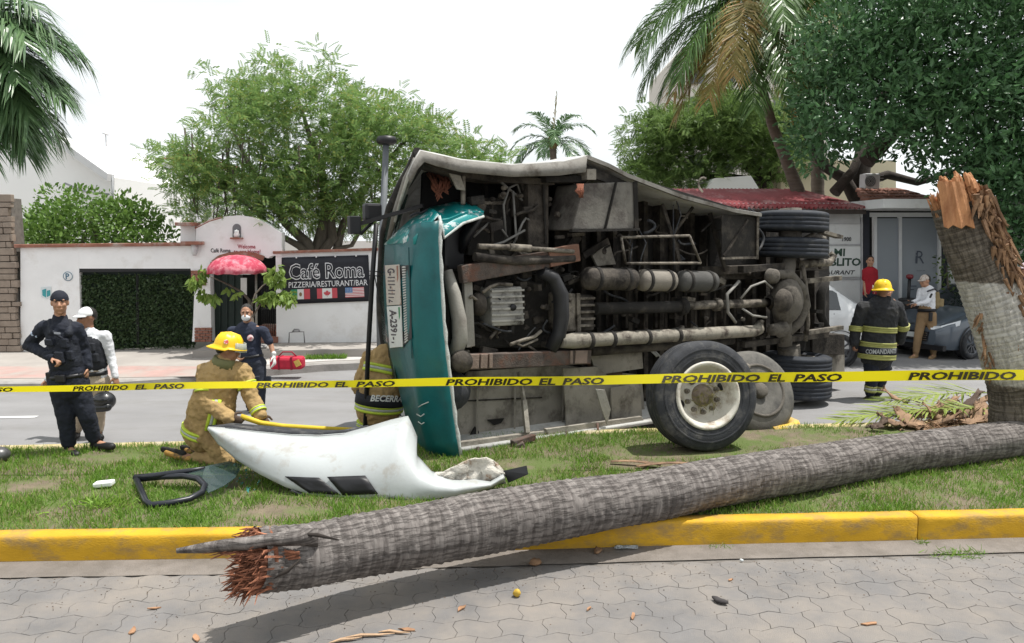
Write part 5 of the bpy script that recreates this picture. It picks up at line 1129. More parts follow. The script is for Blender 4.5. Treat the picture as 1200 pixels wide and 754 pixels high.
def tyre_prof(Rt, W, rr):
    h_ = W / 2; return [(rr, -h_ * .7), (rr + .02, -h_ * .86), (rr + (Rt - rr) * .4, -h_ * 1.0), (Rt - .06, -h_ * .93), (Rt - .012, -h_ * .80), (Rt, -h_ * .70),
        (Rt, -h_ * .42), (Rt - .007, -h_ * .40), (Rt - .007, -h_ * .36), (Rt + .002, -h_ * .32), (Rt + .002, -h_ * .05), (Rt - .007, -h_ * .03), (Rt - .007, h_ * .03), (Rt + .002, h_ * .05), (Rt + .002, h_ * .32), (Rt - .007, h_ * .36), (Rt - .007, h_ * .40), (Rt, h_ * .42),
        (Rt, h_ * .70), (Rt - .012, h_ * .80), (Rt - .06, h_ * .93), (rr + (Rt - rr) * .4, h_), (rr + .02, h_ * .86), (rr, h_ * .7)]
def wheel_on(parent, c, axis, Rt, W, rr, mt=black_rub, mr=m_steel, name='wheel'):
    e = bpy.data.objects.new(name, None); COL.objects.link(e); e.parent = parent; e.location = V(c) - wloc(parent)
    t = MB(); t.lathe(c, axis, tyre_prof(Rt, W, rr), 56); t.build('tyre', mt, e)
    t = MB(); t.lathe(c, axis, [(0, W * .1), (rr * .35, W * .12), (rr * .4, W * .25), (rr * .8, W * .28), (rr * .93, W * .36), (rr + .01, W * .36), (rr, -W * .36), (rr * .9, -W * .36), (rr * .7, -W * .1), (0, -W * .1)], 32); t.build('rim', mr, e)
    return e
m_tyreb = mat('tyre_blue_black', (.020, .024, .032), .75, .25, 8, .25, 120, col2=(.06, .06, .062), mix=(.52, .75), mscale=7)
up = (Z + U * .03).normalized()
def tyre_c(x0, x1, y0, y1, d):
    c = b((x0 + x1) / 2, (y0 + y1) / 2, d); w = (b(x1, (y0 + y1) / 2, d) - b(x0, (y0 + y1) / 2, d)).length; h_ = b((x0 + x1) / 2, y0, d).z - b((x0 + x1) / 2, y1, d).z
    return c, w, h_
c, w_, h_ = tyre_c(888, 969, 247, 273, .25); wheel_on(bus, c, up, .50, .30, .28, m_tyreb)
c, w_, h_ = tyre_c(887, 969, 279, 302, .25); wheel_on(bus, c, up, .50, .30, .28, m_tyreb)
c, w_, h_ = tyre_c(896, 970, 414, 438, .25); wheel_on(bus, c, up, .50, .30, .28, m_tyreb)
c, w_, h_ = tyre_c(896, 970, 442, 464, .25); c.z = max(c.z, .17); wheel_on(bus, c, up, .50, .30, .28, m_tyreb)
a2 = MB(); a2.tube([b(926, 300, .2), b(926, 245, .25)], .16, 18); a2.tube([b(924, 405, .2), b(926, 440, .25)], .16, 18); a2.each('axle_hub', m_axle, axl)
# --- torn-off front wheels lying against the underbody
def loose_wheel(name, label, c, axis, Rt, W, rr, dish):
    axis = V(axis).normalized(); t = thing(name, label, 'wheel', (c[0], c[1], ZM))
    m = MB(); m.lathe(c, axis, tyre_prof(Rt, W, rr), 72); ty = m.build('tyre', black_rub, t)
    m = MB()
    x = axis.orthogonal().normalized(); y = axis.cross(x)
    for k in range(0):
        a = 2 * math.pi * k / 60; dr = x * math.cos(a) + y * math.sin(a); tg = axis.cross(dr)
        for s in (-1, 1): m.box(V(c) + dr * (Rt - .004) + axis * (s * W * .30), (.016, W * .10, .012), (tg, axis, dr))
    m.build('tread', black_rub, ty)
    m = MB(); m.lathe(c, axis, [(Rt * .82, W * .495), (Rt * .84, W * .507), (Rt * .86, W * .495)], 60); m.lathe(c, axis, [(rr + .07, W * .488), (rr + .085, W * .503), (rr + .10, W * .49)], 60); m.build('sidewall_rib', black_rub, ty)
    return t, x, y
m_rimw = mat('white_rim', (.58, .555, .49), .55, .1, 5, .15, 60, col2=(.27, .21, .15), mix=(.50, .70), mscale=6)
m_hubr = mat('hub_rust', (.20, .16, .125), .85, .3, 14, .5, 70, col2=(.12, .13, .05), mix=(.5, .66), mscale=9)
fw = G(822, 526, ZM); axis = (CAMP - fw); axis.z = 0; axis = (axis.normalized() + V((.46, 0, .16))).normalized()
Rt = .59; W = .37; c = V((fw.x, fw.y + .08, ZM + Rt * .975)) 
fwh, x, y = loose_wheel('bus_wheel', 'big bus wheel with dished white rim torn off and propped against the underbody', c, axis, Rt, W, .335, 1)
m = MB(); rr = .335
m.lathe(c, axis, [(rr + .035, W * .40), (rr + .03, W * .50), (rr + .005, W * .50), (rr - .02, W * .42), (rr - .045, W * .22), (rr - .09, W * .02), (.225, -.012), (.215, .006), (.145, .006), (.135, .02), (.12, .025), (0, .025)], 56)
rim = m.build('rim', m_rimw, fwh)
m = MB(); m.lathe(c, axis, [(.125, .02), (.12, .05), (.10, .065), (.09, .10), (.075, .115), (0, .12)], 28); hub = m.build('hub', m_hubr, fwh)
nutm = MB(); nutm.lathe((0, 0, 0), (0, 0, 1), [(0, .085), (.014, .085), (.017, .06), (.026, .055), (.029, 0), (0, 0)], 8, 0, False); nme = None
for k in range(10):
    a = 2 * math.pi * k / 10 + .2; p = c + (x * math.cos(a) + y * math.sin(a)) * .182 - axis * .006
    if nme is None: o = nutm.build('wheel_nut', m_steel, None); nme = o.data
    else: o = bpy.data.objects.new('wheel_nut', nme); COL.objects.link(o)
    o.parent = rim; o.location = p - wloc(rim); o.rotation_euler = axis.to_track_quat('Z', 'Y').to_euler()
m = MB()
for sg_ in (1, -1):
    e_ = V((-.93, 0, -.36)); e_ = (e_ - axis * e_.dot(axis)).normalized() * sg_; p = c + e_ * .258 + axis * .022; tl_ = (axis - e_ * .55).normalized(); m.lathe(p, tl_, [(0, .006), (.042, .006), (.05, -.004)], 20)
m.build('hand_hole', black_pl, fwh)
m = MB(); rg = random.Random(2)
for k in range(70):
    p = c + V((rg.gauss(0, .06), 0, rg.gauss(-.03, .07))) + axis * .125; m.tube([p, p + V((rg.gauss(0, .04), -.01, rg.gauss(-.02, .04)))], [.004, .002], 4)
tag(m.build('grass_wad', mat('dry_wad', (.17, .15, .05), .9, .3), fwh), kind='stuff')
c2 = G(897, 503, ZM); Rt2 = .56; c2 = V((c2.x - .02, c2.y + .28, ZM + .40)); ax2 = (V((.28, -.85, .42))).normalized()
m_dusty = mat('dusty_tyre', (.135, .128, .115), .9, .2, 6, .3, 90, col2=(.06, .058, .055), mix=(.45, .66), mscale=4)
t = thing('brake_drum', 'dusty grey backing plate with flange leaning behind the big white rimmed wheel', 'wheel', (c2.x, c2.y, ZM))
m = MB(); m.lathe(c2, ax2, [(.10, .03), (.15, .05), (.30, .07), (.46, .04), (.53, -.02), (.55, -.10), (.50, -.16), (.2, -.16), (0, -.16)], 48); m.build('plate', m_dusty, t)
m = MB(); m.lathe(c2, ax2, [(0, .11), (.07, .11), (.09, .09), (.10, .02)], 24); m.lathe(c2, ax2, [(.30, .072), (.31, .085), (.33, .085), (.34, .068)], 40); m.build('flange', m_axle, t)
m = MB(); a_ = c2 + V((-.28, -.10, .30)); m.ell(a_, (.07, .07, .07)); m.ell(a_ + V((.10, 0, .02)), (.05, .05, .05)); m.tube([a_, a_ + V((.05, -.02, -.5)), a_ + V((.02, -.02, -.75))], [.03, .025, .02], 8); m.build('knuckle', m_steel, t)

# clutter of the underbody: loose hoses, clips, bolts and small brackets, each its own piece
rk = random.Random(44); m_cl = [m_under, m_dirty, m_dirty, m_steel, black_rub]
for k in range(90):
    x, y = rk.choice(((rk.uniform(556, 650), rk.uniform(325, 412)), (rk.uniform(600, 690), rk.uniform(285, 330)), (rk.uniform(500, 640), rk.uniform(215, 300)), (rk.uniform(655, 880), rk.uniform(318, 400)), (rk.uniform(690, 890), rk.uniform(225, 300))))
    d = rk.uniform(.12, .5); pts = [(x, y, d)]
    for j in range(3): pts.append((pts[-1][0] + rk.uniform(-14, 16), pts[-1][1] + rk.uniform(-11, 13), d + rk.uniform(-.06, .06)))
    P4 = [b(*p) for p in pts]; cv = [((1 - t) ** 3) * P4[0] + 3 * t * (1 - t) ** 2 * P4[1] + 3 * t * t * (1 - t) * P4[2] + t ** 3 * P4[3] for t in np.linspace(0, 1, 8)]
    mb = MB(); mb.tube(cv, rk.uniform(.008, .02), 6); mb.build('hose', rk.choice(m_cl), bus)
for k in range(110):
    x, y = rk.choice(((rk.uniform(545, 690), rk.uniform(315, 424)), (rk.uniform(690, 900), rk.uniform(312, 400)), (rk.uniform(548, 690), rk.uniform(212, 300)), (rk.uniform(900, 960), rk.uniform(305, 400))))
    c = b(x, y, rk.uniform(.15, .45)); a = rk.uniform(-.4, .4); e1 = (U * math.cos(a) + Z * math.sin(a)); e2 = (Z * math.cos(a) - U * math.sin(a)); mb = MB()
    if k % 3: mb.box(c, (rk.uniform(.02, .10), rk.uniform(.02, .06), rk.uniform(.015, .05)), (e1, NB, e2)); mb.build('bracket', rk.choice(m_cl[:4]), bus, bevel=.006)
    else: mb.lathe(c, NB, [(0, .04), (.025, .04), (.03, .0)], 8); mb.build('bolt', rk.choice(m_cl[1:4]), bus)
# ================================================================== fallen trunk, stump, wreckage on the grass
def barkmat(name, ca, cb, cc, ring=28., paint=None):
    m = bpy.data.materials.new(name); m.use_nodes = True; t = m.node_tree; N = t.nodes; L = t.links; N.clear()
    o = N.new('ShaderNodeOutputMaterial'); p = N.new('ShaderNodeBsdfPrincipled'); p.inputs['Roughness'].default_value = .95; p.inputs['Specular IOR Level'].default_value = .2
    uv = N.new('ShaderNodeUVMap'); uv.uv_map = 'along'; mp_ = N.new('ShaderNodeMapping'); mp_.inputs['Scale'].default_value = (ring, 1.6, 1); L.new(uv.outputs[0], mp_.inputs[0])
    n1 = N.new('ShaderNodeTexNoise'); n1.inputs['Scale'].default_value = 1.6; n1.inputs['Detail'].default_value = 8; n1.inputs['Roughness'].default_value = .65; L.new(mp_.outputs[0], n1.inputs['Vector'])
    mp2 = N.new('ShaderNodeMapping'); mp2.inputs['Scale'].default_value = (3.2, 26, 1); L.new(uv.outputs[0], mp2.inputs[0])
    n2 = N.new('ShaderNodeTexNoise'); n2.inputs['Scale'].default_value = 1.4; n2.inputs['Detail'].default_value = 9; n2.inputs['Roughness'].default_value = .7; L.new(mp2.outputs[0], n2.inputs['Vector'])
    r = N.new('ShaderNodeValToRGB'); e = r.color_ramp.elements; e[0].position = .34; e[0].color = (*ca, 1); e[1].position = .66; e[1].color = (*cb, 1); L.new(n1.outputs['Fac'], r.inputs[0])
    r2 = N.new('ShaderNodeMapRange'); r2.inputs[1].default_value = .50; r2.inputs[2].default_value = .74; L.new(n2.outputs['Fac'], r2.inputs[0])
    mx_ = N.new('ShaderNodeMix'); mx_.data_type = 'RGBA'; mx_.inputs[7].default_value = (*cc, 1); L.new(r2.outputs[0], mx_.inputs[0]); L.new(r.outputs[0], mx_.inputs[6]); col = mx_.outputs[2]
    if paint:
        g_ = N.new('ShaderNodeTexCoord'); sx = N.new('ShaderNodeSeparateXYZ'); L.new(g_.outputs['Object'], sx.inputs[0])
        nn = N.new('ShaderNodeTexNoise'); nn.inputs['Scale'].default_value = 9; nn.inputs['Detail'].default_value = 8; L.new(g_.outputs['Object'], nn.inputs['Vector'])
        def edge(z, sgn):
            a = N.new('ShaderNodeMath'); a.operation = 'MULTIPLY_ADD'; a.inputs[1].default_value = .10; L.new(nn.outputs['Fac'], a.inputs[0]); L.new(sx.outputs['Z'], a.inputs[2])
            mr_ = N.new('ShaderNodeMapRange'); mr_.inputs[1].default_value = z + .05 - .012 * sgn; mr_.inputs[2].default_value = z + .05 + .012 * sgn; L.new(a.outputs[0], mr_.inputs[0]); return mr_.outputs[0]
        a, b2 = edge(paint[0], 1), edge(paint[1], -1); mu = N.new('ShaderNodeMath'); mu.operation = 'MULTIPLY'; L.new(a, mu.inputs[0]); L.new(b2, mu.inputs[1])
        pk = N.new('ShaderNodeMapRange'); pk.inputs[1].default_value = .64; pk.inputs[2].default_value = .70; pk.inputs[3].default_value = 1; pk.inputs[4].default_value = 0; L.new(n2.outputs['Fac'], pk.inputs[0])
        m2 = N.new('ShaderNodeMath'); m2.operation = 'MULTIPLY'; L.new(mu.outputs[0], m2.inputs[0]); L.new(pk.outputs[0], m2.inputs[1])
        wv = N.new('ShaderNodeMapRange'); wv.inputs[3].default_value = .62; wv.inputs[4].default_value = 1.25; L.new(n1.outputs['Fac'], wv.inputs[0])
        hs_ = N.new('ShaderNodeHueSaturation'); hs_.inputs['Color'].default_value = (.47, .455, .415, 1); L.new(wv.outputs[0], hs_.inputs['Value'])
        m3 = N.new('ShaderNodeMix'); m3.data_type = 'RGBA'; L.new(m2.outputs[0], m3.inputs[0]); L.new(col, m3.inputs[6]); L.new(hs_.outputs[0], m3.inputs[7]); col = m3.outputs[2]
    wvx = N.new('ShaderNodeTexWave'); wvx.wave_type = 'BANDS'; wvx.bands_direction = 'X'; wvx.wave_profile = 'SAW'; wvx.inputs['Scale'].default_value = ring / 4.2; wvx.inputs['Distortion'].default_value = 3.4; wvx.inputs['Detail'].default_value = 3; wvx.inputs['Detail Scale'].default_value = 2.5; L.new(uv.outputs[0], wvx.inputs['Vector'])
    wr_ = N.new('ShaderNodeMapRange'); wr_.inputs[3].default_value = .84; wr_.inputs[4].default_value = 1.18; L.new(wvx.outputs['Fac'], wr_.inputs[0]); hv_ = N.new('ShaderNodeHueSaturation'); L.new(col, hv_.inputs['Color']); L.new(wr_.outputs[0], hv_.inputs['Value']); col = hv_.outputs[0]
    L.new(col, p.inputs['Base Color'])
    bpn = N.new('ShaderNodeBump'); bpn.inputs['Strength'].default_value = .9; bpn.inputs['Distance'].default_value = .02
    ad = N.new('ShaderNodeMath'); ad.operation = 'SUBTRACT'; L.new(n1.outputs['Fac'], ad.inputs[0]); L.new(r2.outputs[0], ad.inputs[1]); L.new(ad.outputs[0], bpn.inputs['Height']); L.new(bpn.outputs[0], p.inputs['Normal'])
    L.new(p.outputs[0], o.inputs[0]); return m
def trunk_mesh(name, axis_pts, radii, mtl, parent, rings, seg=64, relief=.012, spacing=.038, seed=0, capn=True, chew=None):
    cum = [0]
    for a, b_ in zip(axis_pts[:-1], axis_pts[1:]): cum.append(cum[-1] + (V(b_) - V(a)).length)
    tot = cum[-1]; vs = []; uvs = []
    x = None; pos = []; rad = []
    for i in range(rings):
        s = tot * i / (rings - 1); pos.append(V([interp(cum, [p[k] for p in axis_pts], s) for k in range(3)])); rad.append(interp(cum, radii, s))
    # soften the corners of the measured polyline
    for _ in range(int(rings / 12)):
        pos = [pos[0]] + [(pos[i - 1] + pos[i] * 2 + pos[i + 1]) / 4 for i in range(1, rings - 1)] + [pos[-1]]; rad = [rad[0]] + [(rad[i - 1] + rad[i] * 2 + rad[i + 1]) / 4 for i in range(1, rings - 1)] + [rad[-1]]
    for i in range(rings):
        s = tot * i / (rings - 1); t = (pos[min(i + 1, rings - 1)] - pos[max(i - 1, 0)]).normalized()
        x = t.orthogonal().normalized() if x is None else (x - t * t.dot(x)).normalized(); y = t.cross(x)
        for k in range(seg + 1):
            a = 2 * math.pi * (k % seg) / seg; ca_, sa_ = math.cos(a), math.sin(a)
            w_ = mnoise.noise(V((ca_ * 1.3, sa_ * 1.3, s * 2.2 + seed))); ph = (s / spacing + w_ * .9 + .35 * mnoise.noise(V((ca_ * 3, sa_ * 3, s * 6 + seed))))
            fr = ph - math.floor(ph); rr_ = rad[i] + relief * (fr ** 1.5 - .5) * (.5 + .5 * mnoise.noise(V((ca_ * 2, sa_ * 2, s * 5 + seed + 40))) + .3) + .014 * mnoise.noise(V((ca_ * 1.5, sa_ * 1.5, s * 1.6 + seed + 9))) + .005 * mnoise.noise(V((ca_ * 9, sa_ * 9, s * 25 + seed)))
            pp_ = pos[i] + (x * ca_ + y * sa_) * rr_
            if chew: pp_ = chew(i, rings, pp_, t, a, s)
            vs.append(pp_); uvs.append((s, a / (2 * math.pi) * 1.2))
    W_ = seg + 1; fs = [(i * W_ + k, i * W_ + k + 1, (i + 1) * W_ + k + 1, (i + 1) * W_ + k) for i in range(rings - 1) for k in range(seg)]
    me = bpy.data.meshes.new(name); me.from_pydata([tuple(v_) for v_ in vs], [], fs); me.materials.append(mtl)
    ul = me.uv_layers.new(name='along'); li = np.zeros(len(me.loops), dtype=np.int32); me.loops.foreach_get('vertex_index', li)
    ul.data.foreach_set('uv', np.array(uvs)[li].ravel()); me.polygons.foreach_set('use_smooth', [True] * len(fs)); me.update()
    return link(name, me, parent), pos, rad
m_trunk = barkmat('fallen_bark', (.105, .092, .086), (.232, .212, .198), (.09, .078, .072), 15.)
m_split = mat('split_wood_red', (.25, .10, .055), .9, .35, 14, .5, 80, col2=(.13, .05, .03), mix=(.48, .66), mscale=12, random=.6)
m_orange = mat('split_wood_orange', (.44, .215, .10), .9, .22, 8, .6, 60, col2=(.28, .12, .055), mix=(.5, .7), mscale=9, stretch=(1, 1, .3), random=.2)
m_fibre = mat('torn_fibre', (.25, .15, .085), .95, .35, 14, .5, 80, col2=(.13, .075, .045), mix=(.46, .66), mscale=9, random=.4)
# axis measured from the trunk's picture and its shadow
ax = [(298, 657, 4.50, 34.5), (348, 653, 4.68, 34), (432, 637, 4.96, 34.5), (500, 625, 5.17, 34.5), (560, 614, 5.36, 34.5), (640, 600, 5.62, 33.5), (750, 583, 5.98, 29), (820, 569, 6.25, 27.5), (900, 556, 6.62, 26), (1050, 532, 7.35, 21), (1200, 513, 8.05, 17.5), (1420, 492, 9.2, 15)]
AP = [P(x, y, Y) for x, y, Y, r in ax]; AR = [r * ((AP[i] - CAMP).length) / FPX * .985 for i, (_, _, _, r) in enumerate(ax)]
ft = thing('palm_log', 'thick grey ringed palm trunk lying across the yellow kerb with its splintered end out', 'tree trunk', (AP[6].x, AP[6].y, .2))
bark, tp, tr_ = trunk_mesh('trunk', AP, AR, m_trunk, ft, 760, 72, .012, .07, 3)
t0 = (tp[4] - tp[0]).normalized()
rz_ = random.Random(17); m = MB()
side = t0.cross(Z).normalized(); upv = side.cross(t0)
for k in range(520):         # frayed fibres at the broken end
    a = rz_.uniform(0, 2 * math.pi); r = tr_[0] * math.sqrt(rz_.random()) * .97; c = tp[0] + side * math.cos(a) * r + upv * math.sin(a) * r
    low_ = max(0, -math.sin(a)); L = rz_.uniform(.02, .11) * (1 + .6 * low_) ; d = (-t0 + V([rz_.gauss(0, .42) for _ in range(3)]) - upv * .2).normalized()
    m.tube([c + t0 * .10, c + d * L * .5, c + d * L + V((0, 0, -.02 * rz_.random()))], [rz_.uniform(.005, .013), rz_.uniform(.004, .010), .0015], 4, True, 0, False)
m.lathe(tp[3], -t0, [(tr_[0] * 1.0, -.02), (tr_[0] * .97, .015), (tr_[0] * .8, .0), (tr_[0] * .45, .03), (0, .015)], 30)
tag(m.build('splintered_end', m_split, ft), kind='stuff')
# long bark splinter pointing out
sa_, sb_ = P(398, 634, 4.80), P(207, 646, 4.42)
spn = []; N_ = 26; m = MB(); mi = MB()
rows = []; rows2 = []
top_path = [(372, 620), (350, 621), (318, 627), (290, 631), (262, 634), (235, 639), (207, 645)]; bot_path = [(372, 640), (350, 638), (318, 639), (290, 643), (262, 644.5), (235, 646.5), (207, 646.5)]
YS = [4.60, 4.50, 4.43, 4.40, 4.39, 4.38, 4.38]
m.grid([[P(x, y, Y - .01 * math.sin(2.4 * q)) for q, ((x, y), Y) in enumerate(zip([(lerp(a[0], c_[0], s), lerp(a[1], c_[1], s) ) for a, c_ in zip(top_path, bot_path)], [Y - .035 * math.sin(math.pi * s) for Y in YS]))] for s in (0, .25, .5, .75, 1)])
sl = m.build('bark_splinter', m_trunk, ft, solid=.022)
ul = sl.data.uv_layers.new(name='along')
for lo in sl.data.loops: co = sl.data.vertices[lo.vertex_index].co; ul.data[lo.index].uv = (co.x * .9, co.z * 2)
m = MB()
for k in range(110):
    x = rz_.uniform(268, 352); y0 = interp([268, 300, 345], [645, 644, 652], x); p = P(x, y0 - rz_.uniform(-2, 6), 4.46); d = V((-1, -.1, -.12)) + V([rz_.gauss(0, .12) for _ in range(3)])
    m.tube([p, p + d * rz_.uniform(.03, .09), p + d * rz_.uniform(.1, .17)], [.007, .005, .0015], 4, True, 0, False)
tag(m.build('splinter_fibre', m_split, ft), kind='stuff')
m = MB()
for pts in ([(308, 640, 4.45), (330, 632, 4.47), (352, 634, 4.5)], [(318, 678, 4.4), (338, 668, 4.42), (352, 655, 4.44)], [(352, 625, 4.52), (372, 626, 4.53), (398, 632, 4.6)]):
    m.tube([P(*p) - V((0, .015, 0)) for p in pts], [.006, .014, .004], 6)
m.each('bark_crack', mat('bark_dark', (.03, .024, .02), .95, .3), ft)
# --- standing stump, leaning, white lime wash band, torn top
sx = [(1120, 238, 8.30, 22.5), (1127, 262, 8.30, 23.2), (1137, 290, 8.28, 24), (1155, 330, 8.26, 25), (1170, 371, 8.25, 26), (1184, 415, 8.24, 27), (1196, 450, 8.24, 28.5), (1201, 478, 8.24, 30.5), (1203, 505, 8.24, 33)]
SPT = [P(x, y, Y) for x, y, Y, r in sx]; SR = [r * (SPT[i] - CAMP).length / FPX for i, (_, _, _, r) in enumerate(sx)]
m_stump = barkmat('stump_bark', (.045, .040, .032), (.125, .11, .09), (.035, .028, .022), 26., None)
zt_, zb_ = P(1155, 331, 8.27).z, P(1190, 446, 8.24).z
m_stump = barkmat('stump_bark_painted', (.075, .064, .05), (.19, .165, .135), (.055, .045, .034), 24., (zb_ - .03, zt_))
stp = thing('palm_stump', 'leaning broken palm stump with a white painted band and torn orange top', 'tree stump', (SPT[-1].x, SPT[-1].y, ZM))
_, qp, qr = trunk_mesh('trunk', SPT[::-1], SR[::-1], m_stump, stp, 200, 60, .010, .075, 50)
tt = (qp[-1] - qp[-6]).normalized(); m = MB()
tip = qp[-1]; sdx = tt.cross(V((0, 1, 0))).normalized(); 
sdx = V((1, 0, 0)) - tt * tt.x; sdx.normalize(); fwd = V((0, -1, 0)) - tt * (-tt.y); fwd.normalize()
for k in range(280):
    a = rz_.uniform(0, 2 * math.pi); r = qr[-1] * math.sqrt(rz_.random()); c = tip + sdx * math.cos(a) * r + fwd * math.sin(a) * r
    L = .07 + .09 * (1 - math.cos(a)) * .5 * rz_.random() + rz_.uniform(-.02, .06); d = (tt + V([rz_.gauss(0, .10) for _ in range(3)])).normalized()
    w0 = rz_.uniform(.008, .02)
    m.tube([c - tt * .08, c + d * L * .6, c + d * L], [w0, w0 * .8, w0 * .25], 5, True, 0, False)
tag(m.build('torn_top', m_orange, stp), kind='stuff')
m = MB(); rows = []
for s in range(9):          # exposed orange slab face on the camera side
    t = s / 8; row = []
    for q in range(8):
        u = q / 7; x = lerp(lerp(1098.5, 1106, t), lerp(1127, 1141.5, min(1, t * 1.0)), u); y = lerp(213, 266, t) + 2.5 * math.sin(q * 2.1) * (t > .9)
        row.append(P(x, y, 8.04 - .035 * math.sin(math.pi * u) + (.02 if (q in (3, 5)) else 0)))
    rows.append(row)
m.grid(rows, 0, False)
for q in range(26):
    x = rz_.uniform(1099, 1143); p = P(x, rz_.uniform(212, 222), rz_.uniform(8.04, 8.2)); d = (tt + V([rz_.gauss(0, .1) for _ in range(3)])) * rz_.uniform(.04, .10)
    m.tube([p - tt * .05, p + d * .6, p + d], [.018, .014, .004], 5, True, 0, False)
m.build('split_face', m_orange, stp, solid=.025)
m = MB()
for k in range(420):         # hanging fibre strips down the torn flank
    t = rz_.random(); x = lerp(1143, 1193, t) + rz_.uniform(-6, 14) + 9 * math.sin(t * 3); y = lerp(222, 395, t) + rz_.uniform(-12, 12)
    p = P(x, y, rz_.uniform(7.98, 8.25)); L = rz_.uniform(.08, .26); d = (V((.28, 0, -1)) + V([rz_.gauss(0, .3), rz_.gauss(0, .2), rz_.gauss(0, .25)])).normalized()
    m.tube([p, p + d * L * .6, p + d * L + V((.01, 0, -.01))], [rz_.uniform(.012, .032), rz_.uniform(.010, .022), .003], 5, True, 0, False)
for k in range(120):
    t = rz_.random(); x = lerp(1150, 1166, t) + rz_.uniform(-7, 4); y = lerp(355, 440, t); p = P(x, y, rz_.uniform(8.1, 8.35)); L = rz_.uniform(.05, .15); d = (V((-.12, 0, -1)) + V([rz_.gauss(0, .2) for _ in range(3)])).normalized()
    m.tube([p, p + d * L * .6, p + d * L], [rz_.uniform(.010, .02), .012, .003], 5, True, 0, False)
tag(m.build('torn_fibre', m_fibre, stp), kind='stuff')
# --- white bus front panel on the grass: a thick curved shell, torn at one end
pan = thing('front_panel', 'detached curved white bus front panel with two black vents lying on the grass', 'vehicle panel', G(440, 585, ZM))
TOPE = [(244, 501, 7.25), (265, 502, 7.22), (300, 506, 7.2), (340, 509.5, 7.2), (375, 510.5, 7.2), (405, 508, 7.2), (432, 501, 7.2), (458, 493, 7.18), (478, 488.5, 7.15), (488, 512, 7.1), (487, 533, 7.0), (505, 553, 6.9), (530, 563, 6.85), (556, 562, 6.85), (575, 565, 6.85), (590, 556, 6.85)]
BOTE = [(244, 503, 7.25), (256, 520, 7.05), (278, 539, 6.9), (305, 556, 6.78), (335, 571, 6.68), (365, 580, 6.62), (395, 585, 6.6), (425, 587, 6.58), (450, 587.5, 6.57), (475, 588, 6.57), (495, 588, 6.57), (515, 586, 6.58), (535, 583, 6.6), (556, 578, 6.63), (575, 572, 6.68), (592, 562, 6.75)]
rows = []
for s in range(13):
    t = s / 12; row = []
    for (xa, ya, Ya), (xb, yb, Yb) in zip(TOPE, BOTE):
        row.append(P(lerp(xa, xb, t), lerp(ya, yb, t), lerp(Ya, Yb, t ** .8) - .13 * math.sin(math.pi * t ** .9)))
    rows.append(row)
def smooth_rows(rows, k):
    out_ = []
    for r in rows:
        n_ = []
        for a, b_ in zip(r[:-1], r[1:]):
            for j in range(k): n_.append(lerp(a, b_, j / k))
        out_.append(n_ + [r[-1]])
    return out_
m = MB(); m.grid(smooth_rows(rows, 3)); m_pan = mat('panel_white', (.42, .445, .447), .42, .06, 2, .05, 30, col2=(.30, .27, .23), mix=(.55, .74), mscale=4.2, coat=.2)
shell_o = m.build('shell', m_pan, pan, solid=.018)
m = MB(); pts = [P(x, y - 1, Y + .02) for x, y, Y in TOPE[:7]]; m.tube(pts, [.012, .03, .035, .035, .03, .03, .015], 8); m.tube([p + V((0, .14, -.05)) for p in pts], [.02, .06, .07, .07, .06, .04, .02], 8); m.build('panel_lining', black_rub, pan)
m = MB(); m.tube([P(244 + 20, 502.5, 7.18), P(300, 507.5, 7.16), P(340, 511, 7.16), P(375, 512, 7.16), P(404, 510, 7.16)], .012, 6); m.each('seal', black_rub, pan)
def on_panel(x, y, lift=.012):
    # nearest shell vertex in the picture gives the distance there
    best = None
    for r in smooth_rows(rows, 3):
        for q in r:
            d = q - CAMP; f_ = d.y * CP_ - d.z * SP_; px_ = CX + d.x / f_ * FPX; py_ = CY - (d.y * SP_ + d.z * CP_) / f_ * FPX; e = (px_ - x) ** 2 + (py_ - y) ** 2
            if best is None or e < best[0]: best = (e, q.y)
    return P(x, y, best[1] - lift)
for qd in ([(334, 558.5), (374, 560), (399, 580.5), (362, 578)], [(383, 559), (428, 557.5), (443, 579), (402, 581)]):
    m = MB(); n_ = 5; m.grid([[on_panel(lerp(lerp(qd[0][0], qd[1][0], s / n_), lerp(qd[3][0], qd[2][0], s / n_), t / 4), lerp(lerp(qd[0][1], qd[1][1], s / n_), lerp(qd[3][1], qd[2][1], s / n_), t / 4), .02) for s in range(n_ + 1)] for t in range(5)])
    vf = m.build('vent', black_pl, pan, solid=.006)
m = MB(); m.tube([on_panel(x, y, .008) for x, y in ((341, 575), (352, 579), (366, 583))], .012, 6); m.tube([on_panel(x, y, .005) for x, y in ((455, 584), (480, 587), (505, 586), (520, 584))], .014, 6); m.each('panel_edge', black_rub, pan)
m = MB(); rows_ = []; rc = random.Random(6)
for s in range(7):
    rows_.append([P(lerp(505, 592, q / 12) + rc.uniform(-2, 2), lerp(interp([505, 530, 556, 575, 592], [558, 548, 536, 538, 552], lerp(505, 592, q / 12)), interp([505, 540, 592], [566, 570, 566], lerp(505, 592, q / 12)), s / 6) + rc.uniform(-1.5, 1.5), 6.83 + rc.uniform(-.05, .05)) for q in range(13)])
m.grid(rows_, 0, True); m.build('torn_edge', mat('torn_fibreglass', (.55, .52, .46), .8, .2, 12, .5, 60, col2=(.24, .15, .09), mix=(.54, .68), mscale=9), pan, solid=.012)
fr_ = MB()
fr_.add([P(590, 552, 6.85), P(617, 546, 6.8), P(619, 556, 6.75), P(596, 566, 6.8)], [(0, 1, 2, 3)]); q1 = fr_.build('shard', black_pl, None, solid=.01); tag(q1, 'black and white broken plastic shard beside the torn end of the panel', 'debris')
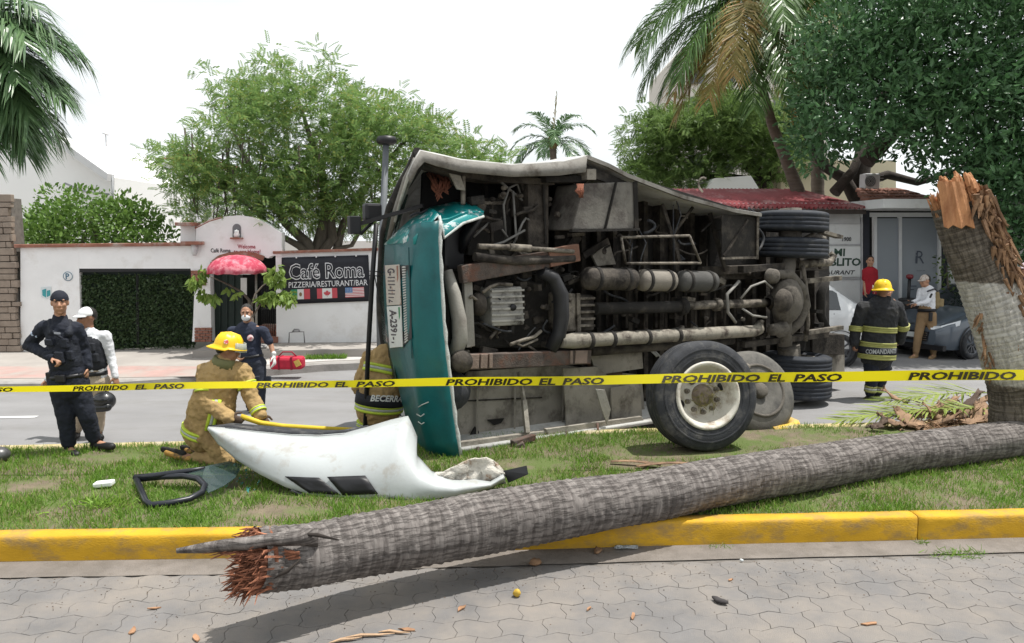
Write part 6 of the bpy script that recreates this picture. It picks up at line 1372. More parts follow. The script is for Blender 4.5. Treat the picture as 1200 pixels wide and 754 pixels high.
# --- quarter-window frame with a sheet of broken glass
wf = thing('window_frame', 'black rubber quarter window frame lying flat on the grass', 'window frame', G(205, 580, ZM))
def gz(x, y, dz=0.03): return G(x, y, ZM + dz)
m = MB()
loop = [gz(160, 562, .05), gz(171, 588, .03), gz(177, 592, .03), gz(200, 589.5, .03), gz(222, 585, .04), (gz(237, 577, .06)), gz(240, 569, .09), gz(232, 561, .11), gz(215, 558, .11), gz(190, 559, .08), gz(160, 562, .05)]
m.tube(loop, [.028] * len(loop), 8); m.tube([gz(158, 560, .06), gz(180, 558, .09), gz(215, 553, .13), gz(240, 549, .16)], [.03, .03, .026, .02], 8); m.build('frame', mat('rubber_gasket', (.014, .016, .022), .35, .2, 6), wf)
m = MB(); m.add([gz(212, 556, .11), gz(240, 547, .17), gz(268, 541, .19), gz(284, 545, .16), gz(276, 560, .1), gz(262, 570, .07), gz(244, 578, .05), gz(236, 566, .09)], [(0, 1, 2, 3, 4, 5, 6, 7)]); wg_ = m.build('glass_sheet', glassmat('tinted_glass', (.05, .075, .08), .06, .45), None, solid=.006)
tag(wg_, 'sheet of cracked tinted glass lying on the grass by the black window frame', 'broken glass')
m = MB(); rg2 = random.Random(3)
for k in range(46):
    c = gz(rg2.uniform(262, 306), rg2.uniform(545, 575), rg2.uniform(.0, .08)); s = rg2.uniform(.008, .028); a = V([rg2.gauss(0, 1) for _ in range(3)]).normalized(); b_ = a.orthogonal()
    m.add([c, c + a * s, c + a * s * .6 + b_ * s], [(0, 1, 2)])
tag(m.build('glass_shards', glassmat('teal_shard', (.03, .22, .20), .1, .8), None, solid=.003), 'scatter of teal glass crumbs in the grass under the white panel', 'broken glass', None, 'stuff')
# --- yellow rescue hose
p0 = [P(282, 488, 7.55), P(306, 496, 7.6), P(330, 499.5, 7.75), P(370, 502, 8.0), P(410, 504, 8.35), P(440, 506, 8.5)]
m = MB(); m.tube(p0, .027, 10); tag(m.build('rescue_hose', mat('hose_yellow', (.62, .44, .03), .6, .1, 6, .2, 80)), 'stiff yellow hydraulic hose held low by the kneeling firefighter', 'hose')
# --- small litter, one by one
chip = mat('wood_chip', (.33, .185, .105), .9, .3, 9, .3, 60)
def litter(name, label, cat, px, py, pts, mtl, z=.004, sub=1, group=None):
    c = G(px, py, z); m = MB(); m.ell(c + V((0, 0, pts[2] * .8)), pts, seg=10, rings=7)
    rl_ = random.Random(int(px * 7 + py)); a = rl_.uniform(0, 3)
    m.v = [tuple(c + V((math.cos(a) * (x - c.x) - math.sin(a) * (y - c.y), math.sin(a) * (x - c.x) + math.cos(a) * (y - c.y), z_ - c.z)) * (1 + .45 * mnoise.noise(V((x * 40, y * 40, z_ * 40))))) for x, y, z_ in m.v]
    return tag(m.build(name, mtl), label, cat, group)
def flake(label, px, py, s):
    c = G(px, py, .006); r_ = random.Random(int(px)); a0 = r_.uniform(0, 3); m = MB(); o = []
    for k in range(9):
        t = 2 * math.pi * k / 9; x, y = s * math.cos(t) * r_.uniform(.7, 1.2), s * .34 * math.sin(t) * r_.uniform(.5, 1.3)
        o.append(c + V((x * math.cos(a0) - y * math.sin(a0), x * math.sin(a0) + y * math.cos(a0), .012 * r_.random())))
    m.prism(o, V((0, 0, -.007))); return tag(m.build('bark_chip', chip), label, 'debris')
for px, py, s, lab in ((541, 713, .05, 'orange bark chip on the pavers under the trunk shadow'), (742, 723, .045, 'small reddish chip of palm wood on the pavers near the middle'), (1019, 731, .06, 'pale orange wood chip lying flat on the pavers below the kerb joint'), (155, 740, .05, 'thin bark sliver at the bottom edge of the road'), (180, 713, .045, 'rust coloured bark flake on the road below the yellow kerb'), (478, 738, .06, 'torn fibrous chip lying in the trunk shadow'), (690, 714, .03, 'tiny bark crumb beside the trunk shadow'), (856, 680, .028, 'dark bark crumb on the gritty road edge'), (230, 748, .05, 'frayed reddish bark piece at the road edge of the shadow')):
    flake(lab, px, py, s)
sp_m = mat('pale_wood', (.40, .27, .17), .9, .25, 9, .4, 60)
for px, py, L, a, lab in ((432, 745, .16, .12, 'long pale wood splinter at the bottom edge of the shadow'), (462, 741, .10, -.1, 'short pale wood splinter beside the long one'), (405, 750, .10, .3, 'pale splinter of wood nearest the bottom edge of the view')):
    c = G(px, py, .012); d = V((math.cos(a), math.sin(a), .03)); m = MB(); m.tube([c - d * L, c - d * L * .3 + V((0, .006, .006)), c + d * L * .4, c + d * L], [.004, .016, .012, .003], 5, True, 0, False, (V((0, 1, 0)), .5)); tag(m.build('wood_splinter', sp_m), lab, 'debris', 'pale wood splinters on the road')
litter('dark_clod', 'dark twisted lump of bark on the pavers', 'debris', 843, 706, (.055, .028, .018), mat('clod', (.05, .045, .045), .9, .3)); litter('fallen_fruit', 'small round yellow fruit on the road', 'fruit', 606, 699, (.026, .026, .026), mat('fruit_yellow', (.55, .36, .05), .6, .15, 20)); 
litter('bark_clod', 'brown lump of palm bark against the kerb in the shade', 'debris', 627, 662, (.05, .04, .025), m_fibre); litter('bark_clod', 'brown fibrous lump lying on the shaded road edge', 'debris', 700, 648, (.05, .03, .022), m_fibre)
litter('white_pebble', 'white pebble on the gutter concrete', 'pebble', 869, 658, (.016, .014, .01), m_pan)
m = MB(); c = G(122, 567, ZM + .03); m.box(c, (.085, .05, .022), (V((.97, .1, .08)), V((-.1, .98, 0)), V((-.08, 0, 1)))); tag(m.build('paper_cup', mat('litter_white', (.72, .74, .72), .6, .05), None, bevel=.01), 'crumpled white paper litter on the grass', 'litter')
m = MB(); rg3 = random.Random(1)
m.grid([[G(720 + 28 * i / 8, 639 + 4 * j / 3, .01 + .035 * rg3.random()) for i in range(9)] for j in range(4)]); tag(m.build('plastic_wrap', glassmat('clear_wrap', (.6, .62, .64), .2, .6), None, solid=.002), 'crumpled clear plastic wrap at the foot of the kerb', 'litter')
m = MB(); m.add([G(566 + 3 * i, 0 + y, ZM + .03) for i, y in ((0, 545), (3, 544))] + [G(575, 549, ZM), G(566, 549, ZM)], [(0, 1, 2, 3)])
litter('white_flower', 'single small white blossom on bare soil behind the trunk', 'flower', 931, 528, (.02, .02, .02), m_pan, ZM)
c = G(-1, 540, ZM); m = MB(); m.ell(c + V((0, 0, .06)), (.11, .10, .085)); tag(m.build('metal_bowl', mat('dull_metal', (.10, .10, .10), .4, .3, 9, metal=.5)), 'rounded grey metal cover lying in the grass at the edge of the view', 'debris')
# fine grit on the road edge and grass blades in a weed tuft
gp = []; rg4 = random.Random(14)
while len(gp) < 1500:
    x = rg4.uniform(-4.5, 4.8); y = nky(x) - abs(rg4.gauss(0, .5)) - .02
    if y > 4.1: gp.append((x, y, .003))
gp = np.array(gp); v, f = scatter(np.array([(-.5, -.4, 0), (.5, -.5, 0), (.4, .5, 0), (-.5, .4, 0), (0, 0, .6)]) * .008, np.array([(0, 1, 4), (1, 2, 4), (2, 3, 4), (3, 0, 4)]), gp, np.c_[RNG.normal(0, 1, (len(gp), 2)), np.zeros(len(gp))], RNG.uniform(.25, 1.2, len(gp)), np.tile([0, 0, 1.], (len(gp), 1)) * -1 + RNG.normal(0, .05, (len(gp), 3)))
tag(mesh_np('grit', v, f, mat('grit', (.16, .12, .09), .95, .4, 20, random=.6)), kind='stuff')
def tuft(name, label, px, py, z, n, rx, ry, sc, mtl=None):
    c = G(px, py, z); pos = np.c_[RNG.normal(c.x, rx, n), RNG.normal(c.y, ry, n), np.full(n, z)]
    v, f = scatter(bt, bf, pos, np.c_[RNG.normal(0, 1.0, (n, 2)), np.full(n, .7)], RNG.uniform(.6, 1.3, n) * sc); return tag(mesh_np(name, v, f, mtl or m_grass, None, True), label, 'weed', None, 'stuff' if n > 20 else None)
tuft('weed_tuft', 'straggly green weed growing from the gutter below the kerb', 1125, 650, .004, 130, .11, .045, .9); tuft('weed_tuft', 'tiny weed sprouting at the kerb joint', 1080, 637, .004, 30, .03, .02, .8); tuft('weed_tuft', 'small weed at the kerb foot beside the plastic wrap', 842, 641, .004, 30, .05, .02, .7)
tuft('leafy_weed', 'broad leafed weed patch in the lawn', 118, 592, ZM, 160, .16, .08, 1.6, leafmat('weed', (.10, .2, .02), (.25, .40, .06), .5, .4))
# --- fallen frond and husks beside the stump
for k, (base, tip_, nl, lab) in enumerate((((1170, 476), (985, 492), 60, 'long green palm frond lying on the ground in front of the stump'), ((1165, 458), (1040, 470), 46, 'shorter green frond lying behind the long one'))):
    B_, T_ = G(*base, ZM + .12), G(*tip_, ZM + .02); v_, f_ = [], []; d = (T_ - B_); frond(v_, f_, B_, d.normalized() + V((0, 0, .10)), d.length * 1.03, .22, nl, .52, .014, np.random.default_rng(k + 3), hang=.15)
    v_ = np.array([tuple(q) for q in v_]); v_[:, 2] = np.maximum(ZM + .005, v_[:, 2] * .8 + .035)
    o = mesh_np('fallen_frond', v_, np.array(f_), leafmat('fresh_frond', (.14, .20, .03), (.33, .40, .10), .5, .35)); tag(o, lab, 'palm frond')
m_husk = mat('palm_husk', (.26, .165, .10), .9, .3, 7, .5, 60, col2=(.12, .075, .05), mix=(.45, .65), mscale=6, random=.2); m_huskd = mat('palm_husk_dark', (.085, .06, .045), .95, .3, 9, .5, 60)
hk = [(1065, 497, .20, .10, 1.9, 'pale curled palm husk at the near end of the debris'), (1043, 499, .16, .09, 2.8, 'small brown husk standing on its edge in the debris'), (1085, 486, .22, .06, .2, 'long brown husk strip across the debris'), (1105, 482, .26, .07, .5, 'broad cracked husk in the middle of the debris'), (1122, 492, .24, .08, -.3, 'reddish husk leaning on the fallen trunk'), (1135, 478, .28, .06, .7, 'dark fibre husk near the stump'), (1148, 490, .20, .10, 1.2, 'folded husk against the stump foot'), (1110, 497, .18, .07, -.8, 'short split husk half under the trunk'), (1155, 472, .24, .06, .3, 'long husk strip behind the debris'), (1098, 492, .2, .05, 2.2, 'thin twisted husk strip lying over the others'), (1030, 503, .12, .05, .4, 'grey dry husk scrap at the edge of bare soil'), (1048, 470, .18, .045, 2.5, 'lone red brown spathe near the firefighter boots'), (1140, 498, .2, .06, .1, 'brown husk wedged beside the trunk')]
for px, py, L, wd, a, lab in hk:
    c = G(px, py, ZM + .02); m = MB(); ud = V((math.cos(a), math.sin(a) * .6, .35 * abs(math.sin(a * 2)))).normalized(); sd = ud.cross(Z).normalized(); nn = sd.cross(ud); rows_ = []
    for i in range(9):
        t = i / 8; w_ = wd * math.sin(math.pi * (.2 + .72 * t)) * (1 + .3 * math.sin(t * 17 + px)) ; rows_.append([c + ud * (t - .5) * L * 2 + sd * w_ * 1.5 * math.cos(R(q)) + nn * (w_ * .7 * (math.sin(R(q)) - .6) + .05 * t * t) + V((0, 0, .03 + .05 * abs(t - .5))) + V([(.03 + .05 * (i in (0, 8))) * mnoise.noise(V((t * 6 + px, q * .035, k_ * 7.))) for k_ in range(3)]) for q in range(25, 156, 13)])
    m.grid(rows_); tag(m.build('palm_husk', m_huskd if 'dark' in lab or 'grey' in lab else m_husk, None, solid=.012), lab, 'debris', 'torn palm husks by the stump')
m = MB()
for k in range(420):
    px, py = rg4.gauss(1110, 30), rg4.gauss(488, 9); c = G(px, min(505, max(468, py)), ZM + .01); a = rg4.uniform(0, 6.28); d = V((math.cos(a), math.sin(a), rg4.uniform(-.05, .35))); L = rg4.uniform(.05, .2); m.tube([c, c + d * L * .6 + V((0, 0, .01)), c + d * L], [.009, .007, .002], 4, True, 0, False)
tag(m.build('husk_fibre_litter', m_fibre), kind='stuff')
rl_ = random.Random(77)
for px, py, L, a, lab in ((300 + 480, 545, .30, .15, 'tan strip of palm sheath lying on the grass below the bus'), (745, 543, .25, -.25, 'pale dry palm strip on bare soil beneath the bus')):
    c = G(px, py, ZM + .02); m = MB(); ud = V((math.cos(a), math.sin(a), 0)); m.grid([[c + ud * (t - .5) * L * 2 + V((-ud.y, ud.x, 0)) * w_ * .03 + V((0, 0, .02 * math.sin(t * 3.1))) for w_ in (-1, 0, 1)] for t in np.linspace(0, 1, 8)]); tag(m.build('palm_strip', m_husk, None, solid=.008), lab, 'debris')
# --- barrier tape with its printing
tape_px = [(-160, 458, 7.3, 6.0), (0, 456.5, 7.3, 6.5), (100, 454.5, 7.3, 7.5), (220, 452.5, 7.28, 8.), (330, 450.5, 7.3, 8), (440, 449.5, 7.35, 8.5), (560, 447.5, 7.4, 10.2), (700, 445.5, 7.42, 10.5), (850, 443, 7.45, 11.2), (1000, 441, 7.48, 11.8), (1140, 440, 7.5, 12.2), (1220, 439.5, 7.5, 12.5), (1360, 438, 7.5, 12.8)]
def tape_pt(x, k, off=0.):    # k -1..1 across
    xs = [t[0] for t in tape_px]; yc = interp(xs, [t[1] for t in tape_px], x) + .5 * math.sin(x * .021); Y = interp(xs, [t[2] for t in tape_px], x); w_ = interp(xs, [t[3] for t in tape_px], x) / 2
    tw = .02 * math.sin(x * .013 + 1)
    return P(x, yc - k * w_, Y - off - tw * k)
tape = thing('barrier_tape', 'yellow PROHIBIDO EL PASO barrier tape stretched across the whole scene', 'barrier tape', (tape_pt(600, 0).x, tape_pt(600, 0).y, tape_pt(600, 0).z))
m = MB(); m.grid([[tape_pt(x, k) for x in range(-160, 1361, 10)] for k in (-1, 0, 1)]); m.build('tape', leafmat('tape_yellow', (.86, .74, .012), (.88, .77, .02), .4, .45), tape)
m_tape = mat('tape_ink', (.03, .025, .01), .6)
shapes = {w_: text_shape(w_, .035, .2) for w_ in ('PROHIBIDO', 'EL', 'PASO')}
def tape_word(w_, x0, x1):
    vs, fs = shapes[w_]; m_ = MB(); m_.add([tape_pt(lerp(x0, x1, x), lerp(-.93, .62, y), .012) for x, y in vs], fs); m_.build('lettering', m_tape, tape)
for ws in ((1064, 1191, 1201, 1222, 1233, 1290), (775, 891, 900, 920, 930, 987), (522, 624, 631, 651, 659, 708), (300, 385, 392, 408, 417, 463), (85, 150, 158, 172, 180, 216), (-110, -50, -42, -30, -22, 15)):
    for w_, a, b_ in zip(('PROHIBIDO', 'EL', 'PASO'), ws[::2], ws[1::2]): tape_word(w_, a, b_)
# ================================================================== parked vehicles
def make_car(name, label, o, F, body_m, st, wheels, hw=.0):
    F = V(F).normalized(); Lf = Z.cross(F).normalized(); o = V(o)
    W3 = lambda x, y, z: o + F * x + Lf * y + Z * z
    t = thing(name, label, 'car', o)
    xs = [s[0] for s in st][::-1]
    g_ = lambda x, k: float(np.interp(x, xs, [s[k] for s in st][::-1]))
    def cross(x):
        w_, zs, zb, zt, wt = (g_(x, k) for k in range(1, 6)); half = [(w_ * .93, zs), (w_ * .985, zs + .12), (w_, .52), (w_ * .995, zb - .10), (w_ * .955, zb), (lerp(w_ * .94, wt, .5), lerp(zb, zt - .05, .5)), (wt, zt - .06), (wt * .9, zt - .015), (wt * .5, zt), (0, zt + .012)]
        return half + [(-y, z) for y, z in half[-2::-1]]
    def at(x, s):
        c = cross(x); k = s * (len(c) - 1); i = min(int(k), len(c) - 2); return V((x, lerp(c[i][0], c[i + 1][0], k - i), lerp(c[i][1], c[i + 1][1], k - i)))
    N = 44; X = np.linspace(st[0][0], st[-1][0], N); rows = [[W3(*at(x, k / 36)) for k in range(37)] for x in X]
    m = MB(); m.grid(rows); m.f.append([k for k in range(37)]); m.m.append(0); m.sm.append(False); m.f.append([(N - 1) * 37 + k for k in reversed(range(37))]); m.m.append(0); m.sm.append(False)
    bo = m.build('body', body_m, t)
    gl = mat('car_glass', (.018, .023, .027), .07, .1, spec=.9)
    def win(x0, x1, s0, s1, nm, off=.012, mt=gl, par=None, skew=0, n=8):
        r_ = []
        for i in range(n + 1):
            row = []
            for k in range(5):
                s = lerp(s0, s1, k / 4); p = at(lerp(x0, x1, i / n) + skew * (k / 4 - .5), s); c = V((p.x, 0, .6)); d = (V((p.x, p.y, p.z)) - V((p.x, 0, .75))); d = d.normalized() if d.length else V((0, 0, 1)); row.append(W3(*(p + d * off)))
            r_.append(row)
        q = MB(); q.grid(r_); return q.build(nm, mt, par or t)
    xc, xr0, xr1, xe = hw
    for s0, s1 in ((4.25 / 18, 5.75 / 18), (13.75 / 18, 12.25 / 18)):
        win(xc - .35, (xr0 + xr1) / 2 + .03, s0, s1, 'side_window', skew=-.28); win((xr0 + xr1) / 2 - .05, xr1 - .05, s0, s1, 'side_window')
    win(xc - .02, xr0 + .06, 6.2 / 18, 11.8 / 18, 'windscreen', .010); win(xe, xr1 - .04, 6.4 / 18, 11.6 / 18, 'rear_window', .010)
    nose, tail = st[0][0], st[-1][0]; wn_ = g_(nose - .1, 1)
    lm = mat('headlight', (.62, .65, .68), .12, .1, 9, spec=.9); rm_ = mat('tail_lamp', (.30, .02, .03), .2, .1)
    for s in (-1, 1):
        q = MB(); q.prism([W3(nose - .03, s * wn_ * .55, .66), W3(nose - .10, s * wn_ * .80, .68), W3(nose - .42, s * wn_ * 1.07, .80), W3(nose - .38, s * wn_ * 1.08, .70), W3(nose - .12, s * wn_ * .88, .60), W3(nose - .02, s * wn_ * .6, .60)], (F * .03 + Lf * s * .03 + Z * .012)); q.build('headlight', lm, t)
        q = MB(); q.prism([W3(tail + .02, s * .60, .95), W3(tail + .2, s * .84, 1.0), W3(tail + .2, s * .86, .78), W3(tail, s * .62, .74)], (F * -.05 + Lf * s * .03)); q.build('tail_light', rm_, t)
        q = MB(); q.ell(W3(xc - .15, s * (g_(0, 1) + .11), .98), (.09, .11, .07), (F, Lf, Z)); q.build('wing_mirror', body_m, t)
    q = MB(); q.prism([W3(nose - .0, -.45, .56), W3(nose, .45, .56), W3(nose + .01, .42, .36), W3(nose + .01, -.42, .36)], F * .02); q.build('grille', black_pl, t)
    q = MB()
    for k in range(4): q.bar(W3(nose + .025, -.42, .39 + .045 * k), W3(nose + .025, .42, .39 + .045 * k), .012, .01)
    q.each('grille_bar', chrome, t)
    q = MB(); q.bar(W3(nose + .0, -.80, .25), W3(nose + .0, .80, .25), .10, .10); q.build('lower_bumper', black_pl, t)
    q = MB(); q.box(W3(nose + .04, 0, .47), (.008, .19, .05), (F, Lf, Z)); q.box(W3(tail - .03, 0, .72), (.008, .19, .05), (F, Lf, Z)); q.build('licence_plate', mat('plain_plate', (.6, .62, .6), .5, .1), t)
    q = MB()
    for s in (-1, 1):
        for x in (xc - .25, (xr0 + xr1) / 2, xr1 + .1):
            q.tube([W3(*(at(x, (1.2 + 16.8 * (s < 0) - (2.4 if s < 0 else 0)) / 18 if False else (1.0 / 18 if s > 0 else 17 / 18)) + V((0, s * .004, 0)))), W3(*(at(x, 4 / 18 if s > 0 else 14 / 18) + V((0, s * .004, 0))))], .006, 4)
    q.each('door_gap', black_pl, t)
    for x in wheels:
        for s in (-1, 1):
            c = W3(x, s * (g_(x, 1) - .10), .32); a = Lf * s
            ar = MB(); ar.lathe(c, a, [(.0, .06), (.36, .08), (.375, .115), (.385, .08)], 36); ar.build('wheel_arch', black_pl, t)
            e = bpy.data.objects.new('wheel', None); COL.objects.link(e); e.parent = t; e.location = c - wloc(t)
            q = MB(); q.lathe(c, a, [(.2, -.1), (.22, .105), (.27, .12), (.31, .10), (.32, .06), (.32, -.1)], 40); q.build('tyre', black_rub, e)
            q = MB(); q.lathe(c, a, [(.0, .085), (.05, .09), (.055, .07), (.20, .07), (.215, .108), (.225, .108)], 32); sx_ = F; 
            for k in range(10):
                an_ = 2 * math.pi * k / 10; d = F * math.cos(an_) + Z * math.sin(an_); q.bar(c + a * .085 + d * .05, c + a * .10 + d * .205, .028, .02, a)
            q.build('rim', mat('alloy', (.10, .105, .115), .35, .1, metal=.7), e)
    return t
ST = [(2.05, .60, .26, .60, .66, .45), (2.0, .74, .22, .66, .70, .55), (1.8, .83, .20, .74, .79, .62), (1.35, .87, .19, .86, .93, .66), (.95, .88, .19, .93, 1.0, .68), (.15, .88, .19, .95, 1.44, .60), (-.5, .88, .19, .97, 1.50, .60), (-1.2, .88, .19, 1.0, 1.45, .58), (-1.75, .85, .22, 1.0, 1.12, .60), (-1.98, .80, .26, .96, 1.02, .60), (-2.05, .70, .32, .85, .9, .5)]
gF = V((-.90, -.43, 0)).normalized(); wp = G(1135, 420.5, 0); gL = Z.cross(gF)
car_o = wp - gF * 1.28 - gL * .80
make_car('parked_car', 'blue grey hatchback parked behind the broken stump by the shop', car_o, gF, mat('car_grey', (.085, .105, .13), .28, .05, 3, coat=.6), ST, (1.28, -1.28), (.95, .15, -1.25, -1.72))
STW = [(s[0], s[1], s[2], s[3] * 1.03, s[4] * 1.08, s[5]) for s in ST]
pw = P(1013, 380, 14.9)
make_car('parked_car', 'white car parked behind the bus tail by the restaurant wall', (pw.x - 1.92, 15.4, 0), (-1, -.08, 0), mat('car_white', (.66, .67, .68), .3, .03, 3, coat=.5), STW, (1.28, -1.28), (.95, .15, -1.25, -1.72))
# police motorcycle with strobe pole
mo = V((P(1045, 400, 16.5).x, 16.5, 0)); mt = thing('police_motorcycle', 'dark motorcycle with a red strobe light on a pole behind the commander', 'motorcycle', mo)
mf = V((-.8, -.6, 0)); ml = Z.cross(mf)
W3 = lambda x, y, z: mo + mf * x + ml * y + Z * z
for x in (.68, -.66):
    q = MB(); q.lathe(W3(x, 0, .31), ml, [(.2, -.05), (.25, -.06), (.30, -.045), (.31, 0), (.30, .045), (.25, .06), (.2, .05)], 32); q.lathe(W3(x, 0, .31), ml, [(0, .03), (.04, .04), (.04, .01), (.18, .012), (.2, .03), (.2, -.03)], 24); q.build('wheel', black_rub, mt)
q = MB(); q.tube([W3(.68, .08, .31), W3(.42, .08, .92)], .025, 8); q.tube([W3(.68, -.08, .31), W3(.42, -.08, .92)], .025, 8); q.tube([W3(.36, -.38, 1.02), W3(.44, -.2, 1.0), W3(.44, .2, 1.0), W3(.36, .38, 1.02)], .015, 8); q.each('fork', black_metal, mt)
q = MB(); q.ell(W3(.12, 0, .80), (.30, .15, .15), (mf, ml, Z)); q.ell(W3(.05, 0, .48), (.27, .14, .18), (mf, ml, Z)); q.build('tank', mat('moto_navy', (.012, .016, .03), .3, .1, coat=.5), mt)
q = MB(); q.ell(W3(-.36, 0, .80), (.38, .14, .07), (mf, ml, Z)); q.build('seat', black_pl, mt)
q = MB(); q.box(W3(-.78, 0, .98), (.18, .22, .16), (mf, ml, Z)); q.build('top_box', black_pl, mt, bevel=.03)
q = MB(); q.grid([[W3(.50 + .03 * abs(k), .06 * k, 1.0), W3(.42 + .02 * abs(k), .05 * k, 1.22), W3(.34 + .02 * abs(k), .04 * k, 1.40)] for k in range(-3, 4)]); q.build('windshield', glassmat('smoke_glass', (.05, .06, .07), .1, .7), mt, solid=.006)
pb = P(1066.5, 362, 16.9); pt_ = P(1066, 326, 16.9)
q = MB(); q.tube([W3(-.80, -.1, .98), V((pt_.x, pb.y, pb.z)), V((pt_.x, pt_.y, pt_.z))], [.03, .035, .032], 8); po = q.build('strobe_pole', black_pl, mt)
q = MB(); q.lathe(V((pt_.x, pt_.y, pt_.z - .02)), Z, [(0, 0), (.055, 0), (.075, .03), (.075, .075), (.05, .10), (0, .10)], 16); q.build('strobe_lamp', mat('strobe_red', (.16, .02, .025), .3, .1), mt)
# ================================================================== people
def fit(mb, name, mtl, par, vox, wrinkle=None, smooth=2): return mb.build(name, mtl, par, remesh=vox, smooth=smooth, wrinkle=wrinkle)
def hand(mb, w, h, nrm, side, curl=.5, s=1., thumb=1):
    """palm and five fingers; w wrist, h direction to the finger tips, nrm out of the palm, side towards the thumb"""
    d = V(h).normalized(); sd = V(side); sd = (sd - d * sd.dot(d)).normalized(); nn = d.cross(sd)
    if nn.dot(V(nrm)) < 0: nn = -nn
    mb.cap(w - d * .02 * s, w + d * .022 * s, .026 * s, .031 * s, 12, (sd, .72)); mb.cap(w + d * .02 * s, w + d * .082 * s, .034 * s, .041 * s, 14, (sd, .42))
    for k, (o, L) in enumerate(((.030, .070), (.010, .079), (-.011, .073), (-.030, .058))):
        b0 = w + d * (.092 - .004 * abs(k - 1)) * s + sd * o * s; c1 = curl * (.7 + .12 * k)
        d1 = (d * math.cos(c1) + nn * math.sin(c1) + sd * o * 1.2).normalized(); d2 = (d * math.cos(c1 * 2.1) + nn * math.sin(c1 * 2.1)).normalized(); d3 = (d * math.cos(c1 * 2.9) + nn * math.sin(c1 * 2.9)).normalized()
        a = b0 + d1 * L * .45 * s; b_ = a + d2 * L * .32 * s; c_ = b_ + d3 * L * .25 * s
        mb.cap(b0 - d * .012 * s, a, .0105 * s, .0100 * s, 8); mb.cap(a, b_, .0100 * s, .0093 * s, 8); mb.cap(b_, c_, .0093 * s, .008 * s, 8)
    t0 = w + d * .028 * s + sd * .030 * s; t1 = t0 + (d * .7 + sd * .75 + nn * .35).normalized() * .042 * s; t2 = t1 + (d * .92 + sd * .25 + nn * .4).normalized() * .034 * s
    mb.cap(t0, t1, .0145 * s, .0115 * s, 9); mb.cap(t1, t2, .0112 * s, .0092 * s, 9)
class Person: pass
def person(label, D, J, look, sk=skin, puff=0., lw=.0, vox=.0085, sleeve='long', top=None, legs=None, boots=None, boot_h=.10, curl=.5, bare=False, gloves=None, wr=.018, tilt=0., hem=.0, cat='person', head_s=1., flat=.64, boxy=0., bx=.07):
    p = Person(); q = {k: P(v[0], v[1], D + (v[2] if len(v) > 2 else 0)) for k, v in J.items()}; p.q = q
    feet = [q[k] for k in ('anA', 'anB') if k in q]; base = sum(feet, V((0, 0, 0))) / len(feet); base.z = min(f.z for f in feet) - .07
    t = thing('person', label, cat, base); p.t = t
    f = V(look); u = V((0, 0, 1)); u = (u - f * f.dot(u)).normalized(); r = f.cross(u); p.f, p.u, p.r = f, u, r; c = q['head']; p.c = c; hs = head_s; p.hs = hs
    sh = (q['shB'] - q['shA']).normalized(); p.sh = sh; ax = (r, f, u)
    m = MB()
    m.ell(c + u * .022 * hs - f * .012 * hs, (.078 * hs, .095 * hs, .098 * hs), ax, 20, 14); m.ell(c - u * .045 * hs + f * .022 * hs, (.064 * hs, .068 * hs, .072 * hs), ax); m.ell(c - u * .100 * hs + f * .062 * hs, (.024 * hs, .022 * hs, .018 * hs), ax)
    m.cap(c + u * .018 * hs + f * .082 * hs, c - u * .024 * hs + f * .106 * hs, .010 * hs, .0155 * hs, 8); m.ell(c - u * .028 * hs + f * .092 * hs, (.020 * hs, .014 * hs, .011 * hs), ax)
    for s in (-1, 1):
        m.ell(c - u * .002 * hs + r * s * .076 * hs - f * .012 * hs, (.011 * hs, .023 * hs, .033 * hs), ax, 10, 8); m.ell(c + u * .036 * hs + f * .078 * hs + r * s * .03 * hs, (.028 * hs, .012 * hs, .010 * hs), ax, 10, 8); m.ell(c - u * .02 * hs + f * .062 * hs + r * s * .036 * hs, (.026 * hs, .026 * hs, .028 * hs), ax, 10, 8)
    m.cap(c - u * .058 * hs + f * .086 * hs - r * .018 * hs, c - u * .058 * hs + f * .086 * hs + r * .018 * hs, .009 * hs, .009 * hs, 8); m.cap(c - u * .068 * hs + f * .083 * hs - r * .014 * hs, c - u * .068 * hs + f * .083 * hs + r * .014 * hs, .009 * hs, .009 * hs, 8)
    m.cap(c - u * .06 * hs - f * .02 * hs, q['neck'], .054 * hs, .062 * hs)
    m.cap(q['neck'], q['chest'], .06, .12, 16, (sh, .6)); m.cap(q['chest'], q['hip'], .13, .12, 16, (sh, .6))
    for k in 'AB':
        m.cap(q['neck'] - u * .02, q['sh' + k], .05, .048); m.cap(q['sh' + k], q['el' + k], .046, .036); m.cap(q['el' + k], q['wr' + k], .037, .027)
        hd = q['ha' + k] - q['wr' + k]; inw = (q['hip'] - q['wr' + k]); inw = inw.normalized()
        if gloves is None: hand(m, q['wr' + k], hd, J.get('palm' + k, inw) if not isinstance(J.get('palm' + k), tuple) else inw, f if abs(f.dot(hd.normalized())) < .9 else u, curl, 1.)
        m.cap(q['hip'], q['hp' + k], .09, .075); m.cap(q['hp' + k], q['kn' + k], .068, .05); m.cap(q['kn' + k], q['an' + k], .048, .036); m.cap(q['an' + k], q['to' + k], .036, .03)
    p.body = fit(m, 'body', sk, t, vox if gloves is None else .012)
    # eyes and brows
    if vox < .011:
        for s in (-1, 1):
            e = MB(); ec = c + u * .018 * hs + f * .080 * hs + r * s * .031 * hs; e.ell(ec, (.0125 * hs, .008 * hs, .0065 * hs), ax, 10, 8); e.build('eye', mat('eye_dark', (.05, .035, .03), .25, .1), t)
        e = MB()
        for s in (-1, 1): e.cap(c + u * .037 * hs + f * .087 * hs + r * s * .016 * hs, c + u * .038 * hs + f * .078 * hs + r * s * .048 * hs, .006 * hs, .004 * hs, 6)
        e.build('eyebrow', hair, t)
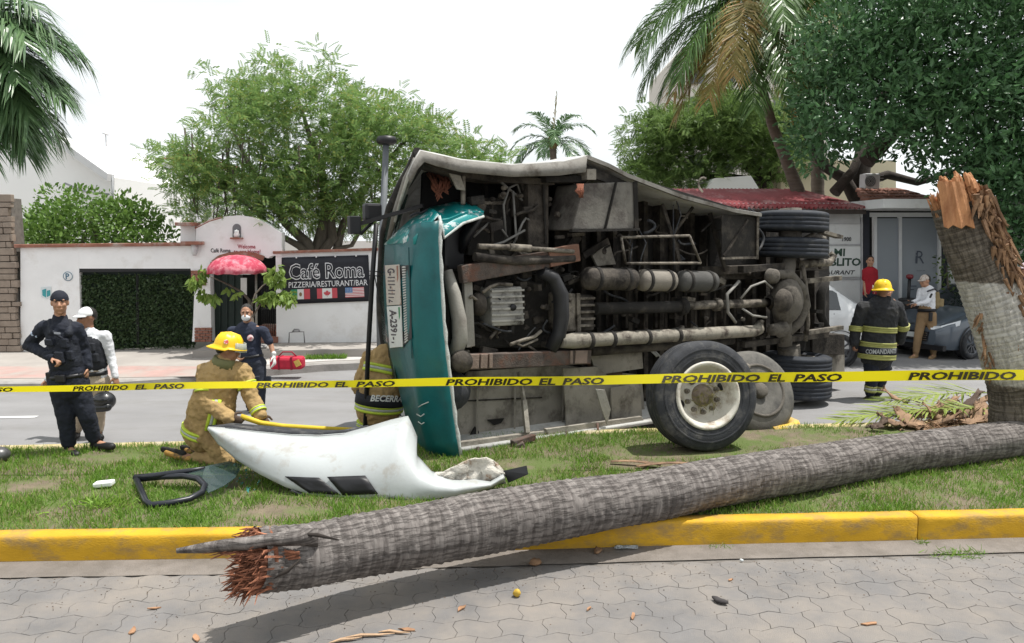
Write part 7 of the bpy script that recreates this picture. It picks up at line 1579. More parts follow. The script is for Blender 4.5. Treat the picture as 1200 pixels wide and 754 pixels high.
    if gloves:
        m = MB()
        for k in 'AB': hand(m, q['wr' + k], q['ha' + k] - q['wr' + k], (q['hip'] - q['wr' + k]), f if abs(f.dot((q['ha' + k] - q['wr' + k]).normalized())) < .9 else u, curl, 1.18); m.cap(q['wr' + k] - (q['ha' + k] - q['wr' + k]).normalized() * .05, q['wr' + k], .042, .036)
        fit(m, 'gloves', gloves, t, .008)
    # upper garment
    P_ = puff; m = MB(); up = (q['neck'] - q['hip']).normalized(); half = (q['shB'] - q['shA']).length / 2; w0 = max(.15, half * .84)
    m.cap(q['chest'] + up * .08, q['waist'], w0 + P_, .148 + P_ + boxy, 22, (sh, flat)); m.cap(q['waist'], q['hip'] + up * (.02 - hem), .152 + P_ + boxy, .165 + P_ + boxy, 22, (sh, flat + .04)); m.cap(q['neck'] - up * .035, q['chest'], .082 + P_ * .6, .14 + P_, 18, (sh, .66))
    m.cap(q['neck'] - up * .05, q['neck'] + up * .012 , .074 + P_ * .5, .066 + P_ * .5, 14)
    for k in 'AB':
        m.cap(q['neck'] - up * .065, q['sh' + k], .062 + P_ * .6, .066 + P_ * .7); m.cap(q['sh' + k], q['el' + k], .066 + P_ * .7, .052 + P_ * .7)
        if sleeve == 'long': m.cap(q['el' + k], q['wr' + k], .052 + P_ * .7, .039 + P_ * .7)
    if sleeve == 'short':
        m = MB(); m.cap(q['chest'] + up * .08, q['waist'], w0 + P_, .148 + P_, 22, (sh, flat)); m.cap(q['waist'], q['hip'] + up * .02, .150 + P_, .165 + P_, 22, (sh, flat + .04)); m.cap(q['neck'] - up * .035, q['chest'], .078, .14, 18, (sh, .66)); m.cap(q['neck'] - up * .05, q['neck'] - up * .0, .07, .062, 14)
        for k in 'AB': m.cap(q['neck'] - up * .065, q['sh' + k], .06, .066); m.cap(q['sh' + k], q['sh' + k].lerp(q['el' + k], .72), .068, .062)
    p.top = fit(m, 'jacket' if P_ > .015 else 'shirt', top, t, max(.011, vox), (wr * 1.15, .055), 2)
    # trousers
    m = MB(); L_ = P_ * .5 + lw
    m.cap(q['hip'] + up * .07, q['hip'] - up * .06, .150 + L_, .155 + L_, 20, (sh, .74))
    for k in 'AB':
        m.cap(q['hp' + k], q['kn' + k], .096 + L_, .072 + L_); m.cap(q['kn' + k], q['an' + k].lerp(q['kn' + k], .2), .071 + L_, .060 + L_ * .6); m.cap(q['hip'] - up * .04, q['hp' + k], .12, .10 + L_)
    fit(m, 'trousers', legs, t, max(.011, vox), (wr * .9, .06), 3)
    m = MB(); so = MB()
    for k in 'AB':
        a, to = q['an' + k], q['to' + k]; fd = to - a; fd.z *= .3; fd = fd.normalized() if fd.length else f
        m.cap(a + (q['kn' + k] - a).normalized() * (boot_h + bx), a - Z * .02, .052, .050); m.cap(a - Z * .03 - fd * .02, to, .046, .042, 14); 
    p.boots = fit(m, 'boots', boots, t, .011, None, 2)
    p.ax = ax; p.half = half; p.up = up; return p
def ring(p, a, b, r0, r1, mtl, name, flat=None, par=None):
    m = MB(); m.tube([a, lerp(a, b, .5), b], [r0, (r0 + r1) / 2 + .002, r1], 28, True, 0, True, flat); return m.build(name, mtl, par or p.t)
def cap_hat(p, mtl, name='cap', brim=True, back=False, bm=None):
    c, f, u, r, s = p.c, p.f, p.u, p.r, p.hs; m = MB(); m.ell(c + u * .035 * s - f * .012 * s, (.083 * s, .102 * s, .094 * s), p.ax, 22, 10, 0, 0, .52)
    if brim:
        d = -f if back else f; rows = []
        for i in range(6): rows.append([c + u * (.030 + .012 * math.cos(a) - .018 * (i / 5) ** 2) * s - f * .012 * s + (d * math.cos(a) * (.098 + .075 * i / 5) + r * math.sin(a) * (.078 + .006 * i / 5)) * s for a in np.linspace(-1.25, 1.25, 11)])
        m.grid(rows)
    return m.build(name, mtl, p.t, solid=.006)
def hair_cap(p, mtl=hair, low=.58, bun=False):
    c, f, u, r, s = p.c, p.f, p.u, p.r, p.hs; m = MB(); au = (u - f * .80).normalized(); m.ell(c + u * .028 * s - f * .030 * s, (.080 * s, .100 * s, .098 * s), (r, au.cross(r) * -1, au), 20, 12, 0, 0, low)
    if bun: m.ell(c + u * .03 * s - f * .13 * s, (.045 * s, .04 * s, .045 * s))
    return m.build('hair', mtl, p.t, solid=.008)
def fire_helmet(p, mtl, lean=0., visor=True, emblem=True):
    c, f, u, r, s = p.c, p.f, p.u, p.r, p.hs; o = c + u * .045 * s - f * .01 * s; m = MB()
    prof = [(0, .135), (.04, .132), (.075, .118), (.10, .09), (.116, .05), (.122, .012), (.124, 0)]; rows = []
    for rr_, h_ in prof: rows.append([o + u * h_ + (f * math.cos(a) * 1.14 + r * math.sin(a)) * rr_ + u * (.006 * math.cos(a * 6) if .02 < rr_ < .11 else 0) for a in np.linspace(0, 2 * math.pi, 37)])
    for k, ex in ((.6, .5), (1., 1.)):   # brim, deeper at the back
        rows.append([o + u * (-.006 - .020 * k * (1.5 if math.cos(a) < 0 else .5)) + (f * math.cos(a) * (.142 + (.055 if math.cos(a) < 0 else .03) * k * abs(math.cos(a)) + .012 * k) + r * math.sin(a) * (.126 + .028 * k)) for a in np.linspace(0, 2 * math.pi, 37)])
    m.grid(rows); h_ = m.build('helmet', mtl, p.t, solid=.008)
    rd = MB(); rd.tube([o + f * .135 + u * .06, o + f * .09 + u * .122, o + u * .142, o - f * .09 + u * .122, o - f * .13 + u * .05], .011, 8, flat=(r, .8)); rd.build('helmet_ridge', mtl, h_)
    if visor: 
        v_ = MB(); v_.grid([[o + f * math.cos(a) * (.165 + .01 * k) + r * math.sin(a) * .135 + u * (.055 - .045 * k) for a in np.linspace(-1.2, 1.2, 13)] for k in (0, 1, 2)]); v_.build('visor', glassmat('visor_clear', (.5, .52, .5), .15, .6), h_, solid=.004)
    if emblem:
        e = MB(); 
        for sg_ in (-1, 1): e.prism([o + u * (.055 + .022 * math.sin(a)) + r * sg_ * (.112 - .010 * math.sin(a)) + f * (-.03 + .024 * math.cos(a)) for a in np.linspace(0, 5.9, 9)], r * sg_ * .012)
        e.build('helmet_badge', mat('badge_white', (.55, .5, .48), .6, .1, 40, col2=(.45, .06, .05), mix=(.45, .5), mscale=30), h_)
    return h_
lime = mat('lime_tape', (.46, .58, .05), .5, .06, 20); silver = mat('silver_tape', (.42, .44, .40), .35, .08, 20); olive_t = mat('old_lime_tape', (.30, .30, .09), .6, .15, 12)
def stripes(p, a, b, ra, rb, w_, flat=None, mats=(lime, silver, lime), name='reflective_stripe'):
    """three bands across the axis a -> b, centred on a, total width w_"""
    d = (b - a).normalized()
    for i, mt in enumerate(mats):
        s0 = a + d * w_ * (i / len(mats) - .5); s1 = a + d * w_ * ((i + 1) / len(mats) - .5); e = .002 * (i == 1); ring(p, s0, s1, ra - e, rb - e, mt, name, flat)
navy = mat('navy_uniform', (.010, .013, .023), .85, .3, 6, .5, 22); navy2 = mat('navy_vest', (.010, .013, .022), .75, .3, 9, .4, 60); blk_boot = mat('black_boot', (.012, .012, .012), .5, .3, 9, .2, 60)
tan_coat = mat('tan_turnout', (.345, .235, .105), .9, .16, 5, .7, 14, col2=(.21, .14, .065), mix=(.5, .72), mscale=4); khaki = mat('khaki_trousers', (.28, .185, .10), .9, .15, 6, .3, 70); beige = mat('beige_trousers', (.40, .33, .25), .9, .12, 6, .3, 70)
white_sh = mat('white_shirt', (.66, .67, .70), .85, .06, 6, .5, 20); blk_coat = mat('black_turnout', (.020, .021, .024), .92, .3, 5, .7, 14, col2=(.05, .048, .045), mix=(.52, .75), mscale=4)
helm_y = mat('helmet_yellow', (.78, .50, .012), .4, .06, 6, .05, 40, col2=(.50, .32, .03), mix=(.62, .8), mscale=7)
# --- 1 police officer in navy, hand on belt
J = dict(head=(70, 355, 0), neck=(70, 375, .02), chest=(73, 400, 0), waist=(77, 425, .0), hip=(80, 447, 0), shA=(52, 384, .03), elA=(34, 405, .08), wrA=(62, 420, -.13), haA=(72, 425, -.17), shB=(90, 386, .05), elB=(99, 408, .12), wrB=(103, 430, .08), haB=(102, 441, .06), hpA=(70, 450, 0), knA=(77, 488, -.02), anA=(81, 526, .03), toA=(90, 533.5, -.12), hpB=(91, 450, .05), knB=(102, 487, .03), anB=(112, 519, .12), toB=(131, 523.5, .04))
p = person('police officer in dark navy uniform and cap standing with one hand on his belt', 8.05, J, V((.45, -.88, -.02)).normalized(), skin, .014, .014, .0085, 'long', navy, navy, blk_boot, .16, 1.1, wr=.022)
cap_hat(p, navy, 'cap', False); cb_ = MB(); cb_.tube([p.c + p.u * .036 + (p.f * math.cos(a) * .100 + p.r * math.sin(a) * .082) - p.f * .012 for a in np.linspace(0, 6.2832, 25)], .007, 6); cb_.build('cap_band', navy, p.t)
hair_cap(p, hair, .45)
fw_ = (p.sh.cross(p.up)); fw_ = fw_ if fw_.y < 0 else -fw_
def vest(p, mtl, name='vest', k=1.0, low=.0):
    q = p.q; m = MB(); m.cap(q['chest'] + p.up * .035, q['waist'] + p.up * low, (p.half * .76 + .022) * k, .172 * k, 22, (p.sh, .76)); [m.cap(q['chest'] + p.up * .10 + p.sh * s_ * .085 + p.f * .085, q['neck'] - p.up * .02 + p.sh * s_ * .095, .042, .034, 10) for s_ in (-1, 1)]; fit(m, name, mtl, p.t, .012, (.012, .05), 2)
    fwd = p.sh.cross(p.up).normalized(); fwd = fwd if fwd.dot(p.f) > 0 else -fwd
    for j, (a, h0, sx_, sz_) in enumerate(((-.09, -.02, .045, .05), (.02, -.03, .045, .06), (.11, -.01, .035, .05), (.08, .12, .04, .05), (-.07, .12, .045, .035))):
        m = MB(); c = q['waist'].lerp(q['chest'], .45) + p.sh * a + p.up * h0 + fwd * (.150 - abs(a) * .45) * k; m.box(c, (sx_, .028, sz_), (p.sh, fwd, p.up)); m.build('pouch', mtl, p.t, bevel=.012)
    return fwd
fwd = vest(p, navy2); q = p.q
m = MB(); m.tube([q['hip'] + p.up * .075, q['hip'] + p.up * .035], .178, 28, True, 0, True, (p.sh, .74)); m.build('belt', black_pl, p.t)
m = MB(); m.box(q['hip'] + p.up * .0 - p.sh * .17, (.035, .05, .09), (p.sh, fwd, p.up)); m.build('holster', black_pl, p.t, bevel=.012); m = MB(); m.box(q['hip'] + p.up * .05 + fwd * .14, (.05, .03, .04), (p.sh, fwd, p.up)); m.build('belt_pouch', black_pl, p.t, bevel=.01)
m = MB(); ar = q['shA'].lerp(q['elA'], .42); m.cap(ar + V((-.02, -.055, .02)), ar + V((.02, -.058, .0)), .024, .024, 10, (V((1, 0, .2)), .5)); m.build('sleeve_patch', mat('patch_blue', (.35, .42, .55), .7, .2, 40), p.t)
m = MB(); m.tube([q['shA'] + p.up * .07, q['chest'] + p.up * .10 + fwd * .13, q['chest'] + p.sh * .12 + fwd * .12], .014, 6); m.build('strap', navy2, p.t)
m = MB(); m.prism([q['chest'] + p.up * (.09 + b_) + fwd * .152 + p.sh * (.04 + a_) for a_, b_ in ((-.03, 0), (.03, 0), (.03, .02), (-.03, .02))], fwd * .006); m.build('name_tag', mat('tag_grey', (.35, .37, .42), .6), p.t)
# --- 2 white cap officer behind him
J = dict(head=(101, 372.5, 0), neck=(104, 388, .02), chest=(108, 408, 0), waist=(110, 424, 0), hip=(110, 442, 0), shA=(90, 393, .06), elA=(72, 418, .10), wrA=(56, 445, .02), haA=(52, 457, 0), shB=(124, 394, .0), elB=(130, 418, .02), wrB=(135, 441, -.04), haB=(137, 452, -.06), hpA=(101, 447, .02), knA=(93, 480, 0), anA=(89, 508, .04), toA=(86, 512, -.10), hpB=(118, 447, 0), knB=(116, 480, -.02), anB=(115, 508, .0), toB=(118, 513, -.14))
p = person('officer in white shirt, dark vest and white cap holding a helmet behind the navy officer', 9.3, J, V((-.55, -.83, -.05)).normalized(), skin_d, .003, .008, .0085, 'long', white_sh, beige, blk_boot, .06, .6, wr=.016)
cap_hat(p, mat('white_cap', (.74, .75, .76), .8, .04)); hair_cap(p, hair, .5); fwd = vest(p, mat('vest_black', (.016, .018, .024), .8, .3, 8, .3, 60)); q = p.q
m = MB(); m.ell(q['chest'] - p.up * .06 + fwd * .165 + p.sh * .0, (.022, .012, .055), (p.sh, fwd, p.up)); m.build('badge', mat('badge_gold', (.45, .34, .10), .5, .2, 30), p.t)
m = MB(); m.tube([q['hip'] + p.up * .07, q['hip'] + p.up * .02], .172, 28, True, 0, True, (p.sh, .76)); m.build('belt', black_pl, p.t)
m = MB(); 
for s in (-1, 1): m.ell(p.c + p.u * .018 + p.f * .088 + p.r * s * .033, (.026, .010, .018), p.ax, 10, 8)
m.tube([p.c + p.u * .02 + p.f * .07 - p.r * .07, p.c + p.u * .02 + p.f * .095, p.c + p.u * .02 + p.f * .07 + p.r * .07], .006, 6); m.build('sunglasses', black_pl, p.t)
hc = P(122, 470, 9.05); m = MB(); m.ell(hc, (.135, .125, .115), None, 24, 14); m.cap(hc + V((-.05, -.07, -.07)), hc + V((.07, -.07, -.06)), .055, .055); hh_ = thing('riding_helmet', 'black motorcycle helmet hanging at the white cap officer thigh', 'helmet', hc - Z * .12); 
m.build('shell', mat('helmet_black', (.014, .015, .018), .35, .2, 8, coat=.3), hh_, sub=1); m = MB(); m.grid([[hc + V((math.sin(a) * .137, -math.cos(a) * .128, z)) for a in np.linspace(-.9, .9, 9)] for z in (-.02, .03, .06)]); m.build('visor', mat('visor_dark', (.03, .032, .036), .12, .1), hh_, solid=.005); m = MB(); m.tube([hc + V((.02, 0, .10)), P(127, 452, 9.1), P(135, 450, 9.2)], .008, 6); m.build('strap', black_pl, hh_)
# --- 3 paramedic woman
J = dict(head=(289, 367, 0), neck=(290, 381, .03), chest=(291, 398, .02), waist=(294, 411, 0), hip=(296, 423, 0), shA=(272, 388, .03), elA=(268, 407, .06), wrA=(276, 418, -.06), haA=(283, 422, -.1), shB=(309, 388, .0), elB=(317.5, 405, .0), wrB=(321, 417, -.06), haB=(322, 427, -.1), hpA=(288, 426, 0), knA=(291, 455, .02), anA=(294, 482, .1), toA=(292, 487, -.06), hpB=(304, 426, 0), knB=(306, 455, -.08), anB=(305, 484, -.02), toB=(306, 489, -.2))
p = person('woman paramedic in navy polo with white face mask walking towards the wreck', 10.75, J, V((.10, -.98, -.12)).normalized(), skin, .0, .0, .0085, 'short', mat('navy_polo', (.020, .026, .048), .85, .2, 6, .25, 90), mat('navy_cargo', (.022, .027, .042), .85, .2, 6, .25, 90), blk_boot, .08, .5, wr=.016, head_s=.98)
hair_cap(p, hair, .56, True); q = p.q; c, f, u, r = p.c, p.f, p.u, p.r
m = MB(); m.ell(c - u * .05 + f * .062, (.060, .052, .052), p.ax, 18, 12); m.build('face_mask', mat('mask_white', (.72, .73, .74), .85, .04, 12, .1, 60), p.t)
m = MB(); m.tube([q['hip'] + p.up * .08, q['hip'] + p.up * .045], .165, 28, True, 0, True, (p.sh, .76)); m.build('belt', black_pl, p.t)
fwd = p.sh.cross(p.up).normalized(); fwd = fwd if fwd.dot(p.f) > 0 else -fwd
m = MB(); m.lathe(q['chest'] + p.up * .03 + p.sh * .085 + fwd * .122, fwd, [(0, .02), (.042, .018), (.046, .0)], 20); m.build('chest_badge', mat('badge_pink', (.62, .50, .50), .7, .1, 30, col2=(.5, .16, .16), mix=(.5, .54), mscale=26), p.t)
m = MB(); hand(m, q['wrB'], q['haB'] - q['wrB'], V((-1, 0, 0)), V((0, -1, 0)), .5, 1.12); m.cap(q['wrB'] - V((0, 0, -.03)), q['wrB'], .035, .03); fit(m, 'glove', mat('glove_white', (.68, .68, .66), .6, .05), p.t, .008)
m = MB()
for x in (301.5, 315): m.box(P(x, 446, 10.62), (.035, .02, .06)); 
m.each('cargo_pocket', MATS['navy_cargo'], p.t, bevel=.012)
# red first-aid bag on the light slab
bgp = G(335, 434, .158); bag = thing('first_aid_bag', 'long red first aid bag with a yellow patch on the light slab', 'bag', bgp)
m = MB(); c0 = bgp + V((0, .12, .115)); m.box(c0, (.29, .13, .11)); bo_ = m.build('body', mat('bag_red', (.46, .018, .045), .75, .2, 6, .5, 16), bag, bevel=.05)
m = MB()
for x in (-.12, .10): m.box(c0 + V((x, -.008, .004)), (.016, .13, .112))
m.each('strap', mat('bag_dark', (.24, .012, .03), .8, .2), bag); m = MB(); m.tube([c0 + V((-.16, 0, .11)), c0 + V((-.08, 0, .19)), c0 + V((.08, 0, .19)), c0 + V((.16, 0, .11))], .012, 6); m.build('handle', MATS['bag_dark'], bag)
m = MB(); m.box(c0 + V((.21, -.128, .01)), (.05, .008, .055), (V((.9, 0, .43)), V((0, 1, 0)), V((-.43, 0, .9)))); m.build('patch', mat('patch_yellow', (.62, .42, .10), .7, .15, 20), bag)
# --- 4 kneeling firefighter in tan turnout
J = dict(head=(268, 411, 0), neck=(262, 425, .0), chest=(256, 450, .0), waist=(249, 476, .0), hip=(244, 503, .05), shA=(241, 436, -.02), elA=(240, 470, -.12), wrA=(268, 490, -.22), haA=(282, 494, -.22), shB=(284, 436, .06), elB=(294, 465, -.0), wrB=(305, 486, -.08), haB=(311, 496, -.1), hpA=(240, 508, -.05), knA=(268, 541, -.10), anA=(222, 536, .0), toA=(197, 530, .05), hpB=(252, 508, .12), knB=(282, 536, .12), anB=(240, 533, .18), toB=(220, 528, .2))
p = person('firefighter in tan turnout coat and yellow helmet kneeling behind the white panel', 7.75, J, V((.90, .32, -.20)).normalized(), skin_d, .044, .0, .0085, 'long', tan_coat, tan_coat, mat('boot_tan', (.36, .20, .05), .7, .3, 7, .3, 50, col2=(.05, .04, .03), mix=(.5, .6), mscale=5), .14, .9, gloves=mat('glove_brown', (.07, .045, .03), .8, .3), wr=.034, hem=.05, boxy=.035, flat=.76)
fire_helmet(p, helm_y); hair_cap(p, hair, .55); q = p.q
so = MB()
for k in 'AB':
    a, to = q['an' + k], q['to' + k]; d = (to - a).normalized(); n_ = V((-.35, -.2, .75)); so.cap(a + V((-.06, .0, .035)), to + V((-.05, -.0, .03)), .04, .036, 12, (Z, .5))
fit(so, 'boot_sole', mat('sole_black', (.016, .015, .014), .8, .4, 30, .6, 50), p.t, .011)
hem_c = q['hip'] - p.up * .0
stripes(p, q['hip'] - p.up * .02, q['waist'], .262, .262, .085, (p.sh, .80)); stripes(p, q['elB'].lerp(q['wrB'], .78), q['elB'], .082, .083, .05); stripes(p, q['shB'].lerp(q['elB'], .55), q['elB'], .102, .10, .06); stripes(p, q['shA'].lerp(q['elA'], .6), q['elA'], .102, .10, .06)
bk = p.sh.cross(p.up).normalized(); bk = bk if bk.y < 0 else -bk
m = MB()
for i, mt in ((0, lime), (1, silver), (2, lime)):
    m = MB(); m.tube([q['hip'] + p.up * z + p.sh * (.0 + .03 * i) + bk * y for z, y in ((.07, .222), (.18, .222), (.32, .214), (.40, .205))], .019, 6, flat=(p.sh, .55)); m.build('reflective_stripe', mt, p.t)
m = MB(); m.tube([q['neck'] + p.up * .05, q['neck'] - p.up * .03], [.10, .125], 20, True, 0, True); m.build('collar', mat('collar_olive', (.15, .15, .07), .9, .2), p.t, solid=.01)
ln = q['knB'].lerp(q['anB'], .35); stripes(p, ln, q['anB'], .102, .10, .07)
# --- 5 firefighter bent into the cab
J = dict(head=(470, 398, .25), neck=(462, 410, .2), chest=(452, 432, .06), waist=(447, 455, 0), hip=(444, 478, 0), shA=(433, 420, .05), elA=(420, 454, .14), wrA=(436, 474, .36), haA=(444, 480, .44), shB=(474, 422, .2), elB=(486, 445, .3), wrB=(492, 460, .5), haB=(494, 466, .6), hpA=(432, 486, 0), knA=(432, 518, .02), anA=(434, 548, .12), toA=(442, 553, .25), hpB=(456, 486, .06), knB=(460, 518, .1), anB=(462, 548, .2), toB=(468, 553, .35))
p = person('firefighter in tan coat with name strip on the back leaning in at the windscreen', 9.05, J, V((.55, .75, -.35)).normalized(), skin_d, .045, .0, .012, 'long', tan_coat, tan_coat, blk_boot, .14, .7, gloves=MATS['glove_brown'], wr=.028, hem=.03, boxy=.06, flat=.72)
fire_helmet(p, helm_y); q = p.q
stripes(p, q['chest'] - p.up * .02, q['waist'], .272, .270, .10, (p.sh, .72)); stripes(p, q['hip'] + p.up * .02, q['waist'], .293, .293, .095, (p.sh, .78)); stripes(p, q['hpA'].lerp(q['knA'], .30), q['knA'], .145, .14, .06)
bk = p.sh.cross(p.up).normalized(); bk = bk if bk.y < 0 else -bk; r_ = .297
ring(p, q['hip'].lerp(q['waist'], .22), q['hip'].lerp(q['waist'], .74), r_, r_ - .004, mat('name_black', (.015, .016, .022), .8, .2), 'name_strip', (p.sh, .775))
def on_back(p, txt, c, r, ratio, hgt, a0, a1, mtl, side, bold=.03):
    vs, fs = text_shape(txt, bold); m = MB(); bk_ = side; m.add([c + p.sh * (math.sin(lerp(a0, a1, x)) * r) + bk_ * (math.cos(lerp(a0, a1, x)) * r * ratio) + p.up * (y * hgt) for x, y in vs], fs); return m.build('lettering', mtl, p.t)
on_back(p, 'BECERRA', q['hip'].lerp(q['waist'], .32), r_ + .034, .775, .078, -.50, .74, mat('letter_silver', (.55, .56, .55), .5, .1), bk)
# --- 6 commander firefighter in black turnout, back to camera
J = dict(head=(1034, 342, 0), neck=(1033, 354, .02), chest=(1032, 372, 0), waist=(1030, 391, 0), hip=(1028, 411, 0), shA=(1011, 361, 0), elA=(1003, 384, .03), wrA=(1001, 402, .0), haA=(1000, 412, -.0), shB=(1051, 360, 0), elB=(1058, 381, .05), wrB=(1055, 399, .16), haB=(1051, 404, .24), hpA=(1021, 418, 0), knA=(1022, 442, -.02), anA=(1019, 464, .0), toA=(1013, 469, .08), hpB=(1035, 418, .05), knB=(1032, 442, .14), anB=(1027, 463, .2), toB=(1031, 467, .36))
p = person('firefighter commander in black turnout coat and bright yellow helmet seen from behind', 11.6, J, V((.10, .97, -.1)).normalized(), skin_d, .046, .01, .0095, 'long', blk_coat, navy, blk_boot, .10, .8, gloves=None, wr=.026, hem=.06, boxy=.05, flat=.70)
fire_helmet(p, helm_y, emblem=False); q = p.q; bk = p.sh.cross(p.up).normalized(); bk = bk if bk.y < 0 else -bk
stripes(p, q['waist'] + p.up * .07, q['chest'], .268, .262, .085, (p.sh, .71), (olive_t, silver, olive_t)[:1] * 3); stripes(p, q['hip'] + p.up * .10, q['waist'], .276, .272, .08, (p.sh, .74), (olive_t,) * 3); stripes(p, q['hip'] - p.up * .085, q['waist'], .282, .28, .075, (p.sh, .76), (olive_t,) * 3)
stripes(p, q['elA'].lerp(q['wrA'], .1), q['wrA'], .10, .098, .085, None, (olive_t,) * 3); stripes(p, q['elB'].lerp(q['wrB'], .1), q['wrB'], .10, .098, .085, None, (olive_t,) * 3); stripes(p, q['knA'].lerp(q['anA'], .62), q['anA'], .092, .088, .10, None, (olive_t, silver, olive_t)); stripes(p, q['knB'].lerp(q['anB'], .62), q['anB'], .092, .088, .10, None, (olive_t, silver, olive_t))
ring(p, q['hip'] - p.up * .045, q['hip'] + p.up * .06, .283, .279, MATS['name_black'], 'name_strip', (p.sh, .75)); on_back(p, 'COMANDANTE', q['hip'] - p.up * .028, .289, .755, .072, -.95, .80, mat('letter_grey', (.36, .37, .38), .5, .15), bk)
# --- 7 person half hidden behind the commander
J = dict(head=(1040, 342, 0), neck=(1039, 352, .02), chest=(1038, 366, 0), waist=(1036, 380, 0), hip=(1034, 392, 0), shA=(1024, 357, 0), elA=(1014, 366, -.05), wrA=(1006, 372, -.2), haA=(1000, 375, -.25), shB=(1050, 356, 0), elB=(1057, 364, -.1), wrB=(1047, 352, -.24), haB=(1041, 349, -.28), hpA=(1030, 394, 0), knA=(1030, 413, 0), anA=(1030, 429, 0), toA=(1028, 432, -.12), hpB=(1040, 394, 0), knB=(1041, 413, 0), anB=(1041, 429, 0), toB=(1043, 432, -.12))
p = person('man in dark shirt with raised bare forearm half hidden behind the commander', 13.9, J, V((-.4, -.9, -.1)).normalized(), skin, .0, .0, .011, 'short', mat('dark_tee', (.02, .02, .025), .9, .2), navy, blk_boot, .08, .7); hair_cap(p)
# --- 8 officer in white shirt with backpack
J = dict(head=(1083.5, 329.5, 0), neck=(1086, 338, .02), chest=(1087, 347, 0), waist=(1087, 357, 0), hip=(1086, 367, 0), shA=(1079, 341, .10), elA=(1076, 352, .1), wrA=(1067, 355.5, .0), haA=(1062, 356, -.02), shB=(1093, 341, -.08), elB=(1086.5, 354, -.15), wrB=(1075, 356.5, -.12), haB=(1070, 357, -.1), hpA=(1081, 370, .04), knA=(1076, 394, .03), anA=(1073, 416, .05), toA=(1067, 420, .0), hpB=(1091, 370, -.06), knB=(1093, 394, -.06), anB=(1094, 416, -.04), toB=(1090, 420, -.12))
p = person('officer in white shirt, khaki trousers and patterned cap writing beside the grey car', 15.7, J, V((-.96, -.22, -.18)).normalized(), skin, .0, .01, .0095, 'long', white_sh, khaki, khaki, .05, .8, wr=.014)
cap_hat(p, mat('camo_cap', (.34, .25, .20), .9, .2, 60, col2=(.48, .44, .40), mix=(.45, .52), mscale=40)); hair_cap(p, hair, .5); q = p.q
m = MB(); m.cap(q['chest'] + V((.17, .03, .02)), q['waist'] + V((.17, .03, .0)), .10, .11, 16, (V((0, 1, 0)), .8)); m.box(q['waist'] + V((.25, .0, .04)), (.04, .09, .08)); fit(m, 'backpack', mat('pack_tan', (.25, .19, .10), .9, .2, 8, .3, 60), p.t, .012)
m = MB(); m.tube([q['chest'] + V((-.09, -.14, .1)), q['chest'] + V((.05, -.16, .16)), q['chest'] + V((.14, -.1, .1))], .018, 6); m.each('strap', mat('strap_dark', (.06, .06, .07), .8), p.t); m = MB(); m.tube([q['hip'] + p.up * .09, q['hip'] + p.up * .03], .18, 26, True, 0, True, (p.sh, .8)); m.build('belt', black_pl, p.t); m = MB(); m.box(q['hip'] + V((-.02, -.19, -.06)), (.035, .02, .09)); m.build('holster', black_pl, p.t, bevel=.01)
m = MB(); m.cap(q['shB'].lerp(q['elB'], .3) + V((-.02, -.06, 0)), q['shB'].lerp(q['elB'], .55) + V((-.02, -.06, 0)), .02, .02); m.build('sleeve_patch', black_pl, p.t)
m = MB(); m.box((q['haA'] + q['haB']) / 2 + V((-.06, 0, .03)), (.09, .11, .012), (V((.95, 0, .2)), V((0, 1, 0)), V((-.2, 0, .95)))); tag(m.build('clipboard', black_pl, None), 'dark clipboard held in the hands of the white shirted officer', 'clipboard')
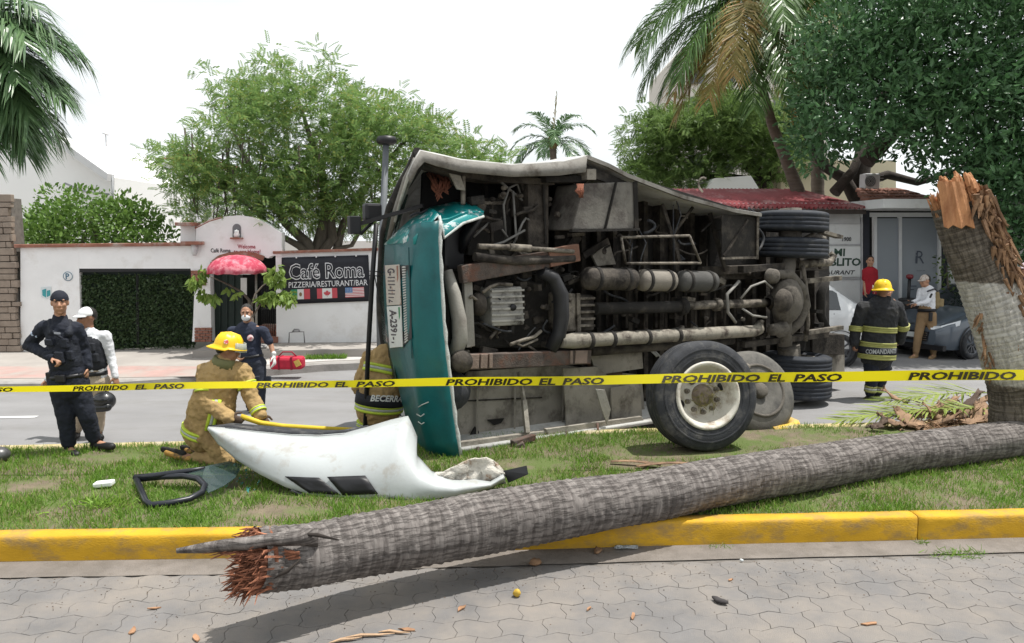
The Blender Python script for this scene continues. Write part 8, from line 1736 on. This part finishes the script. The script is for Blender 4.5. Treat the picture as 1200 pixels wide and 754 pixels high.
# --- 9 bystander in red in the doorway
J = dict(head=(1019.8, 306.5, 0), neck=(1019.6, 315, .02), chest=(1019.5, 324, 0), waist=(1019.5, 334, 0), hip=(1019.5, 344, 0), shA=(1014, 318, 0), elA=(1013, 330, 0), wrA=(1013.5, 341, -.05), haA=(1014, 347, -.06), shB=(1025, 318, 0), elB=(1026, 330, .0), wrB=(1025, 341, -.05), haB=(1024.5, 347, -.06), hpA=(1016.5, 348, 0), knA=(1016, 370, 0), anA=(1016, 390, 0), toA=(1015, 393, -.14), hpB=(1022.5, 348, 0), knB=(1023, 370, 0), anB=(1023, 390, 0), toB=(1024, 393, -.14))
p = person('young bystander in a red polo shirt watching from the dark shop doorway', 17.2, J, V((-.2, -.97, -.05)).normalized(), skin, .0, .0, .0105, 'short', mat('red_polo', (.30, .012, .022), .85, .12), navy, blk_boot, .05, .4, wr=.012); hair_cap(p)
# --- 10 bystander at the far edge behind the stump
J = dict(head=(1201, 316, 0), neck=(1203, 327, .02), chest=(1204, 340, 0), waist=(1204, 354, 0), hip=(1204, 368, 0), shA=(1191, 331, 0), elA=(1189, 348, 0), wrA=(1192, 362, -.1), haA=(1194, 369, -.12), shB=(1217, 331, 0), elB=(1219, 348, 0), wrB=(1217, 362, -.05), haB=(1216, 369, -.06), hpA=(1199, 372, 0), knA=(1198, 402, 0), anA=(1198, 428, 0), toA=(1196, 432, -.14), hpB=(1210, 372, 0), knB=(1211, 402, 0), anB=(1211, 428, 0), toB=(1213, 432, -.14))
p = person('bystander in dark clothes and a pale cap at the edge behind the stump', 14.2, J, V((-.75, -.6, 0)).normalized(), skin_d, .0, .0, .011, 'short', mat('dark_shirt', (.03, .032, .045), .9, .2), navy, blk_boot, .05, .4); cap_hat(p, mat('pale_cap', (.40, .33, .36), .85, .1)); hair_cap(p)
# ------------------------------------------------------------------ repeats share a group
for st_, g_ in (('bark_chip', 'bark chips scattered on the road'), ('bark_clod', 'brown bark lumps along the kerb'), ('coconut_palm', 'coconut palms beyond the bus'), ('parked_car', 'cars parked by the shops'), ('weed_tuft', 'weeds growing along the kerb'), ('palm_strip', 'dry palm strips on the grass'), ('fallen_frond', 'green fronds on the ground by the stump'), ('white_house', 'white houses behind the garage wall'), ('person', 'people at the crash scene')):
    for o in [o for o in SC.objects if o.parent is None and o.name.split('.')[0] == st_]: o['group'] = g_
